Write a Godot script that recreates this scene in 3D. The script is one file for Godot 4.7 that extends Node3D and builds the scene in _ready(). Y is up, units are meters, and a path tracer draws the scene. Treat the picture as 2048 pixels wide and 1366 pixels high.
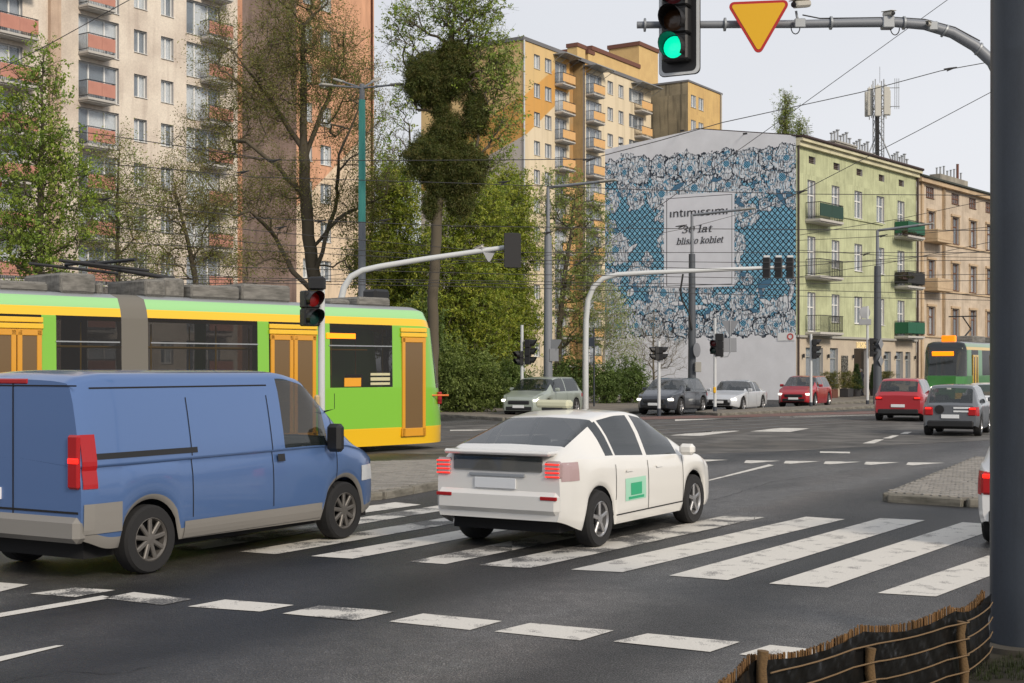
extends Node3D
# A tram crossing seen from the kerb: x to the right, y up, -z away from the camera. Distances in metres.
const FL := 2741.0     # focal length in pixels of the 2048 px wide photograph
const YH := 735.0      # row of the horizon
const CH := 2.0        # height of the camera above the road
var counts := {}
var mats := {}
var cache := {}
var rng := RandomNumberGenerator.new()

func _ready() -> void:
	rng.seed = 20240407
	setup_view()
	make_materials()
	build_ground()
	build_block_left()
	build_block_left_rear()
	build_block_yellow()
	build_block_rear()
	build_mural_house()
	build_beige_house()
	build_trees()
	build_tram_near()
	build_tram_far()
	build_traffic()
	build_poles()
	build_wires()
	build_small_things()

func setup_view() -> void:
	var cam := Camera3D.new()
	cam.name = "camera"
	cam.keep_aspect = Camera3D.KEEP_HEIGHT
	cam.set_frustum(2.0 * 0.1 * 683.0 / FL, Vector2(0.0, 0.1 * (YH - 683.0) / FL), 0.1, 900.0)
	cam.position = Vector3(0, CH, 0)
	add_child(cam)
	var env := Environment.new()
	var psm := ProceduralSkyMaterial.new()
	psm.sky_top_color = Color(0.73, 0.75, 0.79)
	psm.sky_horizon_color = Color(0.86, 0.865, 0.875)
	psm.sky_curve = 0.2
	psm.ground_bottom_color = Color(0.3, 0.3, 0.3)
	psm.ground_horizon_color = Color(0.6, 0.6, 0.6)
	psm.sky_energy_multiplier = 0.74
	psm.sky_cover = cloud_cover()
	psm.sky_cover_modulate = Color(1, 1, 1, 0.5)
	var sky := Sky.new()
	sky.sky_material = psm
	env.background_mode = Environment.BG_SKY
	env.sky = sky
	env.tonemap_mode = Environment.TONE_MAPPER_LINEAR
	env.tonemap_exposure = 1.85
	env.sdfgi_enabled = true
	env.ssao_enabled = true
	env.ssil_enabled = true
	var we := WorldEnvironment.new()
	we.name = "world_environment"
	we.environment = env
	add_child(we)
	var sun := DirectionalLight3D.new()
	sun.name = "sun"
	sun.light_color = Color(1.0, 0.95, 0.88)
	sun.light_energy = 0.5
	sun.light_angular_distance = 14.0
	sun.shadow_enabled = true
	add_child(sun)
	# veiled sun behind the camera's right shoulder
	sun.look_at_from_position(Vector3(50, 50, 70), Vector3.ZERO, Vector3.UP)

func cloud_cover() -> ImageTexture:
	var n := FastNoiseLite.new()
	n.seed = 5
	n.frequency = 0.006
	n.fractal_octaves = 4
	var w := 512
	var h := 256
	var im := Image.create(w, h, false, Image.FORMAT_RGBA8)
	for y in h:
		for x in w:
			var a := TAU * x / w
			var v := 0.5 + 0.6 * n.get_noise_3d(cos(a) * 110.0, sin(a) * 110.0, y * 2.2)
			im.set_pixel(x, y, Color(0.93, 0.935, 0.95, clampf(v, 0.0, 1.0) * 0.5))
	return ImageTexture.create_from_image(im)

# ---------------------------------------------------------------- placing
func P(u: float, v: float, d: float) -> Vector3:
	return Vector3((u - 1024.0) / FL * d, CH + (YH - v) / FL * d, -d)
func G(u: float, v: float) -> Vector3:
	var d := CH * FL / (v - YH)
	return Vector3((u - 1024.0) / FL * d, 0, -d)
func X(u: float, d: float) -> float:
	return (u - 1024.0) / FL * d
func HT(v: float, d: float) -> float:
	return CH + (YH - v) / FL * d

# ---------------------------------------------------------------- mesh builder
class MB:
	var v := PackedVector3Array()
	var n := PackedVector3Array()
	var t := PackedVector2Array()
	var c := PackedColorArray()
	var i := PackedInt32Array()
	var col := Color(1, 1, 1)
	func vert(p: Vector3, nn: Vector3, uv := Vector2.ZERO) -> int:
		v.append(p); n.append(nn); t.append(uv); c.append(col)
		return v.size() - 1
	# corners counter-clockwise as seen from outside
	func quad(a: Vector3, b: Vector3, cc: Vector3, d: Vector3, ua := Vector2(0, 1), ub := Vector2(1, 1), uc := Vector2(1, 0), ud := Vector2(0, 0)) -> void:
		var nn := (b - a).cross(d - a)
		if nn.length_squared() < 1e-14:
			nn = (cc - a).cross(d - a)
		nn = nn.normalized()
		var k := v.size()
		vert(a, nn, ua); vert(b, nn, ub); vert(cc, nn, uc); vert(d, nn, ud)
		i.append_array([k, k + 2, k + 1, k, k + 3, k + 2])
	func tri(a: Vector3, b: Vector3, cc: Vector3) -> void:
		var nn := (b - a).cross(cc - a).normalized()
		var k := v.size()
		vert(a, nn, Vector2(a.x, a.z)); vert(b, nn, Vector2(b.x, b.z)); vert(cc, nn, Vector2(cc.x, cc.z))
		i.append_array([k, k + 2, k + 1])
	func box(at: Vector3, size: Vector3, bs := Basis.IDENTITY) -> void:
		var x := bs.x * size.x * 0.5
		var y := bs.y * size.y * 0.5
		var z := bs.z * size.z * 0.5
		var s := size
		for f in [[x, y, z, s.x, s.y], [-x, y, -z, s.x, s.y], [z, y, -x, s.z, s.y], [-z, y, x, s.z, s.y], [x, -z, y, s.x, s.z], [x, z, -y, s.x, s.z]]:
			var a: Vector3 = f[0]
			var b: Vector3 = f[1]
			var o: Vector3 = at + f[2]
			quad(o - a - b, o + a - b, o + a + b, o - a + b, Vector2(0, f[4]), Vector2(f[3], f[4]), Vector2(f[3], 0), Vector2(0, 0))
	# box with chamfered edges
	func bbox(at: Vector3, size: Vector3, r: float, bs := Basis.IDENTITY) -> void:
		var h := size * 0.5
		var q := Vector3(h.x - r, h.y - r, h.z - r)
		var ax := [Vector3.RIGHT, Vector3.UP, Vector3.BACK]
		for a in 3:
			for s in [-1.0, 1.0]:
				var u: int = (a + 1) % 3
				var w: int = (a + 2) % 3
				var o: Vector3 = ax[a] * h[a] * s
				var e: Vector3 = ax[u] * q[u] * s
				var g: Vector3 = ax[w] * q[w]
				quad(at + bs * (o - e - g), at + bs * (o + e - g), at + bs * (o + e + g), at + bs * (o - e + g))
		for a in 3:
			var u: int = (a + 1) % 3
			var w: int = (a + 2) % 3
			for s in [-1.0, 1.0]:
				for s2 in [-1.0, 1.0]:
					var p1: Vector3 = ax[u] * h[u] * s + ax[w] * q[w] * s2
					var p2: Vector3 = ax[u] * q[u] * s + ax[w] * h[w] * s2
					var e: Vector3 = ax[a] * q[a] * s * s2
					quad(at + bs * (p1 - e), at + bs * (p1 + e), at + bs * (p2 + e), at + bs * (p2 - e))
		for sx in [-1.0, 1.0]:
			for sy in [-1.0, 1.0]:
				for sz in [-1.0, 1.0]:
					var a := Vector3(h.x * sx, q.y * sy, q.z * sz)
					var b := Vector3(q.x * sx, h.y * sy, q.z * sz)
					var cc := Vector3(q.x * sx, q.y * sy, h.z * sz)
					if sx * sy * sz > 0:
						tri(at + bs * a, at + bs * b, at + bs * cc)
					else:
						tri(at + bs * a, at + bs * cc, at + bs * b)
	func tube(pts: Array, rad: Array, sides := 8, cap := true) -> void:
		var m := pts.size()
		if m < 2:
			return
		var side := Vector3.ZERO
		var rings := []
		for k in m:
			var dir: Vector3 = (pts[min(k + 1, m - 1)] - pts[max(k - 1, 0)]).normalized()
			if k == 0:
				side = dir.cross(Vector3.UP if absf(dir.y) < 0.9 else Vector3.RIGHT).normalized()
			else:
				side = (side - dir * side.dot(dir)).normalized()
			var up := dir.cross(side)
			var r: float = rad[min(k, rad.size() - 1)]
			var ring := []
			for s in sides:
				var a := TAU * s / sides
				var nn := side * cos(a) + up * sin(a)
				ring.append(vert(pts[k] + nn * r, nn, Vector2(float(s) / sides, k)))
			rings.append(ring)
			if cap and (k == 0 or k == m - 1):
				var cn := -dir if k == 0 else dir
				var ce := vert(pts[k], cn)
				var rr := []
				for s in sides:
					rr.append(vert(v[ring[s]], cn))
				for s in sides:
					if k == 0:
						i.append_array([ce, rr[s], rr[(s + 1) % sides]])
					else:
						i.append_array([ce, rr[(s + 1) % sides], rr[s]])
		for k in m - 1:
			for s in sides:
				var s2 := (s + 1) % sides
				i.append_array([rings[k][s], rings[k + 1][s2], rings[k][s2], rings[k][s], rings[k + 1][s], rings[k + 1][s2]])
	func bar(a: Vector3, b: Vector3, r: float, sides := 6) -> void:
		tube([a, b], [r], sides)
	# profile of (radius, offset) turned round an axis
	func lathe(at: Vector3, axis: Vector3, prof: Array, sides := 20) -> void:
		var side := axis.cross(Vector3.UP if absf(axis.y) < 0.9 else Vector3.RIGHT).normalized()
		var up := axis.cross(side)
		var m := prof.size()
		for k in m - 1:
			var p: Vector2 = prof[k]
			var q: Vector2 = prof[k + 1]
			var nd := Vector2(q.y - p.y, p.x - q.x).normalized()
			var base := v.size()
			for s in sides + 1:
				var a := TAU * s / sides
				var rd := side * cos(a) + up * sin(a)
				var nn := (rd * nd.x + axis * nd.y).normalized()
				vert(at + rd * p.x + axis * p.y, nn)
				vert(at + rd * q.x + axis * q.y, nn)
			for s in sides:
				var b := base + s * 2
				i.append_array([b, b + 1, b + 3, b, b + 3, b + 2])
	# flat polygon (counter-clockwise seen along -nn) pushed out by depth along nn
	func slab(poly: Array, nn: Vector3, depth: float) -> void:
		var m := poly.size()
		var xa: Vector3 = (poly[1] - poly[0]).normalized()
		var ya := nn.cross(xa)
		var flat := PackedVector2Array()
		for p in poly:
			flat.append(Vector2((p - poly[0]).dot(xa), (p - poly[0]).dot(ya)))
		var tr := Geometry2D.triangulate_polygon(flat)
		for side in [1.0, 0.0]:
			var k := v.size()
			for q in m:
				vert(poly[q] + nn * depth * side, nn if side > 0.5 else -nn, flat[q])
			for q in range(0, tr.size(), 3):
				var a := tr[q]
				var b := tr[q + 1]
				var cc := tr[q + 2]
				var ccw := (flat[b] - flat[a]).cross(flat[cc] - flat[a]) > 0
				if ccw == (side > 0.5):
					i.append_array([k + a, k + cc, k + b])
				else:
					i.append_array([k + a, k + b, k + cc])
		for q in m:
			var a: Vector3 = poly[q]
			var b: Vector3 = poly[(q + 1) % m]
			quad(a, b, b + nn * depth, a + nn * depth)
	func mesh() -> ArrayMesh:
		var am := ArrayMesh.new()
		if v.is_empty():
			return am
		var arr := []
		arr.resize(Mesh.ARRAY_MAX)
		arr[Mesh.ARRAY_VERTEX] = v
		arr[Mesh.ARRAY_NORMAL] = n
		arr[Mesh.ARRAY_TEX_UV] = t
		arr[Mesh.ARRAY_COLOR] = c
		arr[Mesh.ARRAY_INDEX] = i
		am.add_surface_from_arrays(Mesh.PRIMITIVE_TRIANGLES, arr)
		return am

# ---------------------------------------------------------------- nodes
func numbered(called: String, parent: Node) -> String:
	var key := str(parent.get_instance_id()) + called
	var k: int = counts.get(key, 0)
	counts[key] = k + 1
	return called if k == 0 else "%s_%03d" % [called, k]

func tag(o: Node, label: String, category: String, group := "") -> void:
	o.set_meta("label", label)
	o.set_meta("category", category)
	if group != "":
		o.set_meta("group", group)

func thing(called: String, label: String, category: String, at := Vector3.ZERO, turn := 0.0, group := "") -> Node3D:
	var o := Node3D.new()
	o.name = numbered(called, self)
	add_child(o)
	o.position = at
	o.rotation.y = turn
	tag(o, label, category, group)
	return o

func obj(called: String, m: Mesh, material: Material, parent: Node = self, at := Vector3.ZERO, turn := 0.0) -> MeshInstance3D:
	var o := MeshInstance3D.new()
	o.name = numbered(called, parent)
	o.mesh = m
	o.material_override = material
	o.cast_shadow = GeometryInstance3D.SHADOW_CASTING_SETTING_ON
	parent.add_child(o)
	o.position = at
	o.rotation.y = turn
	return o

func part(called: String, mb: MB, material: Material, parent: Node = self) -> MeshInstance3D:
	return obj(called, mb.mesh(), material, parent)

func setting(o: Node) -> Node:
	o.set_meta("kind", "structure")
	return o

func scatter(called: String, m: Mesh, material: Material, parent: Node, xf: Array, cols: Array = []) -> MultiMeshInstance3D:
	var mm := MultiMesh.new()
	mm.transform_format = MultiMesh.TRANSFORM_3D
	mm.use_colors = not cols.is_empty()
	mm.mesh = m
	mm.instance_count = xf.size()
	for k in xf.size():
		mm.set_instance_transform(k, xf[k])
		if not cols.is_empty():
			mm.set_instance_color(k, cols[k])
	var o := MultiMeshInstance3D.new()
	o.name = numbered(called, parent)
	o.multimesh = mm
	o.material_override = material
	parent.add_child(o)
	o.set_meta("kind", "stuff")
	return o

# ---------------------------------------------------------------- materials
func paint(key: String, c: Color, rough := 0.7, metal := 0.0) -> StandardMaterial3D:
	if mats.has(key):
		return mats[key]
	var m := StandardMaterial3D.new()
	m.albedo_color = c
	m.roughness = rough
	m.metallic = metal
	mats[key] = m
	return m

func car_paint(key: String, c: Color, metal := 0.0) -> StandardMaterial3D:
	var m := paint(key, c, 0.32, metal)
	m.clearcoat_enabled = true
	m.clearcoat = 0.8
	m.clearcoat_roughness = 0.06
	return m

func glow(key: String, c: Color, power: float) -> StandardMaterial3D:
	var m := paint(key, c, 0.3)
	m.emission_enabled = true
	m.emission = c
	m.emission_energy_multiplier = power
	return m

func L(r: float, g: float, b: float) -> Color:
	return Color(r, g, b).linear_to_srgb()

func tex(w: int, h: int, f: Callable) -> ImageTexture:
	var data := PackedByteArray()
	data.resize(w * h * 3)
	var k := 0
	for y in h:
		for x in w:
			var c: Color = f.call(x, y)
			data[k] = int(clampf(c.r, 0, 1) * 255.0)
			data[k + 1] = int(clampf(c.g, 0, 1) * 255.0)
			data[k + 2] = int(clampf(c.b, 0, 1) * 255.0)
			k += 3
	var im := Image.create_from_data(w, h, false, Image.FORMAT_RGB8, data)
	return ImageTexture.create_from_image(im)

# render: weathered plaster. One texture spans `span` metres.
func plaster(key: String, base: Color, dirt: Color, amount: float, streak: float, span := 9.0) -> StandardMaterial3D:
	if mats.has(key):
		return mats[key]
	var n := FastNoiseLite.new()
	n.seed = key.hash() % 1000
	n.frequency = 0.012
	n.fractal_octaves = 4
	var r := RandomNumberGenerator.new()
	r.seed = key.hash()
	var f := func(x: int, y: int) -> Color:
		var a := clampf(0.35 + 0.9 * n.get_noise_2d(x, y), 0, 1) * amount
		var s := clampf(n.get_noise_2d(x * 7.0 + 900.0, y * 0.45) * 1.7 - 0.1, 0, 1) * streak
		var g := 1.0 + (r.randf() - 0.5) * 0.09
		return base.lerp(dirt, clampf(a + s, 0, 1)) * g
	var m := StandardMaterial3D.new()
	m.albedo_texture = tex(320, 320, f)
	m.uv1_scale = Vector3(1.0 / span, 1.0 / span, 1)
	m.roughness = 0.92
	mats[key] = m
	return m

func make_materials() -> void:
	paint("white_frame", L(0.72, 0.72, 0.7), 0.5)
	paint("brown_frame", L(0.16, 0.07, 0.035), 0.55)
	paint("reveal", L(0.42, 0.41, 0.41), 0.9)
	paint("curtain_white", L(0.74, 0.74, 0.72), 0.9)
	paint("curtain_grey", L(0.33, 0.33, 0.34), 0.9)
	paint("room_wall", L(0.34, 0.32, 0.29), 0.9)
	var g := paint("pane", Color(0.72, 0.78, 0.84, 0.2), 0.04)
	g.transparency = BaseMaterial3D.TRANSPARENCY_ALPHA
	g.metallic_specular = 0.8
	var cg := paint("car_glass", Color(0.10, 0.13, 0.13, 0.62), 0.04)
	cg.transparency = BaseMaterial3D.TRANSPARENCY_ALPHA
	cg.metallic_specular = 0.7
	paint("cabin", L(0.045, 0.045, 0.048), 0.85)
	paint("seat_cloth", L(0.07, 0.07, 0.075), 0.9)
	var tg := paint("tram_glass", Color(0.09, 0.075, 0.06, 0.72), 0.05)
	tg.transparency = BaseMaterial3D.TRANSPARENCY_ALPHA
	tg.metallic_specular = 0.4
	var tg2 := paint("tram_glass_far", Color(0.07, 0.075, 0.07, 0.93), 0.12)
	tg2.transparency = BaseMaterial3D.TRANSPARENCY_ALPHA
	tg2.metallic_specular = 0.25
	paint("concrete", L(0.36, 0.35, 0.32), 0.9)
	paint("slab", L(0.47, 0.45, 0.42), 0.9)
	paint("iron", L(0.02, 0.02, 0.022), 0.6)
	paint("galvanised", L(0.33, 0.35, 0.37), 0.5, 0.35)
	paint("pole_grey", L(0.2, 0.215, 0.24), 0.5, 0.1)
	paint("pole_dark", L(0.035, 0.042, 0.055), 0.5)
	paint("pole_white", L(0.55, 0.57, 0.58), 0.5)
	paint("turquoise", L(0.08, 0.4, 0.34), 0.5)
	paint("black_plastic", L(0.012, 0.012, 0.013), 0.45)
	paint("rubber", L(0.015, 0.015, 0.016), 0.85)
	paint("underbody", L(0.008, 0.008, 0.009), 0.9)
	paint("alloy", L(0.42, 0.42, 0.43), 0.3, 0.7)
	paint("plate", L(0.68, 0.7, 0.72), 0.5)
	paint("sign_back", L(0.27, 0.28, 0.3), 0.5, 0.4)
	paint("bark", L(0.10, 0.083, 0.058), 0.95)
	paint("bark_pale", L(0.17, 0.15, 0.11), 0.95)
	paint("birch", L(0.5, 0.45, 0.38), 0.9)
	paint("wire", L(0.03, 0.03, 0.032), 0.6)
	var lf := paint("leaf", Color(1, 1, 1), 0.6)
	lf.vertex_color_use_as_albedo = true
	lf.backlight_enabled = true
	lf.backlight = Color(0.75, 0.8, 0.3)
	lf.cull_mode = BaseMaterial3D.CULL_DISABLED
	var vc := paint("tinted", Color(1, 1, 1), 0.9)
	vc.vertex_color_use_as_albedo = true
	glow("lamp_red", Color(1.0, 0.08, 0.05), 0.9)
	glow("tail_lit", Color(1.0, 0.13, 0.08), 0.8)
	paint("tail_red", L(0.36, 0.012, 0.015), 0.15)
	glow("headlamp", Color(1.0, 0.98, 0.92), 1.1)
	paint("lens_clear", L(0.6, 0.62, 0.64), 0.1)
	glow("amber_display", Color(1.0, 0.5, 0.05), 1.0)

# ================================================================ ground
func flat_poly(pts: Array, y: float, scale := 1.0) -> MB:
	var mb := MB.new()
	var flat := PackedVector2Array()
	for p in pts:
		flat.append(Vector2(p.x, p.z))
	var tr := Geometry2D.triangulate_polygon(flat)
	for p in pts:
		mb.vert(Vector3(p.x, y, p.z), Vector3.UP, Vector2(p.x, p.z) * scale)
	for q in range(0, tr.size(), 3):
		var a := tr[q]
		var b := tr[q + 1]
		var c := tr[q + 2]
		if (flat[b] - flat[a]).cross(flat[c] - flat[a]) < 0:
			mb.i.append_array([a, c, b])
		else:
			mb.i.append_array([a, b, c])
	return mb

func asphalt() -> StandardMaterial3D:
	var n := FastNoiseLite.new()
	n.seed = 11
	n.frequency = 0.02
	n.fractal_octaves = 3
	var r := RandomNumberGenerator.new()
	r.seed = 77
	var w := 768
	var hgt := PackedByteArray()
	hgt.resize(w * w)
	var cnt := [0]
	var f := func(x: int, y: int) -> Color:
		var grit := r.randf()
		var v := 0.335 + 0.22 * (grit - 0.5) + 0.05 * n.get_noise_2d(x, y)
		if grit > 0.965:
			v += 0.16
		hgt[cnt[0]] = int(255.0 * grit)
		cnt[0] += 1
		return Color(v * 1.01, v * 0.995, v * 0.985)
	var t := tex(w, w, f)
	var hi := Image.create_from_data(w, w, false, Image.FORMAT_L8, hgt)
	hi.convert(Image.FORMAT_RGBA8)
	hi.bump_map_to_normal_map(1.6)
	var m := StandardMaterial3D.new()
	m.albedo_texture = t
	m.normal_enabled = true
	m.normal_texture = ImageTexture.create_from_image(hi)
	m.normal_scale = 0.9
	m.uv1_scale = Vector3(1.0 / 5.0, 1.0 / 5.0, 1)
	m.roughness = 0.55
	m.vertex_color_use_as_albedo = true
	mats["asphalt"] = m
	return m

func kerb_run(parent: Node, a: Vector3, b: Vector3, m: Material, stone := 1.0, h := 0.13, w := 0.2) -> void:
	var d := b - a
	var nst := int(max(1.0, round(d.length() / stone)))
	var dir := d.normalized()
	var bs := Basis(Vector3.UP, atan2(-dir.z, dir.x))
	var lm := MB.new()
	lm.bbox(Vector3.ZERO, Vector3(d.length() / nst - 0.025, h + 0.1, w), 0.022)
	var mesh := lm.mesh()
	for k in nst:
		var o := obj("kerb_stone", mesh, m, parent)
		var at := a + d * ((k + 0.5) / nst)
		o.transform = Transform3D(bs * Basis(Vector3.UP, rng.randf_range(-0.01, 0.01)), Vector3(at.x, h * 0.5 - 0.05 + rng.randf_range(-0.008, 0.008), at.z))

func build_ground() -> void:
	# one sheet of asphalt to the horizon, finer near the camera
	var road := Node3D.new()
	road.name = "road"
	add_child(road)
	setting(road)
	var n := FastNoiseLite.new()
	n.seed = 3
	n.frequency = 0.11
	n.fractal_octaves = 3
	var n2 := FastNoiseLite.new()
	n2.seed = 9
	n2.frequency = 0.5
	n2.fractal_octaves = 2
	var xs := []
	var zs := []
	for k in range(-40, 101):
		xs.append(-14.0 + 0.4 * (k + 40))
	for k in 141:
		zs.append(6.0 + 0.4 * k)
	xs = [-600.0, -200.0, -80.0, -50.0, -32.0, -22.0] + xs.slice(0, 121) + [44.0, 60.0, 90.0, 200.0, 600.0]
	zs = [-60.0, -10.0, 3.0] + zs + [66.0, 75.0, 90.0, 110.0, 150.0, 250.0, 850.0]
	var mb := MB.new()
	var ang := deg_to_rad(30.0)
	for zi in zs.size():
		for xi in xs.size():
			var x: float = xs[xi]
			var d: float = zs[zi]
			var along := x * sin(ang) + d * cos(ang)
			var across := x * cos(ang) - d * sin(ang)
			# worn wheel tracks and old repairs follow the lanes
			var v := 0.62 + 0.85 * n.get_noise_2d(across * 3.0, along * 0.4) + 0.2 * n2.get_noise_2d(x, d)
			if n.get_noise_2d(across * 1.3 + 400.0, along * 0.35) > 0.16:
				v *= 0.66
			# two polished wheel tracks and an oily strip in every lane
			v *= 1.0 + (0.17 + 0.25 * n2.get_noise_2d(along * 0.3, 7.0)) * sin(across * TAU / 1.72 + 1.4 * n.get_noise_2d(along * 0.5, 90.0))
			var warm := clampf(n.get_noise_2d(across * 3.0 - 70.0, along * 0.5 + 30.0) * 1.6, 0.0, 1.0)
			mb.col = Color(v * (1.0 + 0.16 * warm), v * (1.0 + 0.07 * warm), v)
			mb.vert(Vector3(x, 0, -d), Vector3.UP, Vector2(x, d))
	var nx := xs.size()
	for zi in zs.size() - 1:
		for xi in nx - 1:
			var a := zi * nx + xi
			mb.i.append_array([a, a + nx, a + nx + 1, a, a + nx + 1, a + 1])
	part("asphalt", mb, asphalt(), road)
	# older, paler surface in the middle of the junction
	var old := plaster("old_surface", Color(0.40, 0.39, 0.375), Color(0.24, 0.235, 0.23), 1.1, 0.0, 7.0)
	var jp := [G(700, 905), G(1180, 915), G(1560, 903), G(1990, 880), G(1990, 846), G(1500, 838), G(1000, 846), G(560, 872)]
	part("junction_surface", flat_poly(jp, 0.003), old, road)
	var oldb := plaster("patch_surface", Color(0.35, 0.335, 0.315), Color(0.25, 0.245, 0.24), 1.0, 0.0, 4.0)
	for q in [[[930, 898], [1150, 903], [1290, 884], [1060, 879]], [[1380, 893], [1610, 899], [1700, 886], [1480, 880]], [[1250, 866], [1480, 868], [1530, 856], [1300, 855]]]:
		var pp := []
		for e in q:
			pp.append(G(e[0], e[1]))
		part("repair_patch", flat_poly(pp, 0.0045), oldb, road)
	# open cracks and sealed joints
	var tar := paint("tar", L(0.014, 0.014, 0.014), 0.7)
	var cr := RandomNumberGenerator.new()
	cr.seed = 12
	for q in [[[20, 1362], [120, 1345], [230, 1348], [330, 1330]], [[1430, 1000], [1540, 965], [1640, 950], [1720, 938]], [[1300, 1085], [1420, 1060], [1530, 1032]], [[1400, 845], [1440, 856], [1520, 868], [1600, 872]], [[1330, 905], [1500, 910], [1700, 898], [1900, 890]]]:
		var left := []
		var right := []
		for k in q.size() - 1:
			var a := G(q[k][0], q[k][1])
			var b := G(q[k + 1][0], q[k + 1][1])
			var nst := int(a.distance_to(b) / 0.18) + 2
			var sd := (b - a).cross(Vector3.UP).normalized()
			for s in nst:
				var p := a.lerp(b, float(s) / nst) + sd * cr.randf_range(-0.035, 0.035)
				var wd := cr.randf_range(0.002, 0.007)
				left.append(p + sd * wd)
				right.append(p - sd * wd)
		var cm := MB.new()
		for s in left.size() - 1:
			cm.quad(Vector3(right[s].x, 0.0062, right[s].z), Vector3(right[s + 1].x, 0.0062, right[s + 1].z), Vector3(left[s + 1].x, 0.0062, left[s + 1].z), Vector3(left[s].x, 0.0062, left[s].z))
		part("crack", cm, tar, road)
	# paint
	var r := RandomNumberGenerator.new()
	r.seed = 4
	var wn := FastNoiseLite.new()
	wn.seed = 21
	wn.frequency = 0.025
	wn.fractal_octaves = 4
	var pm := StandardMaterial3D.new()
	pm.albedo_texture = tex(512, 512, func(x: int, y: int) -> Color:
		var wv := clampf((wn.get_noise_2d(x * 0.6, y * 0.6) - 0.16) * 1.6, 0, 0.75)
		var g := r.randf()
		var c := Color(0.80, 0.785, 0.755) * (0.95 + 0.1 * g)
		if g < wv:
			c = Color(0.5, 0.49, 0.475)
		return c)
	pm.uv1_scale = Vector3(1.0 / 3.0, 1.0 / 3.0, 1)
	pm.roughness = 0.75
	mats["road_paint"] = pm
	# zebra stripes, each as four image corners on the ground: near-left, near-right, far-right, far-left
	var zebra := [
		[1755, 1187, 1872, 1194, 2070, 1118, 1975, 1112],
		[1538, 1168, 1655, 1176, 2015, 1051, 1925, 1045],
		[1338, 1152, 1455, 1161, 1850, 1041, 1760, 1037],
		[1142, 1140, 1245, 1145, 1690, 1039, 1612, 1034],
		[958, 1131, 1060, 1137, 1530, 1035, 1460, 1030],
		[818, 1124, 890, 1129, 1380, 1028, 1310, 1024],
		[622, 1113, 705, 1118, 1240, 1019, 1180, 1016],
		[480, 1104, 552, 1109, 1100, 1014, 1040, 1011],
		[330, 1096, 400, 1100, 965, 1009, 912, 1006],
		[190, 1088, 260, 1092, 842, 1010, 790, 1005]]
	# the stripes in the inner lanes are driven nearly bare in places
	var pw := StandardMaterial3D.new()
	pw.albedo_texture = tex(512, 512, func(x: int, y: int) -> Color:
		var wv := clampf((wn.get_noise_2d(x * 0.45 + 300.0, y * 0.45) + 0.12) * 2.2, 0, 0.93)
		var g := r.randf()
		return Color(0.78, 0.765, 0.735) * (0.95 + 0.1 * g) if g > wv else Color(0.36, 0.355, 0.35))
	pw.uv1_scale = Vector3(1.0 / 4.3, 1.0 / 4.3, 1)
	pw.roughness = 0.75
	var zi2 := 0
	for s in zebra:
		var q := [G(s[0], s[1]), G(s[2], s[3]), G(s[4], s[5]), G(s[6], s[7])]
		part("crossing_stripe", flat_poly(q, 0.005), pw if zi2 in [4, 5, 7, 8] else pm, road)
		zi2 += 1
	var dashes := [
		[-60, 1180, 0, 1184, 57, 1170, -10, 1165], [60, 1188, 150, 1195, 230, 1181, 150, 1176],
		[205, 1197, 325, 1211, 385, 1199, 268, 1185], [375, 1214, 520, 1224, 588, 1211, 450, 1200],
		[565, 1228, 712, 1242, 790, 1224, 640, 1212], [778, 1244, 940, 1261, 1004, 1243, 846, 1228],
		[988, 1264, 1160, 1282, 1228, 1262, 1060, 1247], [1226, 1284, 1420, 1305, 1480, 1285, 1295, 1268],
		[1478, 1310, 1660, 1330, 1720, 1309, 1540, 1291]]
	for s in dashes:
		var q := [G(s[0], s[1]), G(s[2], s[3]), G(s[4], s[5]), G(s[6], s[7])]
		part("line_dash", flat_poly(q, 0.005), pw if s[0] in [60, 565, 205] else pm, road)
	var lines := [
		[-40, 1234, -40, 1242, 228, 1196, 205, 1192], [-40, 1322, -40, 1334, 128, 1292, 112, 1292],
		[1395, 966, 1402, 966, 1548, 931, 1538, 929],
		[1725, 887, 1748, 887, 1768, 879, 1752, 879], [1765, 877, 1782, 877, 1798, 871, 1785, 871],
		[1800, 868, 1815, 868, 1824, 864, 1810, 864], [1640, 906, 1700, 907, 1700, 904, 1640, 903],
		[1340, 871, 1400, 872, 1480, 862, 1430, 861], [1500, 863, 1580, 864, 1620, 857, 1560, 856],
		[960, 872, 1120, 872, 1120, 869, 960, 869], [1350, 842, 1480, 840, 1480, 837, 1350, 839],
		[1560, 836, 1750, 831, 1750, 829, 1560, 833], [900, 862, 1010, 861, 1010, 859, 900, 860]]
	for s in lines:
		var q := [G(s[0], s[1]), G(s[2], s[3]), G(s[4], s[5]), G(s[6], s[7])]
		part("lane_line", flat_poly(q, 0.005), pm, road)
	# row of give-way triangles
	for s in [[1376, 1456, 919], [1488, 1560, 921], [1567, 1640, 922], [1647, 1722, 923], [1728, 1800, 924], [1812, 1890, 925]]:
		var q := [G(s[0], s[2] + 5), G(s[0] + 14, s[2] + 6), G(s[1], s[2] + 1), G(s[0] + 4, s[2])]
		part("give_way_tooth", flat_poly(q, 0.005), pm, road)
	# red cycle crossing and patches of repair
	var red := plaster("red_asphalt", Color(0.46, 0.33, 0.30), Color(0.36, 0.32, 0.31), 0.8, 0.0, 4.0)
	part("cycle_crossing", flat_poly([G(1240, 841), G(1980, 822), G(1980, 817), G(1240, 835)], 0.009), red, road)
	# tram track: pale concrete bed with grooved rails
	var bed := plaster("track_bed", Color(0.36, 0.345, 0.33), Color(0.27, 0.262, 0.255), 0.9, 0.0, 5.0)
	var ta := deg_to_rad(43.0)
	var fwd := Vector3(sin(ta), 0, -cos(ta))
	var rgt := Vector3(cos(ta), 0, sin(ta))
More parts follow.
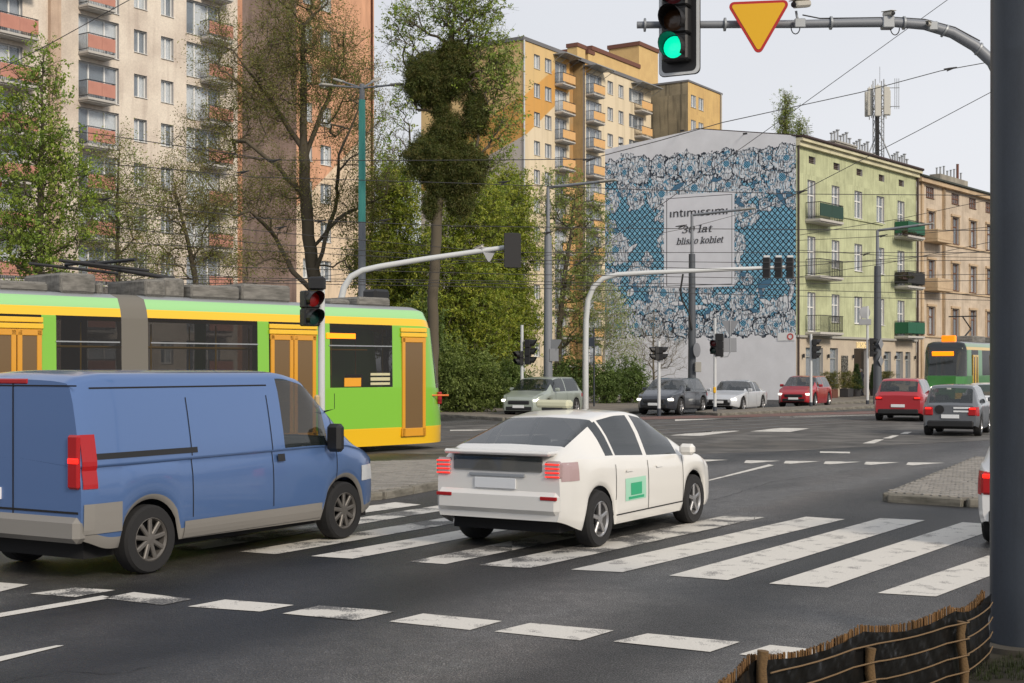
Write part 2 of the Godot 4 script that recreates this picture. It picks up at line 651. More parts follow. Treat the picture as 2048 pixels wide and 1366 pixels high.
	var front := Vector3(X(862, 33.8), 0, -33.8)
	for off in [-1.2, -4.6]:
		var c0: Vector3 = front + rgt * off
		var bp := [c0 - fwd * 40 + rgt * 1.35, c0 + fwd * 32 + rgt * 1.35, c0 + fwd * 32 - rgt * 1.35, c0 - fwd * 40 - rgt * 1.35]
		part("track_bed", flat_poly(bp, 0.005), bed, road)
		for s in [-0.72, 0.72]:
			for e in [[-0.03, 0.03, "galvanised", 0.010], [0.035, 0.075, "iron", 0.008]]:
				var c1: Vector3 = c0 + rgt * (s + e[0])
				var c2: Vector3 = c0 + rgt * (s + e[1])
				part("rail", flat_poly([c2 - fwd * 40, c2 + fwd * 32, c1 + fwd * 32, c1 - fwd * 40], e[3]), mats[e[2]], road)
	# kerbed islands and pavements
	var stone := plaster("kerb_stone", Color(0.50, 0.485, 0.45), Color(0.34, 0.33, 0.3), 0.9, 0.2, 2.0)
	var pave := plaster("paving", Color(0.50, 0.47, 0.43), Color(0.38, 0.36, 0.33), 0.9, 0.0, 3.0)
	paved("traffic_island", [G(1778, 1003), G(1930, 1013), G(2110, 1012), G(2150, 925), G(1955, 927)], stone, pave, true)
	paved("tram_platform", [G(560, 1006), G(640, 1008), G(760, 998), G(868, 978), G(930, 950), G(900, 932), G(560, 940)], stone, pave, true)
	paved("pavement", [G(700, 822), G(1010, 842), G(1150, 838), G(1285, 826), G(1300, 800), G(1150, 791), G(700, 791)], stone, pave, false)
	paved("kerbed_strip", [G(1395, 829), G(1440, 832), G(1600, 824), G(1790, 814), G(1780, 809), G(1600, 818), G(1420, 825)], stone, pave, false)
	paved("shop_pavement", [G(1600, 812), G(1850, 800), G(2090, 788), G(2090, 772), G(1700, 780), G(1560, 792)], stone, pave, false)
	# grass verge under the near pole
	var soil := plaster("verge_soil", Color(0.17, 0.15, 0.09), Color(0.11, 0.095, 0.06), 1.0, 0.0, 1.2)
	var vg := Node3D.new()
	vg.name = "verge"
	add_child(vg)
	setting(vg)
	part("soil", flat_poly([Vector3(0.9, 0, -5.6), Vector3(1.25, 0, -7.0), Vector3(3.2, 0, -9.4), Vector3(6.5, 0, -11.5), Vector3(8, 0, -6)], 0.03), soil, vg)
	var bl := MB.new()
	for k in 5:
		var a := k * 1.3
		var o := Vector3(cos(a) * 0.012, 0, sin(a) * 0.012)
		var sd := Vector3(-sin(a), 0, cos(a)) * 0.004
		var tip := o * 3.0 + Vector3(0, 0.07 + 0.01 * k, 0)
		bl.tri(o - sd, o + sd, tip)
	var gx := []
	var gc := []
	for k in 2600:
		var p := Vector3(rng.randf_range(2.9, 5.5), 0.03, rng.randf_range(-10.4, -8.6))
		if p.x < 1.3 + (-p.z - 6.9) * 0.85:
			continue
		gx.append(Transform3D(Basis(Vector3.UP, rng.randf() * TAU).scaled(Vector3.ONE * rng.randf_range(0.3, 0.7)), p))
		gc.append(Color(0.03, 0.042, 0.012) * rng.randf_range(0.6, 1.4))
	var gr := scatter("grass", bl.mesh(), mats["leaf"], self, gx, gc)
	tag(gr, "short dark grass round the foot of the thick pole", "grass")

func paved(called: String, pts: Array, stone: Material, pave: Material, setts: bool) -> void:
	var o := Node3D.new()
	o.name = numbered(called, self)
	add_child(o)
	setting(o)
	var flat := PackedVector2Array()
	for p in pts:
		flat.append(Vector2(p.x, p.z))
	if Geometry2D.is_polygon_clockwise(flat):
		pts.reverse()
		flat.reverse()
	part("paving", flat_poly(pts, 0.115 if setts else 0.13), pave, o)
	for k in pts.size():
		kerb_run(o, pts[k], pts[(k + 1) % pts.size()], stone, 1.0)
	if not setts:
		return
	# concrete setts laid in courses
	var sm := MB.new()
	sm.bbox(Vector3.ZERO, Vector3(0.192, 0.06, 0.092), 0.008)
	var mesh := sm.mesh()
	var lo := flat[0]
	var hi := flat[0]
	for p in flat:
		lo = lo.min(p)
		hi = hi.max(p)
	var xf := []
	var cl := []
	var row := 0
	var z := lo.y
	while z < hi.y:
		var x := lo.x + (0.1 if row % 2 else 0.0)
		while x < hi.x:
			var q := Vector2(x, z)
			if Geometry2D.is_point_in_polygon(q, flat):
				xf.append(Transform3D(Basis(Vector3.UP, rng.randf_range(-0.02, 0.02)), Vector3(x, 0.112 + rng.randf_range(-0.004, 0.004), z)))
				var v := rng.randf_range(0.17, 0.25)
				cl.append(Color(v * 1.05, v * 0.98, v * 0.88))
			x += 0.2
		z += 0.1
		row += 1
	if xf.size() > 0:
		var s := scatter("paving_setts", mesh, mats["tinted"], o, xf, cl)
		s.set_meta("label", "small grey-brown setts laid in courses")

# ================================================================ buildings
# A wall plane: foot at o, running along t (left to right as seen from the road), facing n.
class Wall:
	var o: Vector3
	var t: Vector3
	var n: Vector3
	func _init(x: float, d: float, deg: float) -> void:
		var a := deg_to_rad(deg)
		o = Vector3(x, 0, -d)
		t = Vector3(sin(a), 0, -cos(a))
		n = Vector3(cos(a), 0, sin(a))
	func at(s: float, h: float, out := 0.0) -> Vector3:
		return o + t * s + Vector3(0, h, 0) + n * out
	func tu(u: float, out := 0.0) -> float:      # distance along the wall of image column u
		var k := (u - 1024.0) / 2741.0
		var p := o + n * out
		return (k * -p.z - p.x) / (t.x + k * t.z)
	func dep(s: float, out := 0.0) -> float:
		return -(o + t * s + n * out).z
	func hv(u: float, v: float, out := 0.0) -> float:   # height of image point u, v on the wall
		return 2.0 + (735.0 - v) / 2741.0 * dep(tu(u, out), out)
	func basis() -> Basis:
		return Basis(t, Vector3.UP, n)
	func shifted(s: float, out: float) -> Wall:
		var w := Wall.new(0, 0, 0)
		w.o = o + t * s + n * out
		w.t = t
		w.n = n
		return w
	func turned(s: float) -> Wall:     # the wall that runs back from point s of this one, facing along +t
		var w := Wall.new(0, 0, 0)
		w.o = o + t * s
		w.t = -n
		w.n = t
		return w

# wall with real openings [t0, h0, t1, h1]; reveals go back by deep
func facade(parent: Node, called: String, w: Wall, t0: float, t1: float, h0: float, h1: float, openings: Array, m: Material, deep := 0.2, fit := false, reveal_mat: Material = null) -> void:
	var ts := [t0, t1]
	var hs := [h0, h1]
	for q in openings:
		for k in [0, 2]:
			if q[k] > t0 and q[k] < t1 and not ts.has(q[k]):
				ts.append(q[k])
		for k in [1, 3]:
			if q[k] > h0 and q[k] < h1 and not hs.has(q[k]):
				hs.append(q[k])
	ts.sort()
	hs.sort()
	var mb := MB.new()
	var uvf := func(s: float, h: float) -> Vector2:
		if fit:
			return Vector2((s - t0) / (t1 - t0), 1.0 - (h - h0) / (h1 - h0))
		return Vector2(s, -h)
	for a in ts.size() - 1:
		var b := 0
		while b < hs.size() - 1:
			var cm: float = (ts[a] + ts[a + 1]) * 0.5
			var e := b
			# join cells upwards until an opening interrupts
			while e < hs.size() - 1:
				var chm: float = (hs[e] + hs[e + 1]) * 0.5
				var hole := false
				for q in openings:
					if cm > q[0] and cm < q[2] and chm > q[1] and chm < q[3]:
						hole = true
						break
				if hole:
					break
				e += 1
			if e > b:
				mb.quad(w.at(ts[a], hs[b]), w.at(ts[a + 1], hs[b]), w.at(ts[a + 1], hs[e]), w.at(ts[a], hs[e]), uvf.call(ts[a], hs[b]), uvf.call(ts[a + 1], hs[b]), uvf.call(ts[a + 1], hs[e]), uvf.call(ts[a], hs[e]))
				b = e
			else:
				b += 1
	part(called, mb, m, parent)
	for q in openings:
		var a: float = q[0]
		var b: float = q[1]
		var c: float = q[2]
		var d: float = q[3]
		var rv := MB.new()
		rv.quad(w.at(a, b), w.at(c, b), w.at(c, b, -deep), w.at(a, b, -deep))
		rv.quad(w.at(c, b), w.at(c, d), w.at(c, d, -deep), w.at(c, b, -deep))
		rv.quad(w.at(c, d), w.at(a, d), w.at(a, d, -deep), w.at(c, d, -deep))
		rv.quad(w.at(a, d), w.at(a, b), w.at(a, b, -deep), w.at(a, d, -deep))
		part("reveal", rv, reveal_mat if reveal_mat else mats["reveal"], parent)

# cols: relative widths of the casements; transom: height fraction of a cross bar, 0 for none
func window(parent: Node, w: Wall, t0: float, h0: float, t1: float, h1: float, cols: Array, transom: float, frame: Material, recess := 0.13, dark := 0.4) -> void:
	var ww := t1 - t0
	var hh := h1 - h0
	var key := "win%.2f_%.2f_%s_%.2f" % [ww, hh, str(cols), transom]
	if not cache.has(key):
		var f := MB.new()
		var b := 0.065
		f.box(Vector3(0, hh * 0.5 - b * 0.5, 0), Vector3(ww, b, 0.07))
		f.box(Vector3(0, -hh * 0.5 + b * 0.5, 0), Vector3(ww, b, 0.07))
		for s in [-1, 1]:
			f.box(Vector3(s * (ww * 0.5 - b * 0.5), 0, 0), Vector3(b, hh - 2 * b, 0.07))
		var total := 0.0
		for c in cols:
			total += c
		var x := -ww * 0.5
		var panes := []
		for k in cols.size():
			var x2: float = x + ww * cols[k] / total
			if k < cols.size() - 1:
				f.box(Vector3(x2, 0, 0.002), Vector3(b * 1.5, hh - 2 * b, 0.074))
			panes.append([x, x2])
			x = x2
		if transom > 0:
			f.box(Vector3(0, -hh * 0.5 + hh * transom, 0.004), Vector3(ww - 2 * b, b * 1.1, 0.078))
		f.box(Vector3(0, -hh * 0.5 - 0.02, recess * 0.5 + 0.03), Vector3(ww + 0.02, 0.03, recess + 0.1))
		var pm := []
		for p in panes:
			var g := MB.new()
			g.box(Vector3((p[0] + p[1]) * 0.5, 0, -0.01), Vector3(p[1] - p[0] - 0.06, hh - 0.1, 0.012))
			var cu := MB.new()
			# gathered curtain or the dim room behind
			var nn := 7
			var xa: float = p[0]
			var wd: float = (p[1] - p[0]) / nn
			for k in nn:
				var z0 := -0.1 + (0.009 if k % 2 else -0.009)
				var z1 := -0.1 - (0.009 if k % 2 else -0.009)
				cu.quad(Vector3(xa + wd * k, -hh * 0.5, z0), Vector3(xa + wd * (k + 1), -hh * 0.5, z1), Vector3(xa + wd * (k + 1), hh * 0.5, z1), Vector3(xa + wd * k, hh * 0.5, z0))
			pm.append([g.mesh(), cu.mesh()])
		# the room behind: back wall, ceiling, floor and two sides
		var rm := MB.new()
		var zb := -1.5
		var hx := ww * 0.5
		var hy := hh * 0.5
		rm.quad(Vector3(-hx, -hy, zb), Vector3(hx, -hy, zb), Vector3(hx, hy, zb), Vector3(-hx, hy, zb))
		rm.quad(Vector3(-hx, hy, zb), Vector3(hx, hy, zb), Vector3(hx, hy, -0.04), Vector3(-hx, hy, -0.04))
		rm.quad(Vector3(-hx, -hy, -0.04), Vector3(hx, -hy, -0.04), Vector3(hx, -hy, zb), Vector3(-hx, -hy, zb))
		rm.quad(Vector3(-hx, -hy, -0.04), Vector3(-hx, -hy, zb), Vector3(-hx, hy, zb), Vector3(-hx, hy, -0.04))
		rm.quad(Vector3(hx, -hy, zb), Vector3(hx, -hy, -0.04), Vector3(hx, hy, -0.04), Vector3(hx, hy, zb))
		cache[key] = [f.mesh(), pm, rm.mesh()]
	var o := obj("window", cache[key][0], frame, parent)
	o.transform = Transform3D(w.basis(), w.at((t0 + t1) * 0.5, (h0 + h1) * 0.5, -recess))
	obj("room", cache[key][2], mats["room_wall"], o)
	var style := rng.randf()
	for pmesh in cache[key][1]:
		obj("pane", pmesh[0], mats["pane"], o)
		var r := rng.randf()
		if style < dark:
			if r < 0.12:
				obj("curtain", pmesh[1], mats["curtain_grey"], o)
		elif style < dark + 0.14:
			if r < 0.6:
				obj("curtain", pmesh[1], mats["curtain_grey"], o)
		elif r < 0.68:
			obj("curtain", pmesh[1], mats["curtain_white"], o)

func balcony(parent: Node, w: Wall, t0: float, t1: float, h: float, proj: float, front: Material, rail_h := 1.0, bars := true, fill_sides := false) -> void:
	var key := "balc%.2f_%.2f_%.2f_%s" % [t1 - t0, proj, rail_h, str(fill_sides)]
	var l := t1 - t0
	if not cache.has(key):
		var s := MB.new()
		s.bbox(Vector3(0, -0.08, proj * 0.5), Vector3(l, 0.15, proj), 0.015)
		s.box(Vector3(0, -0.19, proj * 0.45), Vector3(l - 0.1, 0.07, proj * 0.88))
		var p := MB.new()
		var np := 2
		for k in np:
			p.bbox(Vector3(-l * 0.5 + l * (k + 0.5) / np, rail_h * 0.5 + 0.06, proj - 0.03), Vector3(l / np - 0.015, rail_h * 0.78, 0.03), 0.006)
		if fill_sides:
			for s2 in [-1, 1]:
				p.box(Vector3(s2 * (l * 0.5 - 0.02), rail_h * 0.5 + 0.05, proj * 0.5), Vector3(0.025, rail_h * 0.8, proj - 0.12))
		var r := MB.new()
		var y := rail_h + 0.02
		r.box(Vector3(0, y, proj - 0.04), Vector3(l, 0.04, 0.05))
		for s2 in [-1, 1]:
			r.box(Vector3(s2 * (l * 0.5 - 0.03), y, proj * 0.5), Vector3(0.05, 0.04, proj - 0.1))
			r.box(Vector3(s2 * (l * 0.5 - 0.03), 0.12, proj * 0.5), Vector3(0.03, 0.03, proj - 0.1))
			if bars:
				for k in 9:
					r.box(Vector3(s2 * (l * 0.5 - 0.03), y * 0.5 + 0.02, 0.08 + (proj - 0.14) * k / 8.0), Vector3(0.018, y - 0.06, 0.018))
		for k in int(l / 0.12):
			r.box(Vector3(-l * 0.5 + 0.06 + 0.12 * k, y * 0.5, proj - 0.07), Vector3(0.016, y, 0.016))
		cache[key] = [s.mesh(), p.mesh(), r.mesh()]
	var o := obj("balcony", cache[key][0], mats["slab"], parent)
	o.transform = Transform3D(w.basis(), w.at((t0 + t1) * 0.5, h))
	if front:
		obj("panel", cache[key][1], front, o)
	obj("railing", cache[key][2], mats["iron"], o)

func cover(parent: Node, called: String, a: Wall, t0: float, t1: float, back: float, h: float, m: Material, over := 0.15, thick := 0.25) -> void:
	var mb := MB.new()
	var p := [a.at(t0 - over, h, over), a.at(t1 + over, h, over), a.at(t1 + over, h, -back), a.at(t0 - over, h, -back)]
	mb.slab(p, Vector3.UP, thick)
	part(called, mb, m, parent)

func build_block_left() -> void:
	var b := thing("apartment_block", "tall beige panel block with salmon balconies behind the leafing trees", "building")
	var w := Wall.new(X(295, 85.5), 85.5, 34.6)
	var m := plaster("block_a", Color(0.86, 0.82, 0.765), Color(0.69, 0.635, 0.59), 0.6, 0.3, 14.0)
	var te := w.tu(475)
	var sill := w.hv(268, 103)
	var holes := []
	var wins := []
	var c1 := [w.tu(157), w.tu(238)]
	var c2 := [w.tu(268), w.tu(294)]
	var c3 := [w.tu(322), w.tu(347)]
	var c4 := [w.tu(373), w.tu(440)]
	var c0 := [w.tu(-30), w.tu(45)]
	for k in range(-7, 3):
		var s: float = sill + 2.75 * k
		for c in [c2, c3]:
			holes.append([c[0], s, c[1], s + 1.4])
			wins.append([c[0], s, c[1], s + 1.4, [1.0, 1.0], 0.0])
		for c in [c0, c1, c4]:
			holes.append([c[0], s - 0.72, c[1], s + 1.48])
			wins.append([c[0], s - 0.72, c[1], s + 1.48, [1.1, 1.5, 1.2], 0.0])
	facade(b, "wall", w, w.tu(-420), te, 0, 34, holes, m, 0.28)
	for q in wins:
		window(b, w, q[0], q[1], q[2], q[3], q[4], q[5], mats["white_frame"], 0.24, 0.22)
	var salmon := plaster("salmon", Color(0.74, 0.53, 0.47), Color(0.67, 0.47, 0.42), 0.5, 0.2, 5.0)
	for k in range(-7, 3):
		var h: float = sill + 2.75 * k - 0.8
		for c in [[w.tu(156), w.tu(211)], [w.tu(399), w.tu(447)], [w.tu(-20), w.tu(57)]]:
			balcony(b, w, c[0], c[1], h, 0.95, salmon)
	# pilaster strip, end wall with an orange field, roof
	var pil := MB.new()
	var pm := (w.at(w.tu(96), 0) + w.at(w.tu(117), 0)) * 0.5
	pil.box(pm + Vector3(0, 17, 0) + w.n * 0.1, Vector3(w.tu(117) - w.tu(96), 34, 0.3), w.basis())
	part("pilaster", pil, plaster("block_a_strip", Color(0.77, 0.68, 0.60), Color(0.64, 0.55, 0.49), 0.6, 0.3, 8.0), b)
	var side := w.turned(te)
	facade(b, "end_wall", side, 0, 5, 0, 34, [], m)
	# narrow recessed stair strip with small windows
	var w2 := w.shifted(te, -1.6)
	var ob := []
	for k in range(-7, 3):
		var s: float = sill + 2.75 * k + 0.3
		ob.append([0.35, s, 0.95, s + 1.2])
	facade(b, "stair_wall", w2, 0.0, 2.0, 0, 34, ob, plaster("orange_a", Color(0.76, 0.57, 0.46), Color(0.66, 0.48, 0.40), 0.5, 0.3, 6.0))
	for q in ob:
		window(b, w2, q[0], q[1], q[2], q[3], [1.0], 0.0, mats["white_frame"])
	cover(b, "roof", w, w.tu(-420), te + 2.0, 5, 34, mats["concrete"])

func build_block_left_rear() -> void:
	var b := thing("apartment_block", "tall orange and mauve panel block behind the bare spreading tree", "building")
	var d := 95.4
	var w := Wall.new(X(593, d), d, 33.5)
	var te := w.tu(748)
	var g := Wall.new(X(593, d), d, 180 - 56.5)
	g.o = g.o - g.t * 13.0
	facade(b, "end_wall", g, 0, 13, 0, 36, [], plaster("mauve", Color(0.72, 0.63, 0.58), Color(0.55, 0.475, 0.44), 0.8, 0.5, 12.0))
	# painted fields: orange above, cream below a slanting edge
	var hb0 := w.hv(600, 405)
	var hb1 := w.hv(700, 300)
	var s0 := w.tu(600)
	var s1 := w.tu(700)
	var n := FastNoiseLite.new()
	n.seed = 31
	n.frequency = 0.02
	var tex_m := StandardMaterial3D.new()
	tex_m.albedo_texture = tex(160, 512, func(x: int, y: int) -> Color:
		var s := te * x / 160.0
		var h := 36.0 * (1.0 - y / 512.0)
		var edge := hb0 + (hb1 - hb0) * (s - s0) / (s1 - s0)
		var c := Color(0.80, 0.61, 0.49) if h > edge else Color(0.84, 0.76, 0.66)
		return c * (1.0 + 0.12 * n.get_noise_2d(x * 5.0, y)))
	tex_m.roughness = 0.92
	var holes := []
	var ref := w.hv(645, 252)
	var a0 := w.tu(606)
	var a1 := w.tu(624)
	var b0 := w.tu(641)
	var b1 := w.tu(662)
	for k in range(-8, 5):
		var s: float = ref + 2.75 * k
		holes.append([a0, s + 0.1, a1, s + 1.45])
		holes.append([b0, s, b1, s + 1.4])
	facade(b, "wall", w, 0, te, 0, 36, holes, tex_m, 0.25, true)
	for q in holes:
		window(b, w, q[0], q[1], q[2], q[3], [1.0, 1.0], 0.0, mats["white_frame"], 0.18, 0.35)
	facade(b, "far_end_wall", w.turned(te), 0, 11, 0, 36, [], tex_m)
	var dp := MB.new()
	dp.bar(w.at(te - 0.35, 0, 0.1), w.at(te - 0.35, 35.8, 0.1), 0.08)
	part("drainpipe", dp, plaster("pipe_brown", Color(0.35, 0.2, 0.15), Color(0.28, 0.17, 0.13), 0.5, 0.2), b)
	cover(b, "roof", w, 0, te, 12, 36, mats["concrete"])

func build_block_yellow() -> void:
	var b := thing("apartment_block", "eleven storey block with yellow and orange painted bands and orange balcony panels", "building")
	var d := 129.0
	var w := Wall.new(X(1047, d), d, 33.0)
	var top := w.hv(1047, 80)
	var te := w.tu(1302)
	var ta := w.tu(1139)
	var tb := w.tu(1170)
	# paint fields on the front, given by two slanting edges
	var e0 := [w.tu(1050), w.hv(1050, 188), w.tu(1110), w.hv(1110, 136)]
	var e1 := [w.tu(1050), w.hv(1050, 270), w.tu(1170), w.hv(1170, 150)]
	var n := FastNoiseLite.new()
	n.seed = 77
	n.frequency = 0.03
	n.fractal_octaves = 4
	var field := func(s: float, h: float, q0: Array, q1: Array, cream: Color) -> Color:
		var u0: float = q0[1] + (q0[3] - q0[1]) * (s - q0[0]) / (q0[2] - q0[0])
		var u1: float = q1[1] + (q1[3] - q1[1]) * (s - q1[0]) / (q1[2] - q1[0])
		var c := cream
		if h > u0:
			c = Color(0.85, 0.73, 0.52)
		elif h > u1:
			c = Color(0.82, 0.62, 0.34)
		var st := clampf(n.get_noise_2d(s * 26.0, h * 1.3) * 1.6, 0, 1) * 0.5 + 0.35 * clampf(n.get_noise_2d(s * 3.0 + 50.0, h * 2.0), 0, 1)
		return c.lerp(Color(0.56, 0.51, 0.40), st * (0.55 if h < u1 else 0.3))
	var front := StandardMaterial3D.new()
	front.roughness = 0.92
	front.albedo_texture = tex(320, 400, func(x: int, y: int) -> Color:
		return field.call(te * x / 320.0, top * (1.0 - y / 400.0), e0, e1, Color(0.87, 0.81, 0.70)))
	var sill := w.hv(1069, 136)
	var hA := []
	var hB := []
	for k in range(-10, 1):
		var s: float = sill + 2.75 * k
		hA.append([w.tu(1068), s, w.tu(1080), s + 1.35])
		hA.append([w.tu(1090), s, w.tu(1103), s + 1.35])
		hA.append([w.tu(1110), s - 0.75, w.tu(1133), s + 1.4])
		hB.append([w.tu(1172), s - 0.75, w.tu(1203), s + 1.4])
		hB.append([w.tu(1215), s, w.tu(1226), s + 1.35])
		hB.append([w.tu(1237), s, w.tu(1247), s + 1.35])
		hB.append([w.tu(1258), s, w.tu(1287), s + 1.4])
	var uvfit := StandardMaterial3D.new()
	facade(b, "wall", w, 0, te, 0, top, hA + hB + [[ta, 0.0, tb, top]], front, 0.25, true)
	var rec := w.shifted(0, -1.4)
	facade(b, "recess_wall", rec, ta, tb, 0, top, [], plaster("ochre", Color(0.72, 0.55, 0.34), Color(0.65, 0.58, 0.46), 0.6, 0.4, 10.0))
	var rs := Wall.new(0, 0, 0)
	rs.o = w.at(tb, 0, -1.4)
	rs.t = w.n
	rs.n = -w.t
	facade(b, "recess_side", rs, 0, 1.4, 0, top, [], plaster("ochre_side", Color(0.72, 0.62, 0.45), Color(0.58, 0.51, 0.38), 0.6, 0.5, 8.0))
	var kk := 0
	for q in hA + hB:
		var wide: bool = q[2] - q[0] > 2.2
		window(b, w, q[0], q[1], q[2], q[3], [1.0, 1.3, 0.9] if wide else [1.0, 1.0], 0.0, mats["white_frame"], 0.2, 0.3)
		kk += 1
	var orange := plaster("orange_panel", Color(0.86, 0.69, 0.47), Color(0.81, 0.62, 0.42), 0.5, 0.1, 4.0)
	for k in range(-10, 1):
		var h: float = sill + 2.75 * k - 0.85
		balcony(b, w, w.tu(1109), w.tu(1134), h, 1.0, orange)
		balcony(b, w, w.tu(1171), w.tu(1194), h, 1.0, orange)
		balcony(b, w, w.tu(1268), w.tu(1289), h, 1.0, orange)
	# gable to the left
	var g := Wall.new(0, 0, 180 - 57)
	g.o = w.o - g.t * 12.0
	var gt := func(u: float) -> float:
		return g.tu(u)
	var f0 := [g.tu(1010), g.hv(1010, 213), g.tu(1046), g.hv(1046, 188)]
	var f1 := [g.tu(985), g.hv(985, 305), g.tu(1046), g.hv(1046, 271)]
	var gm := StandardMaterial3D.new()
	gm.roughness = 0.92
	gm.albedo_texture = tex(160, 400, func(x: int, y: int) -> Color:
		var c: Color = field.call(12.0 * x / 160.0, top * (1.0 - y / 400.0), f0, f1, Color(0.74, 0.71, 0.68))
		return c)
	facade(b, "gable", g, 0, 12, 0, top, [], gm, 0.2, true)
	var cp := MB.new()
	cp.slab([g.at(0, top, 0.15), g.at(12.1, top, 0.15), w.at(te, top, 0.15), w.at(te, top, -12), g.at(0, top, -0.2)], Vector3.UP, 0.35)
	part("roof", cp, paint("roof_grey", L(0.16, 0.16, 0.17), 0.8), b)
	# narrow steel awnings over the top balconies
	for c in [[1106, 1140], [1168, 1206], [1262, 1302]]:
		var aw := MB.new()
		var s0 := w.tu(c[0])
		var s1 := w.tu(c[1])
		aw.box((w.at(s0, top - 0.3, 0.75) + w.at(s1, top - 0.3, 0.75)) * 0.5, Vector3(s1 - s0, 0.08, 1.5), w.basis())
		for k in 4:
			var s := s0 + (s1 - s0) * k / 3.0
			aw.bar(w.at(s, top - 1.0, 0.05), w.at(s, top - 0.34, 1.3), 0.03, 5)
		part("awning", aw, mats["galvanised"], b)
	# lift and stair houses and chimneys standing on the roof
	var yel := plaster("roof_house", Color(0.82, 0.70, 0.48), Color(0.74, 0.61, 0.42), 0.5, 0.2, 8.0)
	var capm := paint("brick_cap", L(0.16, 0.07, 0.05), 0.9)
	for q in [[1183, 1278, 118, 7.0, 4.0], [1278, 1316, 98, 5.0, 4.5]]:
		var back := w.shifted(0, -5.0)
		var s0 := back.tu(q[0])
		var s1 := back.tu(q[1])
		var hh := back.hv((q[0] + q[1]) * 0.5, q[2])
		var rh := MB.new()
		rh.box((back.at(s0, 0) + back.at(s1, 0)) * 0.5 + Vector3(0, (top + hh) * 0.5, 0) - back.n * 2.0, Vector3(s1 - s0, hh - top, 4.0), back.basis())
		part("roof_house", rh, yel, b)
		var rc := MB.new()
		rc.box((back.at(s0, 0) + back.at(s1, 0)) * 0.5 + Vector3(0, hh + 0.2, 0) - back.n * 2.0, Vector3(s1 - s0 + 0.3, 0.45, 4.3), back.basis())
		part("roof_house_cap", rc, capm, b)
	for q in [[1141, 1164, 92], [1164, 1180, 106]]:
		var back := w.shifted(0, -3.0)
		var s0 := back.tu(q[0])
		var s1 := back.tu(q[1])
		var hh := back.hv(q[0], q[2])
		var ch := MB.new()
		ch.box(back.at((s0 + s1) * 0.5, (top + hh) * 0.5), Vector3((s1 - s0) * 0.7, hh - top, 1.2), back.basis())
		var co := part("chimney", ch, yel, b)
		var cc := MB.new()
		cc.box(back.at((s0 + s1) * 0.5, hh + 0.15), Vector3((s1 - s0) * 0.7 + 0.2, 0.4, 1.4), back.basis())
		part("cap", cc, capm, co)
	var dp := MB.new()
	dp.bar(w.at(-0.05, 0, 0.12), w.at(-0.05, top, 0.12), 0.09)
	part("drainpipe", dp, mats["pole_white"], b)

func build_block_rear() -> void:
	var b := thing("apartment_block", "block with stained grey gable and plain yellow front behind the mural house", "building")
	var d := 150.0
	var w := Wall.new(X(1376, d), d, 33.0)
	var top := w.hv(1376, 163)
	var te := w.tu(1444)
	var g := Wall.new(0, 0, 180 - 57)
	g.o = w.o - g.t * 11.0
	facade(b, "gable", g, 0, 11, 0, top, [], plaster("grey_gable", Color(0.60, 0.555, 0.46), Color(0.36, 0.335, 0.28), 0.6, 0.8, 16.0))
	var holes := []
	for k in range(-6, 1):
		var s: float = w.hv(1384, 214) + 2.75 * k
		holes.append([w.tu(1382), s, w.tu(1392), s + 1.35])
		holes.append([w.tu(1397), s, w.tu(1407), s + 1.35])
	facade(b, "wall", w, 0, te, 0, top, holes, plaster("yellow_c", Color(0.83, 0.70, 0.46), Color(0.72, 0.59, 0.40), 0.5, 0.4, 10.0), 0.22)
	for q in holes:
		window(b, w, q[0], q[1], q[2], q[3], [1.0, 1.0], 0.0, mats["white_frame"])
	var dp := MB.new()
	dp.bar(w.at(te - 0.5, 0, 0.1), w.at(te - 0.5, top, 0.1), 0.1)
	part("drainpipe", dp, mats["concrete"], b)
	var cp := MB.new()
	cp.slab([g.at(0, top, 0.1), g.at(11.1, top, 0.1), w.at(te, top, 0.1), w.at(te, top, -11)], Vector3.UP, 0.2)
	part("roof", cp, mats["roof_grey"], b)
	facade(b, "far_end_wall", w.turned(te), 0, 10, 0, top, [], mats["yellow_c"])

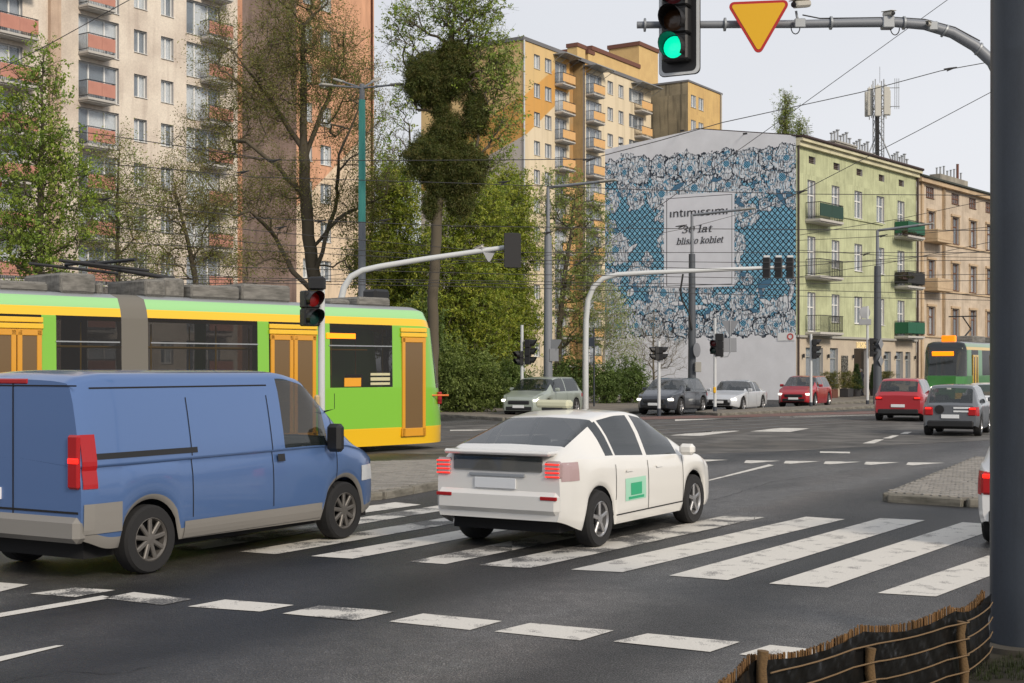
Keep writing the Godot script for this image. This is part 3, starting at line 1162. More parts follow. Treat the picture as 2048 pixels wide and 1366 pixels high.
# ---------------------------------------------------------------- the house with the lace mural
func mural_texture(mw: float, mh: float, panel: Array, lo: float, hi: float) -> ImageTexture:
	var w := 840
	var h := 980
	var sx := w / mw
	var sy := h / mh
	var data := PackedByteArray()
	data.resize(w * h * 3)
	var n := FastNoiseLite.new()
	n.seed = 8
	n.frequency = 0.02
	n.fractal_octaves = 3
	var r := RandomNumberGenerator.new()
	r.seed = 99
	var put := func(x: int, y: int, c: Color) -> void:
		if x < 0 or y < 0 or x >= w or y >= h:
			return
		var k := (y * w + x) * 3
		data[k] = int(clampf(c.r, 0, 1) * 255.0)
		data[k + 1] = int(clampf(c.g, 0, 1) * 255.0)
		data[k + 2] = int(clampf(c.b, 0, 1) * 255.0)
	var ink := Color(0.09, 0.13, 0.19)
	# plain wall, and the blue net between the two lace borders
	for y in h:
		for x in w:
			var a := x / sx
			var b := (h - y) / sy
			var g := 1.0 + 0.035 * n.get_noise_2d(x * 0.6, y * 0.6) + (r.randf() - 0.5) * 0.03
			var c := Color(0.83, 0.84, 0.865) * g
			if b > lo + 0.9 and b < hi - 1.0:
				var p := fposmod((a + b * 0.92) / 0.36, 1.0)
				var q := fposmod((a - b * 0.92) / 0.36, 1.0)
				c = Color(0.47, 0.70, 0.81) * g
				var e := minf(minf(p, 1 - p), minf(q, 1 - q))
				if e < 0.12:
					c = ink
				elif Vector2(p - 0.5, q - 0.5).length() < 0.15 and (int(floor((a + b * 0.92) / 0.36)) + int(floor((a - b * 0.92) / 0.36))) % 2 == 0:
					c = Color(0.13, 0.25, 0.36)
			put.call(x, y, c)
	# flowers: overlapping petals with inked rims and thread strokes
	var flower := func(cx: float, cy: float, R: float, np: int, ph: float, rim: bool) -> void:
		for y in range(int((mh - cy - R * 1.08) * sy), int((mh - cy + R * 1.08) * sy)):
			for x in range(int((cx - R * 1.08) * sx), int((cx + R * 1.08) * sx)):
				var dx := x / sx - cx
				var dy := (h - y) / sy - cy
				var rr := sqrt(dx * dx + dy * dy) / R * (1.0 + 0.22 * n.get_noise_2d(x * 1.3 + ph * 50.0, y * 1.3))
				if rr > 1.06:
					continue
				var th := atan2(dy, dx) + 0.9 * n.get_noise_2d(x * 1.0 - ph * 90.0, y * 1.0)
				var c := Color(0, 0, 0, 0)
				for ring in 3:
					var k: float = [1.0, 0.66, 0.34][ring]
					var lobe := absf(cos((th + ph + ring * 0.9) * np * 0.5))
					var edge := k * (0.80 + 0.20 * pow(lobe, 0.6) + 0.03 * sin(th * 23.0 + ph * 7.0))
					if rr < edge:
						var inner := rr / edge
						c = Color(0, 0, 0, 1)
						var sh := n.get_noise_2d(x * 11.0 + ring * 70.0, y * 1.3)
						c = Color(0.83, 0.845, 0.87)
						if inner > 0.4 and sh > 0.34 - 0.2 * inner:
							c = Color(0.30, 0.32, 0.36)
						elif sh < -0.32:
							c = Color(0.72, 0.78, 0.83)
						if lobe < 0.24 and inner > 0.45:
							c = Color(0.36, 0.60, 0.73) if sh < 0.05 else Color(0.14, 0.26, 0.36)
						if edge - rr < (0.085 if rim and ring == 0 else 0.035) / R * 0.9:
							c = ink if (rim and ring == 0) or sh > -0.1 else Color(0.36, 0.45, 0.53)
				if rr < 0.2:
					var hx := sin(dx * 42.0) * sin(dy * 42.0)
					c = Color(0.40, 0.64, 0.77) if hx > -0.15 else ink
				if c.a > 0.5:
					put.call(x, y, c)
	var leaf := func(cx: float, cy: float, l: float, wd: float, rot: float, fill: int) -> void:
		for y in range(int((mh - cy - l) * sy), int((mh - cy + l) * sy)):
			for x in range(int((cx - l) * sx), int((cx + l) * sx)):
				var dx := x / sx - cx
				var dy := (h - y) / sy - cy
				var p := (dx * cos(rot) + dy * sin(rot)) / l
				var q := (-dx * sin(rot) + dy * cos(rot)) / wd
				if absf(p) > 1:
					continue
				var lim := 1.0 - p * p
				if absf(q) < lim:
					if dy + cy < lo + 0.3:
						continue
					var c := Color(0.83, 0.845, 0.87)
					var sh := n.get_noise_2d(x * 5.0, y * 0.9)
					if fill == 1:
						c = Color(0.22, 0.38, 0.50) if fposmod(y / 5.0, 1.0) < 0.5 else Color(0.33, 0.50, 0.61)
					elif sh > 0.22:
						c = Color(0.40, 0.43, 0.48)
					if lim - absf(q) < 0.12:
						c = ink
					put.call(x, y, c)
	var spots := []
	var zones := [[mw * 0.87, lo + 5.4, 1.6, 2.4], [mw * 0.12, lo + 8.0, 0.9, 0.8], [mw * 0.2, lo + 6.7, 0.8, 0.9], [mw * 0.30, lo + 5.0, 0.5, 1.4], [mw * 0.60, lo + 8.7, 0.9, 0.55], [mw * 0.12, lo + 3.1, 0.75, 0.7], [mw * 0.48, lo + 1.9, 1.3, 0.6], [mw * 0.9, lo + 2.6, 1.0, 0.7]]
	for k in 1500:
		var R := r.randf_range(0.75, 1.25) if k < 600 else r.randf_range(0.35, 0.7)
		var c := Vector2(r.randf_range(0.2, mw - 0.2), r.randf_range(lo + 0.6, hi - 0.6))
		var ok := true
		for z in zones:
			if pow((c.x - z[0]) / (z[2] + R * 0.55), 2) + pow((c.y - z[1]) / (z[3] + R * 0.55), 2) < 1.0:
				ok = false
		for s in spots:
			if c.distance_to(Vector2(s[0], s[1])) < (R + s[2]) * 0.85:
				ok = false
		if ok:
			spots.append([c.x, c.y, R])
	for k in 90:
		leaf.call(r.randf_range(0.2, mw - 0.2), [r.randf_range(lo + 0.8, lo + 3.4), r.randf_range(hi - 3.6, hi - 0.8)][k % 2], r.randf_range(0.35, 0.8), r.randf_range(0.12, 0.26), r.randf() * PI, k % 3)
	for s in spots:
		flower.call(s[0], s[1], s[2], r.randi_range(5, 8), r.randf() * TAU, false)
	for s in spots:
		var a := r.randf() * TAU
		leaf.call(s[0] + cos(a) * s[2] * 1.0, s[1] + sin(a) * s[2] * 1.0, s[2] * 0.5, 0.16, a + 0.6, r.randi_range(0, 2))
	# scalloped borders
	var x0 := 0.3
	while x0 < mw:
		var R := r.randf_range(0.75, 1.15)
		flower.call(x0, hi - R * 0.9 + r.randf_range(-0.2, 0.2), R, r.randi_range(5, 7), r.randf() * TAU, true)
		x0 += R * 1.35
	x0 = 0.2
	while x0 < mw:
		var R := r.randf_range(0.55, 0.95)
		flower.call(x0, lo + R * 0.92, R, r.randi_range(5, 7), r.randf() * TAU, true)
		x0 += R * 1.35
	# white lettering panel with a thin frame
	for y in range(int((mh - panel[3]) * sy), int((mh - panel[1]) * sy)):
		for x in range(int(panel[0] * sx), int(panel[2] * sx)):
			var a := x / sx
			var b := (h - y) / sy
			var g := 1.0 + 0.02 * n.get_noise_2d(x, y)
			var c := Color(0.83, 0.84, 0.87) * g
			var m := minf(minf(a - panel[0], panel[2] - a), minf(b - panel[1], panel[3] - b))
			if m > 0.16 and m < 0.2:
				c = Color(0.2, 0.21, 0.23)
			put.call(x, y, c)
	return ImageTexture.create_from_image(Image.create_from_data(w, h, false, Image.FORMAT_RGB8, data))

func lettering(parent: Node, called: String, text: String, font: Font, size: float, at: Vector3, bs: Basis, m: Material, width := 0.0) -> MeshInstance3D:
	var tm := TextMesh.new()
	tm.text = text
	tm.font = font
	tm.font_size = 64
	tm.pixel_size = size / 64.0
	tm.depth = 0.02
	var o := obj(called, tm, m, parent)
	var sc := 1.0
	if width > 0:
		var bb := tm.get_aabb().size.x
		if bb > 0.01:
			sc = width / bb
	o.transform = Transform3D(bs * Basis.from_scale(Vector3(sc, 1, 1)), at)
	return o

func build_mural_house() -> void:
	var b := thing("corner_house", "lime green tenement with blue and white lace mural on its side wall", "building")
	var d := 84.0
	var f := Wall.new(X(1592, d), d, 38.9)      # street front
	var g := Wall.new(0, 0, 180 - 59.5)          # side wall with the mural, left to right
	g.o = f.o
	var mw: float = -g.tu(1210)
	g.o = f.o - g.t * mw
	var hr := f.hv(1592, 271)
	var ha := g.hv(1395, 258)
	var hl := g.hv(1210, 299)
	var mh := ha + 0.1
	var lo := f.hv(1592, 672)
	var hi := f.hv(1592, 288)
	var pan := [g.tu(1328), g.hv(1328, 578), g.tu(1469), g.hv(1469, 384)]
	pan[1] = (g.hv(1328, 579) + g.hv(1469, 572)) * 0.5
	pan[3] = (g.hv(1328, 392) + g.hv(1469, 382)) * 0.5
	var mm := StandardMaterial3D.new()
	mm.roughness = 0.9
	mm.albedo_texture = mural_texture(mw, mh, pan, lo, hi)
	var mb := MB.new()
	var ta := g.tu(1395)
	var pts := [[0.0, 0.0], [mw, 0.0], [mw, hr], [ta, ha], [0.0, hl]]
	var k0 := mb.v.size()
	for p in pts:
		mb.vert(g.at(p[0], p[1]), g.n, Vector2(p[0] / mw, 1.0 - p[1] / mh))
	mb.i.append_array([0, 2, 1, 0, 3, 2, 0, 4, 3])
	var mo := part("mural_wall", mb, mm, b)
	mo.set_meta("label", "side wall painted with blue and white lace flowers round a white panel")
	var sans := SystemFont.new()
	sans.font_names = PackedStringArray(["Droid Sans"])
	var serif := SystemFont.new()
	serif.font_names = PackedStringArray(["Droid Serif"])
	serif.font_italic = true
	var ink := paint("ink", L(0.03, 0.03, 0.035), 0.8)
	var pc: float = (pan[0] + pan[2]) * 0.5
	var pw: float = pan[2] - pan[0]
	lettering(b, "lettering", "ıntımıssımı", sans, 0.66, g.at(pc, g.hv(1400, 424), 0.02), g.basis(), ink, pw * 0.81)
	var slant := Basis(Vector3(1, 0, 0), Vector3(0.25, 1, 0), Vector3(0, 0, 1))
	lettering(b, "lettering", "30 lat", serif, 0.6, g.at(pc - 0.1, g.hv(1400, 458), 0.02), g.basis() * slant, ink, pw * 0.42)
	lettering(b, "lettering", "blisko kobiet", serif, 0.55, g.at(pc + 0.1, g.hv(1400, 481), 0.02), g.basis() * slant, ink, pw * 0.66)
	# painter's plate with a red ring
	var pl := MB.new()
	var pc2 := g.at(mw - 0.62, f.hv(1592, 673), 0.02)
	pl.box(pc2, Vector3(1.1, 0.5, 0.03), g.basis())
	var plo := part("plate", pl, mats["plate"], b)
	var ring := MB.new()
	ring.lathe(pc2 + g.t * 0.27 + g.n * 0.02, g.n, [Vector2(0.20, 0), Vector2(0.20, 0.015), Vector2(0.13, 0.015), Vector2(0.13, 0)], 24)
	part("ring", ring, paint("ring_red", L(0.5, 0.06, 0.05), 0.6), plo)
	# wall washers above the mural
	for q in [[1240, 290], [1362, 264], [1486, 270]]:
		var lm := MB.new()
		var s := g.tu(q[0])
		var h := g.hv(q[0], q[1])
		lm.bar(g.at(s, h, 0), g.at(s + 0.5, h - 0.1, 0.9), 0.02)
		lm.box(g.at(s + 0.5, h - 0.1, 0.95), Vector3(0.25, 0.1, 0.12), g.basis())
		part("wall_washer", lm, mats["iron"], b)
	# ---- street front
	var te := f.tu(1833)
	var hc := f.hv(1594, 290)
	var green := plaster("lime", Color(0.735, 0.755, 0.605), Color(0.575, 0.59, 0.47), 0.6, 0.5, 7.0)
	var sand := plaster("sand", Color(0.755, 0.705, 0.635), Color(0.64, 0.59, 0.53), 0.5, 0.3, 6.0)
	var holes := []
	var wins := []
	var us := [[1615, 1631], [1663.5, 1679], [1709, 1724.5], [1753, 1768.5], [1795, 1809]]
	var rows := [359.0, 471.7, 583.8]
	for rr in 3:
		for c in 5:
			var htop := f.hv(1616, rows[rr])
			var door := c == 0 or c == 4
			var q := [f.tu(us[c][0]), htop - (2.45 if door else 1.8), f.tu(us[c][1]), htop]
			holes.append(q)
			wins.append(q + [door])
	for u in [[1617.5, 1631], [1667, 1679.5], [1713, 1725], [1757.5, 1768.5], [1797.5, 1808]]:
		var hv := f.hv(1617.5, 311.6)
		holes.append([f.tu(u[0]), hv - 0.45, f.tu(u[1]), hv])
	facade(b, "wall", f, 0, te, lo, hc, holes, green, 0.22)
	for q in wins:
		window(b, f, q[0], q[1], q[2], q[3], [1.0, 1.0], 0.62, mats["white_frame"], 0.16, 0.55)
	for k in 5:
		var q: Array = holes[15 + k]
		var vt := MB.new()
		vt.box(f.at((q[0] + q[2]) * 0.5, (q[1] + q[3]) * 0.5, -0.18), Vector3(q[2] - q[0], q[3] - q[1], 0.02), f.basis())
		for s in 3:
			vt.box(f.at((q[0] + q[2]) * 0.5, q[1] + 0.1 + 0.13 * s, -0.14), Vector3(q[2] - q[0], 0.03, 0.05), f.basis())
		part("attic_vent", vt, paint("vent_brown", L(0.09, 0.07, 0.06), 0.9), b)
	# ground floor
	var gh := []
	var shop := [[1611.5, 1646, 695, 765], [1660, 1676, 696, 775], [1769, 1782, 703, 765], [1792, 1806, 703, 765], [1811, 1821, 704, 768]]
	for q in shop:
		gh.append([f.tu(q[0]), maxf(0.25, f.hv(q[0], q[3])), f.tu(q[1]), f.hv(q[0], q[2])])
	var dr := [f.tu(1708), 0.02, f.tu(1736), f.hv(1708, 697)]
	facade(b, "shop_front", f, 0, te, 0, lo, gh + [dr], sand, 0.3)
	for q in gh:
		window(b, f, q[0], q[1], q[2], q[3], [1.0, 1.0] if q[2] - q[0] > 2 else [1.0], 0.74, paint("frame_grey", L(0.3, 0.31, 0.3), 0.5), 0.2, 0.9)
	var dm := MB.new()
	dm.box(f.at((dr[0] + dr[2]) * 0.5, 1.5, -1.3), Vector3(dr[2] - dr[0], 3.4, 0.08), f.basis())
	part("porch_wall", dm, sand, b)
	var dm2 := MB.new()
	dm2.box(f.at((dr[0] + dr[2]) * 0.5 - 0.1, 1.25, -1.2), Vector3(1.3, 2.5, 0.08), f.basis())
	var dmo := part("door", dm2, paint("door_dark", L(0.05, 0.045, 0.04), 0.5), b)
	var dm3 := MB.new()
	dm3.box(f.at((dr[0] + dr[2]) * 0.5 - 0.1, 1.2, -1.15), Vector3(1.05, 2.0, 0.03), f.basis())
	part("pane", dm3, mats["curtain_white"], dmo)
	var po := MB.new()
	po.box(f.at(f.tu(1688.5), f.hv(1688, 729), 0.03), Vector3(f.tu(1694.7) - f.tu(1682), 1.15, 0.05), f.basis())
	var pn := FastNoiseLite.new()
	pn.frequency = 0.06
	var pm := StandardMaterial3D.new()
	pm.albedo_texture = tex(64, 128, func(x: int, y: int) -> Color:
		var v := clampf(0.32 + 0.5 * pn.get_noise_2d(x * 1.2, y), 0.05, 0.7)
		return Color(v, v * 0.98, v * 0.93))
	part("picture_panel", po, pm, b)
	var gold := glow("gold_letters", Color(1.0, 0.9, 0.65), 0.2)
	lettering(b, "sign_letters", "DESIGN", serif, 0.5, f.at(f.tu(1724), f.hv(1724, 690.5), 0.05), f.basis(), gold, f.tu(1737) - f.tu(1713))
	for u in [1604, 1654, 1704, 1746, 1767, 1789, 1810, 1828]:
		var sc := MB.new()
		sc.lathe(f.at(f.tu(u), f.hv(1700, 713), 0.12), Vector3.UP, [Vector2(0.0, -0.12), Vector2(0.07, -0.12), Vector2(0.07, 0.12), Vector2(0.0, 0.12)], 10)
		part("wall_lamp", sc, mats["iron"], b)
	# string course, cornice, roof
	var tr := MB.new()
	tr.box((f.at(0, lo) + f.at(te, lo)) * 0.5 + f.n * 0.06, Vector3(te, 0.14, 0.2), f.basis())
	part("string_course", tr, mats["concrete"], b)
	var sc2 := MB.new()
	var s2 := f.hv(1616, 359) - 2.5
	sc2.box(f.at((f.tu(1645) + f.tu(1775)) * 0.5, f.hv(1700, 433.0) - 0.12, 0.03), Vector3(f.tu(1775) - f.tu(1668), 0.1, 0.12), f.basis())
	part("sill_course", sc2, green, b)
	var co := MB.new()
	co.box((f.at(0, hc + 0.1) + f.at(te, hc + 0.1)) * 0.5 + f.n * 0.12, Vector3(te, 0.3, 0.3), f.basis())
	co.box((f.at(0, hc + 0.33) + f.at(te, hc + 0.33)) * 0.5 + f.n * 0.22, Vector3(te, 0.2, 0.5), f.basis())
	part("cornice", co, plaster("cornice", Color(0.82, 0.80, 0.68), Color(0.66, 0.64, 0.54), 0.6, 0.3), b)
	var gu := MB.new()
	gu.bar(f.at(0, hc + 0.5, 0.5), f.at(te, hc + 0.5, 0.5), 0.1, 8)
	part("gutter", gu, paint("roof_brown", L(0.05, 0.032, 0.03), 0.7), b)
	var ro := MB.new()
	ro.slab([f.at(-0.05, hc + 0.44, 0.5), f.at(te, hc + 0.44, 0.5), f.at(te, ha + 0.15, -7), f.at(0, ha + 0.15, -7)], (f.n + Vector3.UP * 3.0).normalized(), 0.1)
	ro.slab([f.at(0, ha + 0.15, -7), f.at(te, ha + 0.15, -7), f.at(te, hl, -mw), f.at(0, hl, -mw)], (-f.n + Vector3.UP * 5.0).normalized(), 0.1)
	part("roof", ro, mats["roof_brown"], b)
	var pip := MB.new()
	pip.bar(f.at(0.12, 0, 0.12), f.at(0.12, hc, 0.12), 0.06)
	pip.bar(f.at(te - 0.1, 0, 0.14), f.at(te - 0.1, hc, 0.14), 0.07)
	part("drainpipe", pip, mats["roof_brown"], b)
	facade(b, "far_end_wall", f.turned(te), 0, mw, 0, hc, [], sand)
	# iron balconies
	var sheet := paint("green_sheet", L(0.014, 0.05, 0.034), 0.6)
	var sheet2 := paint("bright_green_sheet", L(0.01, 0.10, 0.05), 0.6)
	var dk := paint("dark_sheet", L(0.02, 0.02, 0.02), 0.7)
	var left := [f.tu(1610), f.tu(1657)]
	var right := [f.tu(1788), f.tu(1822)]
	var fronts := [[sheet, sheet2], [null, dk], [null, sheet2]]
	for rr in 3:
		var h: float = f.hv(1616, rows[rr]) - 2.5
		for sdx in 2:
			var q: Array = [left, right][sdx]
			balcony(b, f, q[0], q[1], h, 1.05, fronts[rr][sdx], 1.0, true, sdx == 1)
	# chimney stacks with pipes
	for q in [[1660, 1702, 284], [1706, 1738, 303], [1783, 1816, 327]]:
		var back := f.shifted(0, -3.2)
		var s0 := back.tu(q[0])
		var s1 := back.tu(q[1])
		var ht := back.hv(q[0], q[2])
		var ch := MB.new()
		var hb := hc + 0.4
		ch.box(back.at((s0 + s1) * 0.5, (hb + ht) * 0.5), Vector3(s1 - s0, ht - hb, 0.8), back.basis())
		var o := part("chimney", ch, plaster("chimney", Color(0.62, 0.60, 0.55), Color(0.45, 0.43, 0.4), 0.7, 0.4), b)
		var cpn := MB.new()
		cpn.box(back.at((s0 + s1) * 0.5, ht + 0.05), Vector3(s1 - s0 + 0.15, 0.1, 0.95), back.basis())
		part("cap", cpn, mats["concrete"], o)
		var np := int((s1 - s0) / 0.42)
		for k in np:
			var pp := MB.new()
			var s := s0 + (s1 - s0) * (k + 0.5) / np
			var ph := 0.5 + 0.35 * float(k % 3) / 2.0
			pp.lathe(back.at(s, ht + 0.08), Vector3.UP, [Vector2(0.07, 0), Vector2(0.07, ph), Vector2(0.14, ph + 0.03), Vector2(0.14, ph + 0.09), Vector2(0.0, ph + 0.12)], 8)
			part("flue_pipe", pp, mats["galvanised"], o)
	build_antenna(f, hc)

func build_antenna(f: Wall, hc: float) -> void:
	var base := f.shifted(0, -4.0)
	var s := base.tu(1757)
	var p := base.at(s, hc + 0.2)
	var o := thing("antenna_mast", "lattice phone mast with pale panel antennas on the tenement roof", "mast", p)
	var dd := -p.z
	var htop := HT(160, dd) - p.y
	var legs := MB.new()
	var w := 0.32
	for k in 4:
		var c := Vector3(w if k in [0, 1] else -w, 0, w if k in [0, 3] else -w)
		legs.bar(c, c + Vector3(0, htop, 0), 0.045, 5)
	part("leg_frame", legs, mats["galvanised"], o)
	var br := MB.new()
	var y := 0.0
	var fl := 1.0
	while y < htop - 0.6:
		for k in 4:
			var a: Vector3 = [Vector3(w, 0, w), Vector3(w, 0, -w), Vector3(-w, 0, -w), Vector3(-w, 0, w)][k]
			var b: Vector3 = [Vector3(w, 0, -w), Vector3(-w, 0, -w), Vector3(-w, 0, w), Vector3(w, 0, w)][k]
			br.bar(a + Vector3(0, y, 0), b + Vector3(0, y + 0.6, 0), 0.022, 4)
		y += 0.6
	part("bracing", br, mats["galvanised"], o)
	var cab := MB.new()
	for k in 5:
		cab.bar(Vector3(-0.3 + 0.06 * k, 0, 0.34), Vector3(-0.3 + 0.06 * k, htop * 0.8, 0.34), 0.035, 5)
	part("cable_bundle", cab, mats["black_plastic"], o)
	var pale := paint("antenna_pale", L(0.5, 0.49, 0.44), 0.6)
	for q in [[-0.72, 0.3, 2.1, 0.36], [-0.24, 0.7, 2.3, 0.46], [0.42, 0.7, 2.1, 0.46], [0.75, -0.1, 1.9, 0.36], [0.2, -0.9, 1.8, 0.4], [-0.7, -0.6, 1.9, 0.36]]:
		var a := MB.new()
		a.bbox(Vector3(q[0], htop - 1.7, q[1]), Vector3(q[3], q[2], 0.16), 0.04)
		a.bar(Vector3(q[0] * 0.8, htop - 2.9, q[1] * 0.8), Vector3(q[0] * 0.8, htop - 0.4, q[1] * 0.8), 0.035, 5)
		a.bar(Vector3(q[0], htop - 1.2, q[1]), Vector3(0, htop - 1.2, 0), 0.03, 4)
		a.bar(Vector3(q[0], htop - 2.2, q[1]), Vector3(0, htop - 2.2, 0), 0.03, 4)
		part("panel_antenna", a, pale, o)
	var rod := MB.new()
	rod.bar(Vector3(0.1, htop - 0.2, 0), Vector3(0.1, htop + 1.0, 0), 0.02, 4)
	for k in 3:
		rod.bar(Vector3(1.2 + 0.15 * k, htop - 2.2, 0.1), Vector3(1.2 + 0.15 * k, htop + 0.1, 0.1), 0.022, 4)
	rod.bar(Vector3(0, htop - 0.6, 0), Vector3(1.55, htop - 0.6, 0.1), 0.03, 4)
	rod.bar(Vector3(0, htop - 2.0, 0), Vector3(1.55, htop - 2.0, 0.1), 0.03, 4)
	part("rod_antenna", rod, mats["galvanised"], o)
	var st := MB.new()
	st.bar(Vector3(0, htop * 0.52, 0), Vector3(-1.5, 0.4, 0.3), 0.055, 6)
	st.bar(Vector3(0, htop * 0.52, 0), Vector3(1.7, -0.3, 0.3), 0.055, 6)
	st.bar(Vector3(0, htop * 0.52, 0), Vector3(0.2, 0.2, -2.0), 0.055, 6)
	part("strut", st, mats["galvanised"], o)
	var cb := MB.new()
	cb.bbox(Vector3(0.95, 0.65, 0.3), Vector3(0.5, 0.9, 0.4), 0.03)
	cb.bbox(Vector3(-0.75, 0.6, 0.3), Vector3(0.4, 0.8, 0.4), 0.03)
	part("equipment_box", cb, pale, o)
	var an := thing("roof_aerial", "thin television aerial standing on the tenement roof", "aerial", base.at(base.tu(1614), hc + 0.3))
	var am := MB.new()
	am.bar(Vector3.ZERO, Vector3(0, HT(243, -an.position.z) - an.position.y, 0), 0.03, 5)
	for k in 6:
		var yy := HT(252 + 4 * k, -an.position.z) - an.position.y
		am.bar(Vector3(-0.05, yy, 0), Vector3(0.35, yy + 0.02, 0.1), 0.012, 4)
	part("mast", am, mats["galvanised"], an)

func build_beige_house() -> void:
	var b := thing("tenement_house", "peach coloured tenement with brown windows beside the green house", "building")
	var d := 84.0
	var f0 := Wall.new(X(1592, d), d, 38.9)
	var s := f0.tu(1833) + 0.02
	var f := f0.shifted(s, 0.0)
	var te := 24.0
	var hc := f.hv(1850, 366)
	var m := plaster("peach", Color(0.775, 0.715, 0.64), Color(0.61, 0.555, 0.49), 0.6, 0.4, 7.0)
	var holes := []
	var att := []
	for u in [[1852, 1868], [1903, 1918], [1938, 1952], [1971, 1984]]:
		var h := f.hv(1852, 372)
		att.append([f.tu(u[0]), h - 0.8, f.tu(u[1]), h])
	var tops := [f.hv(1855, 423), f.hv(1855, 520), f.hv(1855, 614)]
	for h in tops:
		for u in [[1855, 1869], [1903, 1917], [1939, 1952], [1972, 1985], [2003, 2015]]:
			holes.append([f.tu(u[0]), h - 2.0, f.tu(u[1]), h])
	for u in [[1850, 1872], [1890, 1915], [1935, 1955]]:
		holes.append([f.tu(u[0]), 0.6, f.tu(u[1]), 3.1])
	facade(b, "wall", f, 0, te, 0, hc, holes + att, m, 0.25)
	for q in holes:
		window(b, f, q[0], q[1], q[2], q[3], [1.0, 1.0], 0.66, mats["brown_frame"], 0.18, 0.45)
	for q in att:
		window(b, f, q[0], q[1], q[2], q[3], [1.0, 1.0, 1.0, 1.0], 0.5, mats["brown_frame"], 0.1, 1.0)
	var tr := MB.new()
	var pale := plaster("peach_trim", Color(0.77, 0.68, 0.56), Color(0.6, 0.52, 0.43), 0.5, 0.3)
	for h in tops:
		tr.box((f.at(0, h - 2.15) + f.at(te, h - 2.15)) * 0.5 + f.n * 0.04, Vector3(te, 0.12, 0.14), f.basis())
	for q in holes.slice(0, 15):
		tr.box(f.at((q[0] + q[2]) * 0.5, q[3] + 0.14, 0.05), Vector3(q[2] - q[0] + 0.36, 0.16, 0.16), f.basis())
		for sg in [q[0] - 0.08, q[2] + 0.08]:
			tr.box(f.at(sg, (q[1] + q[3]) * 0.5, 0.03), Vector3(0.12, q[3] - q[1], 0.1), f.basis())
	for u in [1843, 1886, 1885.9]:
		tr.box(f.at(f.tu(u), hc * 0.5, 0.05), Vector3(0.35, hc, 0.16), f.basis())
	part("trim", tr, pale, b)
	var co := MB.new()
	co.box((f.at(0, hc + 0.12) + f.at(te, hc + 0.12)) * 0.5 + f.n * 0.18, Vector3(te, 0.3, 0.42), f.basis())
	part("cornice", co, pale, b)
	var ro := MB.new()
	ro.slab([f.at(0, hc + 0.3, 0.55), f.at(te, hc + 0.3, 0.55), f.at(te, hc + 2.0, -6), f.at(0, hc + 2.0, -6)], (f.n + Vector3.UP * 3.0).normalized(), 0.12)
	part("roof", ro, paint("roof_green_grey", L(0.07, 0.08, 0.07), 0.7), b)
	for h in [tops[0], tops[1]]:
		var bal := MB.new()
		bal.bbox(f.at(f.tu(1862), h - 2.2, 0.55), Vector3(2.9, 0.2, 1.1), 0.03, f.basis())
		bal.bbox(f.at(f.tu(1862), h - 1.75, 1.05), Vector3(2.9, 0.75, 0.12), 0.03, f.basis())
		for sg in [-1.4, 1.4]:
			bal.bbox(f.at(f.tu(1862) + sg, h - 1.75, 0.55), Vector3(0.12, 0.75, 1.0), 0.03, f.basis())
		part("balcony", bal, pale, b)
	var back := f.shifted(0, -3.0)
	var s0 := back.tu(1870)
	var s1 := back.tu(1925)
	var ht := back.hv(1870, 348)
	var ch := MB.new()
	ch.box(back.at((s0 + s1) * 0.5, (hc + ht) * 0.5), Vector3(s1 - s0, ht - hc, 0.9), back.basis())
	var o := part("chimney", ch, mats["chimney"], b)
	for k in 8:
		var pp := MB.new()
		var red := k == 6
		var ph := 1.3 if red else 0.5 + 0.15 * (k % 3)
		pp.lathe(back.at(s0 + (s1 - s0) * (k + 0.5) / 8.0, ht), Vector3.UP, [Vector2(0.11 if red else 0.07, 0), Vector2(0.11 if red else 0.07, ph), Vector2(0.13, ph + 0.03), Vector2(0.0, ph + 0.06)], 8)
		part("flue_pipe", pp, mats["brick_cap"] if red else mats["galvanised"], o)

# ================================================================ trees
func leaf_clump(n: int, spread: float, len: float, wid: float, seed_: int) -> ArrayMesh:
	var r := RandomNumberGenerator.new()
	r.seed = seed_
	var mb := MB.new()
	for k in n:
		var o := Vector3(r.randf_range(-1, 1), r.randf_range(-1, 1), r.randf_range(-1, 1)) * spread
		var dir := (Vector3(r.randf_range(-1, 1), r.randf_range(-0.9, 0.7), r.randf_range(-1, 1))).normalized()
		var sd := dir.cross(Vector3(r.randf_range(-1, 1), r.randf_range(-1, 1), r.randf_range(-1, 1))).normalized() * wid * 0.5
		var fold := dir.cross(sd).normalized() * wid * 0.2
		var l := len * r.randf_range(0.7, 1.25)
		var m := o + dir * l * 0.45
		mb.tri(o, m + sd + fold, o + dir * l)
		mb.tri(o, o + dir * l, m - sd + fold)
	return mb.mesh()

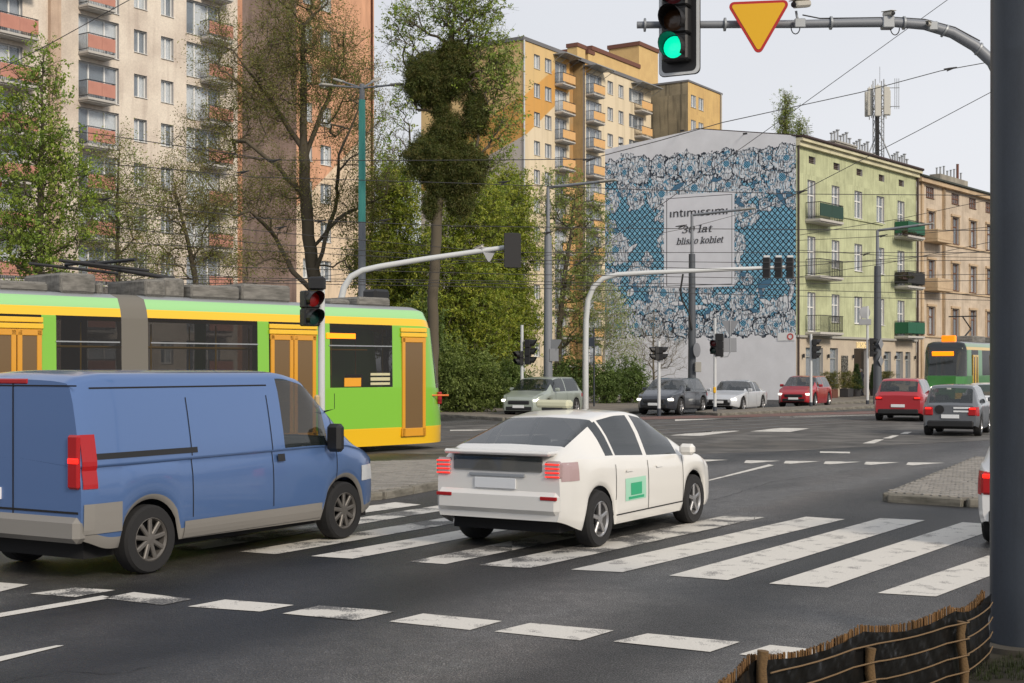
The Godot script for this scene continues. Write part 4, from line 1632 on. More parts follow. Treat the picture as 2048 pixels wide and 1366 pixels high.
# trunk: points from the foot up; env: [centre, radii] ellipsoids that the twigs fill
# o: attr, tip, foot (radius), clump mesh, per (clumps per twig), jitter, cols
func tree(called: String, label: String, trunk: Array, env: Array, o: Dictionary, group := "") -> Node3D:
	var foot: Vector3 = trunk[0]
	var root := thing(called, label, o.get("category", "tree"), foot, 0.0, group)
	var r := RandomNumberGenerator.new()
	r.seed = int(o.get("seed", 1)) * 7919 + 13
	var pos := PackedVector3Array()
	var par := PackedInt32Array()
	pos.append(Vector3.ZERO)
	par.append(-1)
	for k in range(1, trunk.size()):
		var a: Vector3 = trunk[k - 1] - foot
		var b: Vector3 = trunk[k] - foot
		var st := int(max(1.0, (b - a).length() / 0.5))
		for q in st:
			pos.append(a.lerp(b, float(q + 1) / st) + Vector3(r.randf_range(-0.04, 0.04), 0, r.randf_range(-0.04, 0.04)))
			par.append(pos.size() - 2)
	for limb in o.get("limbs", []):
		var st0: Vector3 = limb[0] - foot
		var at := 0
		for k in pos.size():
			if pos[k].distance_squared_to(st0) < pos[at].distance_squared_to(st0):
				at = k
		var prev := at
		var from := pos[at]
		for k in range(1, limb.size()):
			var b: Vector3 = limb[k] - foot
			b.z += (1.0 if (limb.size() + int(b.x * 3.0)) % 2 else -1.0) * 0.5 * k
			var st := int(max(1.0, (b - from).length() / 0.5))
			var a := from
			for q in st:
				pos.append(a.lerp(b, float(q + 1) / st) + Vector3(r.randf_range(-0.05, 0.05), r.randf_range(-0.04, 0.04), r.randf_range(-0.05, 0.05)))
				par.append(prev)
				prev = pos.size() - 1
			from = b
	var ntrunk := pos.size()
	# where twigs must reach
	var vol := 0.0
	for e in env:
		vol += e[1].x * e[1].y * e[1].z
	var att := []
	for e in env:
		var cnt := int(o.attr * e[1].x * e[1].y * e[1].z / vol) + 4
		for k in cnt:
			var p := Vector3(r.randfn(0, 1), r.randfn(0, 1), r.randfn(0, 1)).normalized() * pow(r.randf(), 0.42)
			att.append(e[0] - foot + p * e[1])
	var lowest: float = o.get("fork", 1.5)
	var key := func(p: Vector3) -> float:
		var best := 1e9
		for k in range(0, ntrunk, 2):
			best = minf(best, pos[k].distance_squared_to(p))
		return best
	var order := []
	for p in att:
		order.append([key.call(p), p])
	order.sort_custom(func(a, b): return a[0] < b[0])
	var tips := PackedInt32Array()
	for q in order:
		var p: Vector3 = q[1]
		var best := 0
		var bc := 1e9
		for k in pos.size():
			var nd := pos[k]
			if nd.y < lowest and k > 0:
				continue
			var ds := nd.distance_to(p)
			var cost := ds + 0.9 * maxf(0.0, nd.y - p.y + 0.35 * ds)
			if cost < bc:
				bc = cost
				best = k
		var a := pos[best]
		var ds := a.distance_to(p)
		var st := int(clampf(ceil(ds / 0.55), 1, 12))
		var last := best
		var bow := Vector3(r.randf_range(-1, 1), r.randf_range(-0.2, 1.0), r.randf_range(-1, 1)) * ds * 0.09
		for k in st:
			var f := float(k + 1) / st
			pos.append(a.lerp(p, f) + bow * sin(f * PI) + Vector3(r.randf_range(-1, 1), r.randf_range(-1, 1), r.randf_range(-1, 1)) * 0.05)
			par.append(last)
			last = pos.size() - 1
		tips.append(last)
	# thickness by the number of twigs carried
	var burden := PackedFloat32Array()
	burden.resize(pos.size())
	var heavy := PackedInt32Array()
	heavy.resize(pos.size())
	heavy.fill(-1)
	for t in tips:
		burden[t] += 1.0
	for k in range(pos.size() - 1, 0, -1):
		burden[k] = maxf(burden[k], 0.6)
		burden[par[k]] += burden[k]
		if heavy[par[k]] < 0 or burden[k] > burden[heavy[par[k]]]:
			heavy[par[k]] = k
	var tip: float = o.tip
	var expo: float = log(o.foot / tip) / log(burden[0])
	var mb := MB.new()
	var drawn := PackedByteArray()
	drawn.resize(pos.size())
	for k in pos.size():
		if drawn[k] and k > 0:
			continue
		var line := []
		var rad := []
		if k > 0:
			line.append(pos[par[k]])
			rad.append(tip * pow(burden[k], expo))
		var c := k
		while c >= 0:
			drawn[c] = 1
			line.append(pos[c])
			rad.append(tip * pow(burden[c], expo))
			c = heavy[c]
		if line.size() > 1:
			rad[rad.size() - 1] *= 0.5
			mb.tube(line, rad, 8 if rad[0] > 0.09 else (5 if rad[0] > 0.025 else 3), false)
	# short twigs at the ends of the branches
	var spray := PackedVector3Array()
	var slen: float = o.get("spray", 0.6)
	for t in tips:
		for q in int(o.get("sprays", 3)):
			var out := (pos[t] - pos[par[t]]).normalized()
			var dir := (out * 0.7 + Vector3(r.randf_range(-1, 1), r.randf_range(-0.5, 1), r.randf_range(-1, 1))).normalized()
			var st := pos[par[t]].lerp(pos[t], r.randf())
			var l := slen * r.randf_range(0.5, 1.3)
			var mid := st + dir * l * 0.5 + Vector3(r.randf_range(-1, 1), r.randf_range(-1, 1), r.randf_range(-1, 1)) * l * 0.08
			mb.tube([st, mid, st + dir * l], [tip * 0.8, tip * 0.6, tip * 0.35], 3, false)
			spray.append(mid)
			spray.append(st + dir * l)
			spray.append(st + dir * l * 0.75)
	part("trunk", mb, o.get("bark", mats["bark"]), root)
	# foliage
	if o.get("per", 0.0) > 0.0:
		var xf := []
		var cl := []
		var jit: float = o.get("jitter", 0.2)
		var thr: float = o.get("leafload", 2.5)
		var cols: Array = o.cols
		var seats := PackedVector3Array(spray)
		for k in range(ntrunk, pos.size()):
			if burden[k] <= thr:
				seats.append(pos[k])
		for k in seats.size():
			var m: int = int(o.per) + (1 if r.randf() < fposmod(o.per, 1.0) else 0)
			for q in m:
				var p := seats[k] + Vector3(r.randfn(0, 1), r.randfn(0, 1), r.randfn(0, 1)) * jit
				var bs := Basis.from_euler(Vector3(r.randf() * TAU, r.randf() * TAU, r.randf() * TAU)).scaled(Vector3.ONE * r.randf_range(0.65, 1.35))
				xf.append(Transform3D(bs, p))
				var c: Color = cols[r.randi() % cols.size()]
				cl.append(c * r.randf_range(0.75, 1.3))
		scatter("crown", o.clump, mats["leaf"], root, xf, cl)
	return root

# a dense evergreen ball hanging in a tree, or a bush
func leaf_ball(parent: Node, called: String, centre: Vector3, radii: Vector3, count: int, clump: Mesh, cols: Array, seed_: int, lumps := 0.18) -> void:
	var r := RandomNumberGenerator.new()
	r.seed = seed_
	var n := FastNoiseLite.new()
	n.seed = seed_
	n.frequency = 1.1
	var xf := []
	var cl := []
	for k in count:
		var dir := Vector3(r.randfn(0, 1), r.randfn(0, 1), r.randfn(0, 1)).normalized()
		var rad := pow(r.randf(), 0.24) * (1.0 + lumps * 2.2 * n.get_noise_3dv(dir * 2.0))
		xf.append(Transform3D(Basis.from_euler(Vector3(r.randf() * TAU, r.randf() * TAU, r.randf() * TAU)).scaled(Vector3.ONE * r.randf_range(0.7, 1.3)), centre + dir * rad * radii))
		var c: Color = cols[r.randi() % cols.size()]
		cl.append(c * r.randf_range(0.7, 1.35))
	scatter(called, clump, mats["leaf"], parent, xf, cl)

func ell(u: float, v: float, ru: float, rv: float, d: float, dz := 0.8) -> Array:
	var k := d / FL
	return [P(u, v, d), Vector3(ru * k, rv * k, (ru + rv) * 0.5 * k * dz)]

func path(pts: Array, d: float) -> Array:
	var out := []
	out.append(Vector3(X(pts[0][0], d), 0, -d))
	for k in pts.size():
		var p := P(pts[k][0], pts[k][1], d)
		if p.y > 0.5:
			out.append(p)
	return out

func path3(pts: Array, d: float) -> Array:
	var out := []
	for q in pts:
		out.append(P(q[0], q[1], d))
	return out

func build_trees() -> void:
	var fresh := leaf_clump(7, 0.13, 0.11, 0.06, 1)
	var tiny := leaf_clump(6, 0.18, 0.085, 0.042, 2)
	var dense := leaf_clump(9, 0.2, 0.13, 0.07, 3)
	var mist := leaf_clump(12, 0.13, 0.11, 0.022, 4)
	var g_fresh := [Color(0.20, 0.29, 0.04), Color(0.26, 0.34, 0.05), Color(0.16, 0.25, 0.04), Color(0.30, 0.36, 0.07)]
	var g_olive := [Color(0.18, 0.18, 0.05), Color(0.23, 0.22, 0.06), Color(0.17, 0.20, 0.05), Color(0.21, 0.16, 0.06)]
	var g_lush := [Color(0.23, 0.29, 0.035), Color(0.30, 0.34, 0.04), Color(0.17, 0.23, 0.035), Color(0.34, 0.36, 0.05)]
	var g_pale := [Color(0.26, 0.32, 0.09), Color(0.20, 0.26, 0.07), Color(0.29, 0.33, 0.10)]
	var g_dark := [Color(0.13, 0.19, 0.05), Color(0.16, 0.22, 0.06), Color(0.11, 0.17, 0.045)]
	var g_mist := [Color(0.085, 0.105, 0.02), Color(0.11, 0.125, 0.025), Color(0.065, 0.09, 0.02), Color(0.13, 0.115, 0.03)]
	# fresh green tree at the left edge
	var d := 44.0
	tree("leafing_tree", "young tree with fresh bright green leaves before the salmon balconies", path([[66, 640], [76, 560], [82, 400], [84, 250], [86, 110]], d),
		[ell(86, 170, 42, 95, d), ell(55, 300, 70, 100, d), ell(125, 330, 60, 90, d), ell(30, 440, 70, 90, d), ell(100, 470, 75, 80, d), ell(15, 210, 40, 80, d), ell(60, 545, 90, 50, d), ell(175, 400, 35, 70, d)],
		{"attr": 620, "tip": 0.008, "foot": 0.15, "clump": fresh, "per": 0.4, "jitter": 0.1, "cols": g_fresh, "seed": 1, "fork": 2.0})
	d = 54.0
	tree("sparse_tree", "thin tree coming into leaf between green tree and bare tree", path([[238, 640], [236, 540], [234, 420], [238, 300]], d),
		[ell(236, 345, 50, 80, d), ell(275, 430, 60, 90, d), ell(195, 450, 50, 90, d), ell(250, 530, 90, 45, d)],
		{"attr": 330, "tip": 0.007, "foot": 0.1, "clump": tiny, "per": 0.8, "sprays": 3, "jitter": 0.2, "cols": g_olive + g_pale, "seed": 2, "fork": 1.5})
	d = 56.0
	tree("sparse_tree", "low many-stemmed tree with few leaves in front of the beige block", path([[395, 640], [392, 560], [372, 470], [350, 380]], d),
		[ell(350, 400, 70, 90, d), ell(420, 450, 60, 90, d), ell(330, 510, 70, 60, d), ell(440, 540, 60, 45, d)],
		{"attr": 330, "tip": 0.007, "foot": 0.12, "clump": tiny, "per": 0.55, "sprays": 4, "jitter": 0.2, "cols": g_olive, "seed": 3, "fork": 1.2})
	d = 60.0
	tree("spreading_tree", "large spreading tree with dark limbs and tiny olive buds behind the tram", path([[640, 650], [632, 590], [620, 500], [612, 400], [608, 300], [606, 180], [606, 60]], d),
		[ell(610, 90, 120, 120, d), ell(525, 200, 110, 100, d), ell(690, 200, 90, 120, d), ell(440, 110, 50, 100, d), ell(430, 290, 90, 80, d), ell(735, 330, 60, 90, d), ell(560, 390, 100, 80, d), ell(690, 420, 80, 60, d), ell(600, -40, 110, 60, d), ell(450, 420, 80, 60, d), ell(510, 520, 90, 45, d), ell(720, 520, 60, 45, d)],
		{"attr": 1250, "tip": 0.0075, "foot": 0.33, "clump": tiny, "per": 0.7, "jitter": 0.2, "cols": g_olive, "seed": 4, "fork": 2.4, "leafload": 2.0, "sprays": 5, "spray": 0.8, "limbs": [path3([[632, 590], [590, 545], [545, 470], [500, 415], [465, 370], [430, 290]], d), path3([[618, 500], [680, 440], [722, 405], [800, 388], [850, 376]], d), path3([[612, 410], [560, 335], [500, 290], [425, 268]], d), path3([[640, 570], [655, 480], [668, 400], [684, 320], [742, 205]], d), path3([[606, 300], [540, 200], [490, 130], [430, 60]], d), path3([[610, 330], [640, 220], [680, 120], [700, 30]], d)]})
	# tree hung with dark evergreen balls
	d = 52.0
	var mt := tree("mistletoe_tree", "tall tree hung with big dark mistletoe balls beside the turquoise lamp post", path([[866, 700], [866, 600], [872, 480], [876, 380], [880, 290], [890, 180], [905, 60], [915, -10]], d),
		[ell(905, 40, 90, 60, d), ell(975, 130, 60, 90, d), ell(805, 70, 40, 80, d), ell(1005, 235, 50, 45, d), ell(950, 10, 70, 40, d), ell(800, 210, 34, 50, d), ell(985, 300, 44, 50, d), ell(790, 290, 36, 40, d), ell(1000, 150, 40, 60, d)],
		{"attr": 620, "tip": 0.008, "foot": 0.2, "clump": fresh, "per": 0.3, "jitter": 0.14, "cols": g_fresh + g_pale, "seed": 5, "fork": 4.0})
	var balls := [[852, 160, 42, 54], [912, 148, 34, 50], [952, 228, 22, 44], [866, 318, 56, 46], [930, 335, 44, 50], [920, 405, 26, 28], [862, 412, 16, 26], [895, 262, 34, 34], [882, 212, 16, 30], [880, 365, 30, 28], [905, 110, 30, 26]]
	var foot: Vector3 = mt.position
	for k in balls.size():
		var q: Array = balls[k]
		var e := ell(q[0], q[1], q[2], q[3], d, 0.95)
		leaf_ball(mt, "mistletoe_ball", e[0] - foot, e[1], int(1.5 * q[2] * q[3]), mist, g_mist, 40 + k, 0.34)
	# bright trees behind the front of the tram
	for q in [
		[63.0, [[770, 700], [768, 600], [764, 500], [770, 400]], [[785, 410, 60, 90], [755, 540, 60, 85], [800, 560, 60, 90], [770, 650, 70, 60]], 11, "bright green bushy tree directly beside the turquoise lamp post"],
		[61.0, [[905, 760], [900, 650], [915, 540], [930, 430]], [[950, 430, 75, 80], [900, 520, 80, 80], [880, 640, 80, 90], [960, 620, 80, 100], [900, 730, 90, 60]], 12, "dense yellow-green tree rising behind the nose of the near tram"],
		[66.0, [[1010, 760], [1005, 650], [1000, 540], [1000, 420]], [[1010, 400, 50, 70], [1020, 500, 60, 80], [985, 600, 70, 90], [1035, 640, 50, 80], [1000, 720, 60, 60]], 13, "leafy green tree between the mistletoe tree and grey lamp post"]]:
		var dd: float = q[0]
		var ev := []
		for e in q[2]:
			ev.append(ell(e[0], e[1], e[2], e[3], dd))
		tree("bushy_tree", q[4], path(q[1], dd), ev, {"attr": 950, "tip": 0.008, "foot": 0.18, "clump": fresh, "per": 1.05, "jitter": 0.16, "sprays": 3, "cols": g_lush, "seed": q[3], "fork": 1.2})
	d = 76.0
	tree("airy_tree", "airy pale green tree standing before the orange balconies", path([[1112, 770], [1118, 680], [1125, 590], [1140, 480], [1150, 380]], d),
		[ell(1125, 400, 60, 65, d), ell(1175, 470, 45, 90, d), ell(1100, 480, 40, 70, d), ell(1185, 560, 24, 80, d), ell(1140, 570, 60, 80, d), ell(1160, 670, 55, 60, d)],
		{"attr": 620, "tip": 0.008, "foot": 0.18, "clump": fresh, "per": 0.28, "jitter": 0.2, "sprays": 4, "cols": g_pale, "seed": 21, "fork": 2.0})
	d = 75.0
	tree("birch", "small bare birch before the white foot of the mural", path([[1308, 780], [1307, 720], [1306, 660], [1309, 610]], d),
		[ell(1310, 690, 62, 50, d), ell(1285, 720, 45, 40, d), ell(1340, 720, 40, 45, d), ell(1308, 640, 30, 35, d)],
		{"attr": 300, "tip": 0.006, "foot": 0.07, "clump": tiny, "per": 0.0, "cols": g_olive, "seed": 22, "fork": 1.2, "bark": mats["bark_pale"]})
	tree("birch", "pale slender birch at the left edge of the mural", path([[1206, 780], [1208, 720], [1212, 660], [1216, 600]], 74.0),
		[ell(1222, 640, 36, 60, 74.0), ell(1240, 700, 40, 45, 74.0), ell(1205, 600, 26, 50, 74.0)],
		{"attr": 240, "tip": 0.006, "foot": 0.075, "clump": tiny, "per": 0.5, "jitter": 0.2, "cols": g_pale, "seed": 23, "fork": 1.2, "bark": mats["birch"]})
	for q in [[1571, 186, 12, 1], [1600, 236, 10, 2]]:
		var dd := 112.0
		tree("poplar", ["", "taller slim poplar behind the mural house roof", "shorter slim poplar behind the mural house roof"][q[3]], path([[q[0], 700], [q[0], 400], [q[0], q[1] + 6]], dd),
			[ell(q[0], q[1] + 40, q[2], 44, dd), ell(q[0], q[1] + 100, q[2] * 1.3, 50, dd)],
			{"attr": 240, "tip": 0.012, "foot": 0.2, "clump": fresh, "per": 0.5, "jitter": 0.2, "cols": g_pale, "seed": 30 + q[3], "fork": 9.0})
	# shrubs on the far verge
	for q in [[1215, 768, 32, 26, 72.0, "dark evergreen shrub left of the concrete block"], [1262, 766, 34, 26, 73.0, "dark evergreen shrub behind the concrete block"], [1140, 762, 50, 30, 76.0, "dark evergreen shrub behind the grey lamp post foot"], [930, 765, 70, 50, 58.0, "clipped dark green bush right of the near tram"], [1010, 770, 50, 36, 64.0, "low bush beside the traffic signals"], [845, 720, 50, 80, 60.0, "tall ivy-dark bush behind the tram nose"]]:
		var dd: float = q[4]
		var e := ell(q[0], q[1], q[2], q[3], dd)
		var base := Vector3(e[0].x, 0, e[0].z)
		var s := thing("shrub", q[5], "shrub", base)
		var stems := MB.new()
		for k in 7:
			stems.bar(Vector3(cos(k) * 0.1, 0, sin(k) * 0.1), Vector3(cos(k * 2.0) * e[1].x * 0.6, e[0].y, sin(k * 2.0) * e[1].z * 0.6), 0.02, 4)
		part("stem", stems, mats["bark"], s)
		var c := Vector3(0, e[0].y, 0)
		var ry: float = maxf(e[1].y, e[0].y * 0.98)
		leaf_ball(s, "foliage", Vector3(0, maxf(e[0].y, ry * 0.9), 0), Vector3(e[1].x, ry, e[1].z), int(0.9 * q[2] * q[3]) + 500, fresh, g_dark if q[2] != 70 else [Color(0.16, 0.21, 0.05), Color(0.19, 0.24, 0.06), Color(0.14, 0.19, 0.045)], int(q[0]), 0.55)

# ================================================================ vehicles
func curve(pts: Array, s: float) -> float:
	if s <= pts[0][0]:
		return pts[0][1]
	for k in range(1, pts.size()):
		if s <= pts[k][0]:
			var a: Array = pts[k - 1]
			var b: Array = pts[k]
			return lerpf(a[1], b[1], (s - a[0]) / maxf(0.0001, b[0] - a[0]))
	return pts[pts.size() - 1][1]

func soft(pts: Array, s: float, e := 0.07) -> float:
	return (curve(pts, s - e) + curve(pts, s - e * 0.5) + curve(pts, s) + curve(pts, s + e * 0.5) + curve(pts, s + e)) / 5.0

# half section of a car body at distance s from the tail: points from sill to roof centre
func section(c: Dictionary, s: float) -> PackedVector2Array:
	var w := soft(c.half, s)
	var top := soft(c.top, s)
	var belt := minf(soft(c.belt, s), top - 0.03)
	var wr := soft(c.roof, s)
	var low := soft(c.low, s)
	for wc in c.wheels:
		var R: float = c.wr + 0.055
		var dx: float = absf(s - wc)
		if dx < R:
			low = maxf(low, c.wr + sqrt(R * R - dx * dx))
	low = minf(low, belt - 0.06)
	var q := PackedVector2Array()
	q.append(Vector2(w * 0.955, low))
	q.append(Vector2(w * 0.99, lerpf(low, belt, 0.14)))
	q.append(Vector2(w, lerpf(low, belt, 0.45)))
	q.append(Vector2(w * 0.992, lerpf(low, belt, 0.8)))
	q.append(Vector2(w * 0.965, belt))
	var g: float = w * c.get("tumble", 0.94)
	q.append(Vector2(g, belt + 0.02))
	q.append(Vector2(lerpf(g, wr, 0.46), lerpf(belt, top, 0.52)))
	q.append(Vector2(wr, lerpf(belt, top, 0.9)))
	q.append(Vector2(wr * 0.86, lerpf(belt, top, 0.975)))
	q.append(Vector2(wr * 0.48, top))
	q.append(Vector2(0, top + 0.008))
	# round the section off between these points
	var f := PackedVector2Array()
	for k in q.size() - 1:
		f.append(q[k])
		var a := q[max(k - 1, 0)]
		var d := q[min(k + 2, q.size() - 1)]
		if k == q.size() - 2:
			d = Vector2(-q[k].x, q[k].y)
		f.append((q[k] + q[k + 1]) * 0.5625 - (a + d) * 0.0625)
	f.append(q[q.size() - 1])
	return f

func skin_x(c: Dictionary, s: float, h: float) -> float:
	var q := section(c, s)
	for k in q.size() - 1:
		if h >= q[k].y and h <= q[k + 1].y:
			return lerpf(q[k].x, q[k + 1].x, (h - q[k].y) / maxf(0.001, q[k + 1].y - q[k].y))
	return q[0].x

# a sheet lying on the flank of the body, off metres proud of it
func flank(mb: MB, c: Dictionary, side: float, s0: float, s1: float, h0: float, h1: float, off: float) -> void:
	var ns := int(max(1.0, ceil((s1 - s0) / 0.06)))
	var nh := int(max(1.0, ceil((h1 - h0) / 0.045)))
	var L2: float = c.L * 0.5
	for a in ns:
		for b in nh:
			var p := []
			for k in [[a, b], [a + 1, b], [a + 1, b + 1], [a, b + 1]]:
				var s: float = s0 + (s1 - s0) * k[0] / ns
				var h: float = h0 + (h1 - h0) * k[1] / nh
				p.append(Vector3(side * (skin_x(c, s, h) + off), h, L2 - s))
			if side > 0:
				mb.quad(p[0], p[1], p[2], p[3])
			else:
				mb.quad(p[1], p[0], p[3], p[2])

func add_grid(mbs: Dictionary, pts: Array, cls: Callable) -> void:
	var ni := pts.size()
	var nj: int = pts[0].size()
	var nor := []
	for i in ni:
		var row := PackedVector3Array()
		for j in nj:
			var du: Vector3 = pts[min(i + 1, ni - 1)][j] - pts[max(i - 1, 0)][j]
			var dv: Vector3 = pts[i][min(j + 1, nj - 1)] - pts[i][max(j - 1, 0)]
			row.append(du.cross(dv).normalized())
		nor.append(row)
	for i in ni - 1:
		for j in nj - 1:
			var k: String = cls.call(i, j)
			if k == "":
				continue
			if not mbs.has(k):
				mbs[k] = MB.new()
			var mb: MB = mbs[k]
			var b := mb.v.size()
			mb.vert(pts[i][j], nor[i][j])
			mb.vert(pts[i + 1][j], nor[i + 1][j])
			mb.vert(pts[i + 1][j + 1], nor[i + 1][j + 1])
			mb.vert(pts[i][j + 1], nor[i][j + 1])
			mb.i.append_array([b, b + 2, b + 1, b, b + 3, b + 2])

func car_shell(root: Node, c: Dictionary, paint_m: Material) -> void:
	var step: float = c.get("step", 0.05)
	var n := int(c.L / step)
	var pts := []
	var ss := []
	for i in n + 1:
		var s: float = c.L * i / n
		var half := section(c, s)
		var row := PackedVector3Array()
		for k in half.size():
			row.append(Vector3(half[k].x, half[k].y, c.L * 0.5 - s))
		for k in range(half.size() - 2, -1, -1):
			row.append(Vector3(-half[k].x, half[k].y, c.L * 0.5 - s))
		pts.append(row)
		ss.append(s)
	var mbs := {}
	var cls := func(i: int, j: int) -> String:
		var jj := int((j if j < 20 else 39 - j) / 2.0)
		var s: float = (ss[i] + ss[i + 1]) * 0.5
		var rise := soft(c.top, s) - soft(c.belt, s)
		if jj >= 7:
			if s > c.screen[0] and s < c.screen[1]:
				return "windscreen"
			if s > c.rear[0] and s < c.rear[1]:
				return "rear_window"
		if jj in [5, 6] and rise > 0.2:
			for w in c.side.size():
				if s > c.side[w][0] and s < c.side[w][1]:
					return "side_window%d%s" % [w, "r" if j < 20 else "l"]
		if jj == 0 and c.has("sill_mat"):
			return "sill#r" if j < 20 else "sill#l"
		return "body"
	add_grid(mbs, pts, cls)
	# close the tail and the nose
	for e in [0, pts.size() - 1]:
		var row: PackedVector3Array = pts[e]
		var mb: MB = mbs["body"]
		var nn := Vector3(0, 0, 1) if e == 0 else Vector3(0, 0, -1)
		var ce := Vector3(0, (row[0].y + row[20].y) * 0.5, row[0].z)
		var b := mb.vert(ce, nn)
		for j in row.size():
			mb.vert(row[j], nn)
		for j in row.size():
			var j2 := (j + 1) % row.size()
			if e == 0:
				mb.i.append_array([b, b + 1 + j2, b + 1 + j])
			else:
				mb.i.append_array([b, b + 1 + j, b + 1 + j2])
	var keys := mbs.keys()
	keys.sort()
	for k in keys:
		var called: String = k
		var m := paint_m
		if k.begins_with("side_window"):
			called = "side_window"
			m = mats["car_glass"]
		elif k == "windscreen" or k == "rear_window":
			m = mats["car_glass"]
		elif k.begins_with("sill"):
			called = "sill"
			m = c.sill_mat
		part(called, mbs[k], m, root)
	var ub := MB.new()
	var hw: float = curve(c.half, c.L * 0.5) - 0.2
	ub.box(Vector3(0, 0.42, 0), Vector3(hw * 2, 0.42, c.L - 0.35))
	part("underbody", ub, mats["underbody"], root)
	cabin(root, c)

# floor, seats, dashboard and wheel seen through the glass
func cabin(root: Node, c: Dictionary) -> void:
	var s1: float = c.screen[0] + 0.1
	var s0: float = c.get("cab_from", c.side[0][0])
	var hw: float = curve(c.half, (s0 + s1) * 0.5) - 0.12
	var top: float = c.get("seat_top", curve(c.top, (s0 + s1) * 0.5) - 0.36)
	var z := func(s: float) -> float:
		return c.L * 0.5 - s
	var tub := MB.new()
	var fl: float = c.get("cab_floor", 0.64)
	tub.box(Vector3(0, fl - 0.04, z.call((s0 + s1) * 0.5)), Vector3(hw * 2, 0.08, s1 - s0 + 0.5))
	part("cabin_floor", tub, mats["cabin"], root)
	var dash := MB.new()
	dash.bbox(Vector3(0, fl + 0.14, z.call(s1 + 0.12)), Vector3(hw * 1.9, 0.22, 0.36), 0.05)
	part("dashboard", dash, mats["cabin"], root)
	var rows := [s1 - 0.75] if c.has("one_row") else [s1 - 0.75, s1 - 1.6]
	for s in rows:
		for sd in [-0.36, 0.36]:
			var m := MB.new()
			m.bbox(Vector3(sd, fl + 0.06, z.call(s + 0.2)), Vector3(0.48, 0.14, 0.5), 0.05)
			m.bbox(Vector3(sd, (fl + top - 0.14) * 0.5, z.call(s - 0.08)), Vector3(0.46, top - 0.14 - fl, 0.13), 0.05, Basis(Vector3.RIGHT, 0.16))
			m.bbox(Vector3(sd, top - 0.04, z.call(s - 0.14)), Vector3(0.26, 0.17, 0.1), 0.04)
			part("seat", m, mats["seat_cloth"], root)
	var st := MB.new()
	var ring := []
	for k in 17:
		var a := TAU * k / 16.0
		ring.append(Vector3(-0.36 + cos(a) * 0.18, fl + 0.28 + sin(a) * 0.17, z.call(s1 - 0.18) + sin(a) * 0.06))
	st.tube(ring, [0.014], 6, false)
	part("steering_wheel", st, mats["black_plastic"], root)

func wheels(root: Node, c: Dictionary, spokes := 7) -> void:
	var key := "wheel%.3f_%d" % [c.wr, spokes]
	var r: float = c.wr
	if not cache.has(key):
		var t := MB.new()
		var w := 0.105
		t.lathe(Vector3.ZERO, Vector3.RIGHT, [Vector2(r * 0.64, -w), Vector2(r * 0.93, -w), Vector2(r * 0.99, -w * 0.7), Vector2(r, 0), Vector2(r * 0.99, w * 0.7), Vector2(r * 0.93, w), Vector2(r * 0.64, w)], 32)
		var m := MB.new()
		m.lathe(Vector3.ZERO, Vector3.RIGHT, [Vector2(r * 0.66, -w), Vector2(r * 0.66, w * 0.9), Vector2(r * 0.61, w * 0.96), Vector2(r * 0.57, w * 0.75), Vector2(r * 0.55, 0.0)], 32)
		for k in spokes:
			var a := TAU * k / spokes
			var dir := Vector3(0, cos(a), sin(a))
			m.bbox(dir * r * 0.33 + Vector3(w * 0.72, 0, 0), Vector3(0.035, r * 0.56, r * 0.14), 0.01, Basis(Vector3.RIGHT, a))
		m.lathe(Vector3.ZERO, Vector3.RIGHT, [Vector2(r * 0.17, w * 0.5), Vector2(r * 0.17, w * 0.88), Vector2(0.0, w * 0.92)], 16)
		var bk := MB.new()
		bk.lathe(Vector3.ZERO, Vector3.RIGHT, [Vector2(r * 0.64, 0.0), Vector2(0.0, 0.01)], 20)
		cache[key] = [t.mesh(), m.mesh(), bk.mesh()]
	for s in c.wheels:
		for side in [-1.0, 1.0]:
			var o := obj("wheel", cache[key][0], mats["rubber"], root)
			o.position = Vector3(side * (curve(c.half, s) - 0.115), r, c.L * 0.5 - s)
			if side < 0:
				o.rotation.y = PI
			obj("rim", cache[key][1], c.get("rim_mat", mats["alloy"]), o)
			obj("brake_disc", cache[key][2], mats["underbody"], o)

func seams(root: Node, c: Dictionary, list: Array, h0: float, h1: float) -> void:
	for s in list:
		for side in [-1.0, 1.0]:
			var mb := MB.new()
			flank(mb, c, side, s - 0.006, s + 0.006, h0, h1, 0.004)
			part("door_gap", mb, mats["underbody"], root)

func box_part(root: Node, called: String, at: Vector3, size: Vector3, m: Material, r := 0.012, bs := Basis.IDENTITY) -> MeshInstance3D:
	var mb := MB.new()
	mb.bbox(at, size, minf(r, minf(size.x, minf(size.y, size.z)) * 0.4), bs)
	return part(called, mb, m, root)

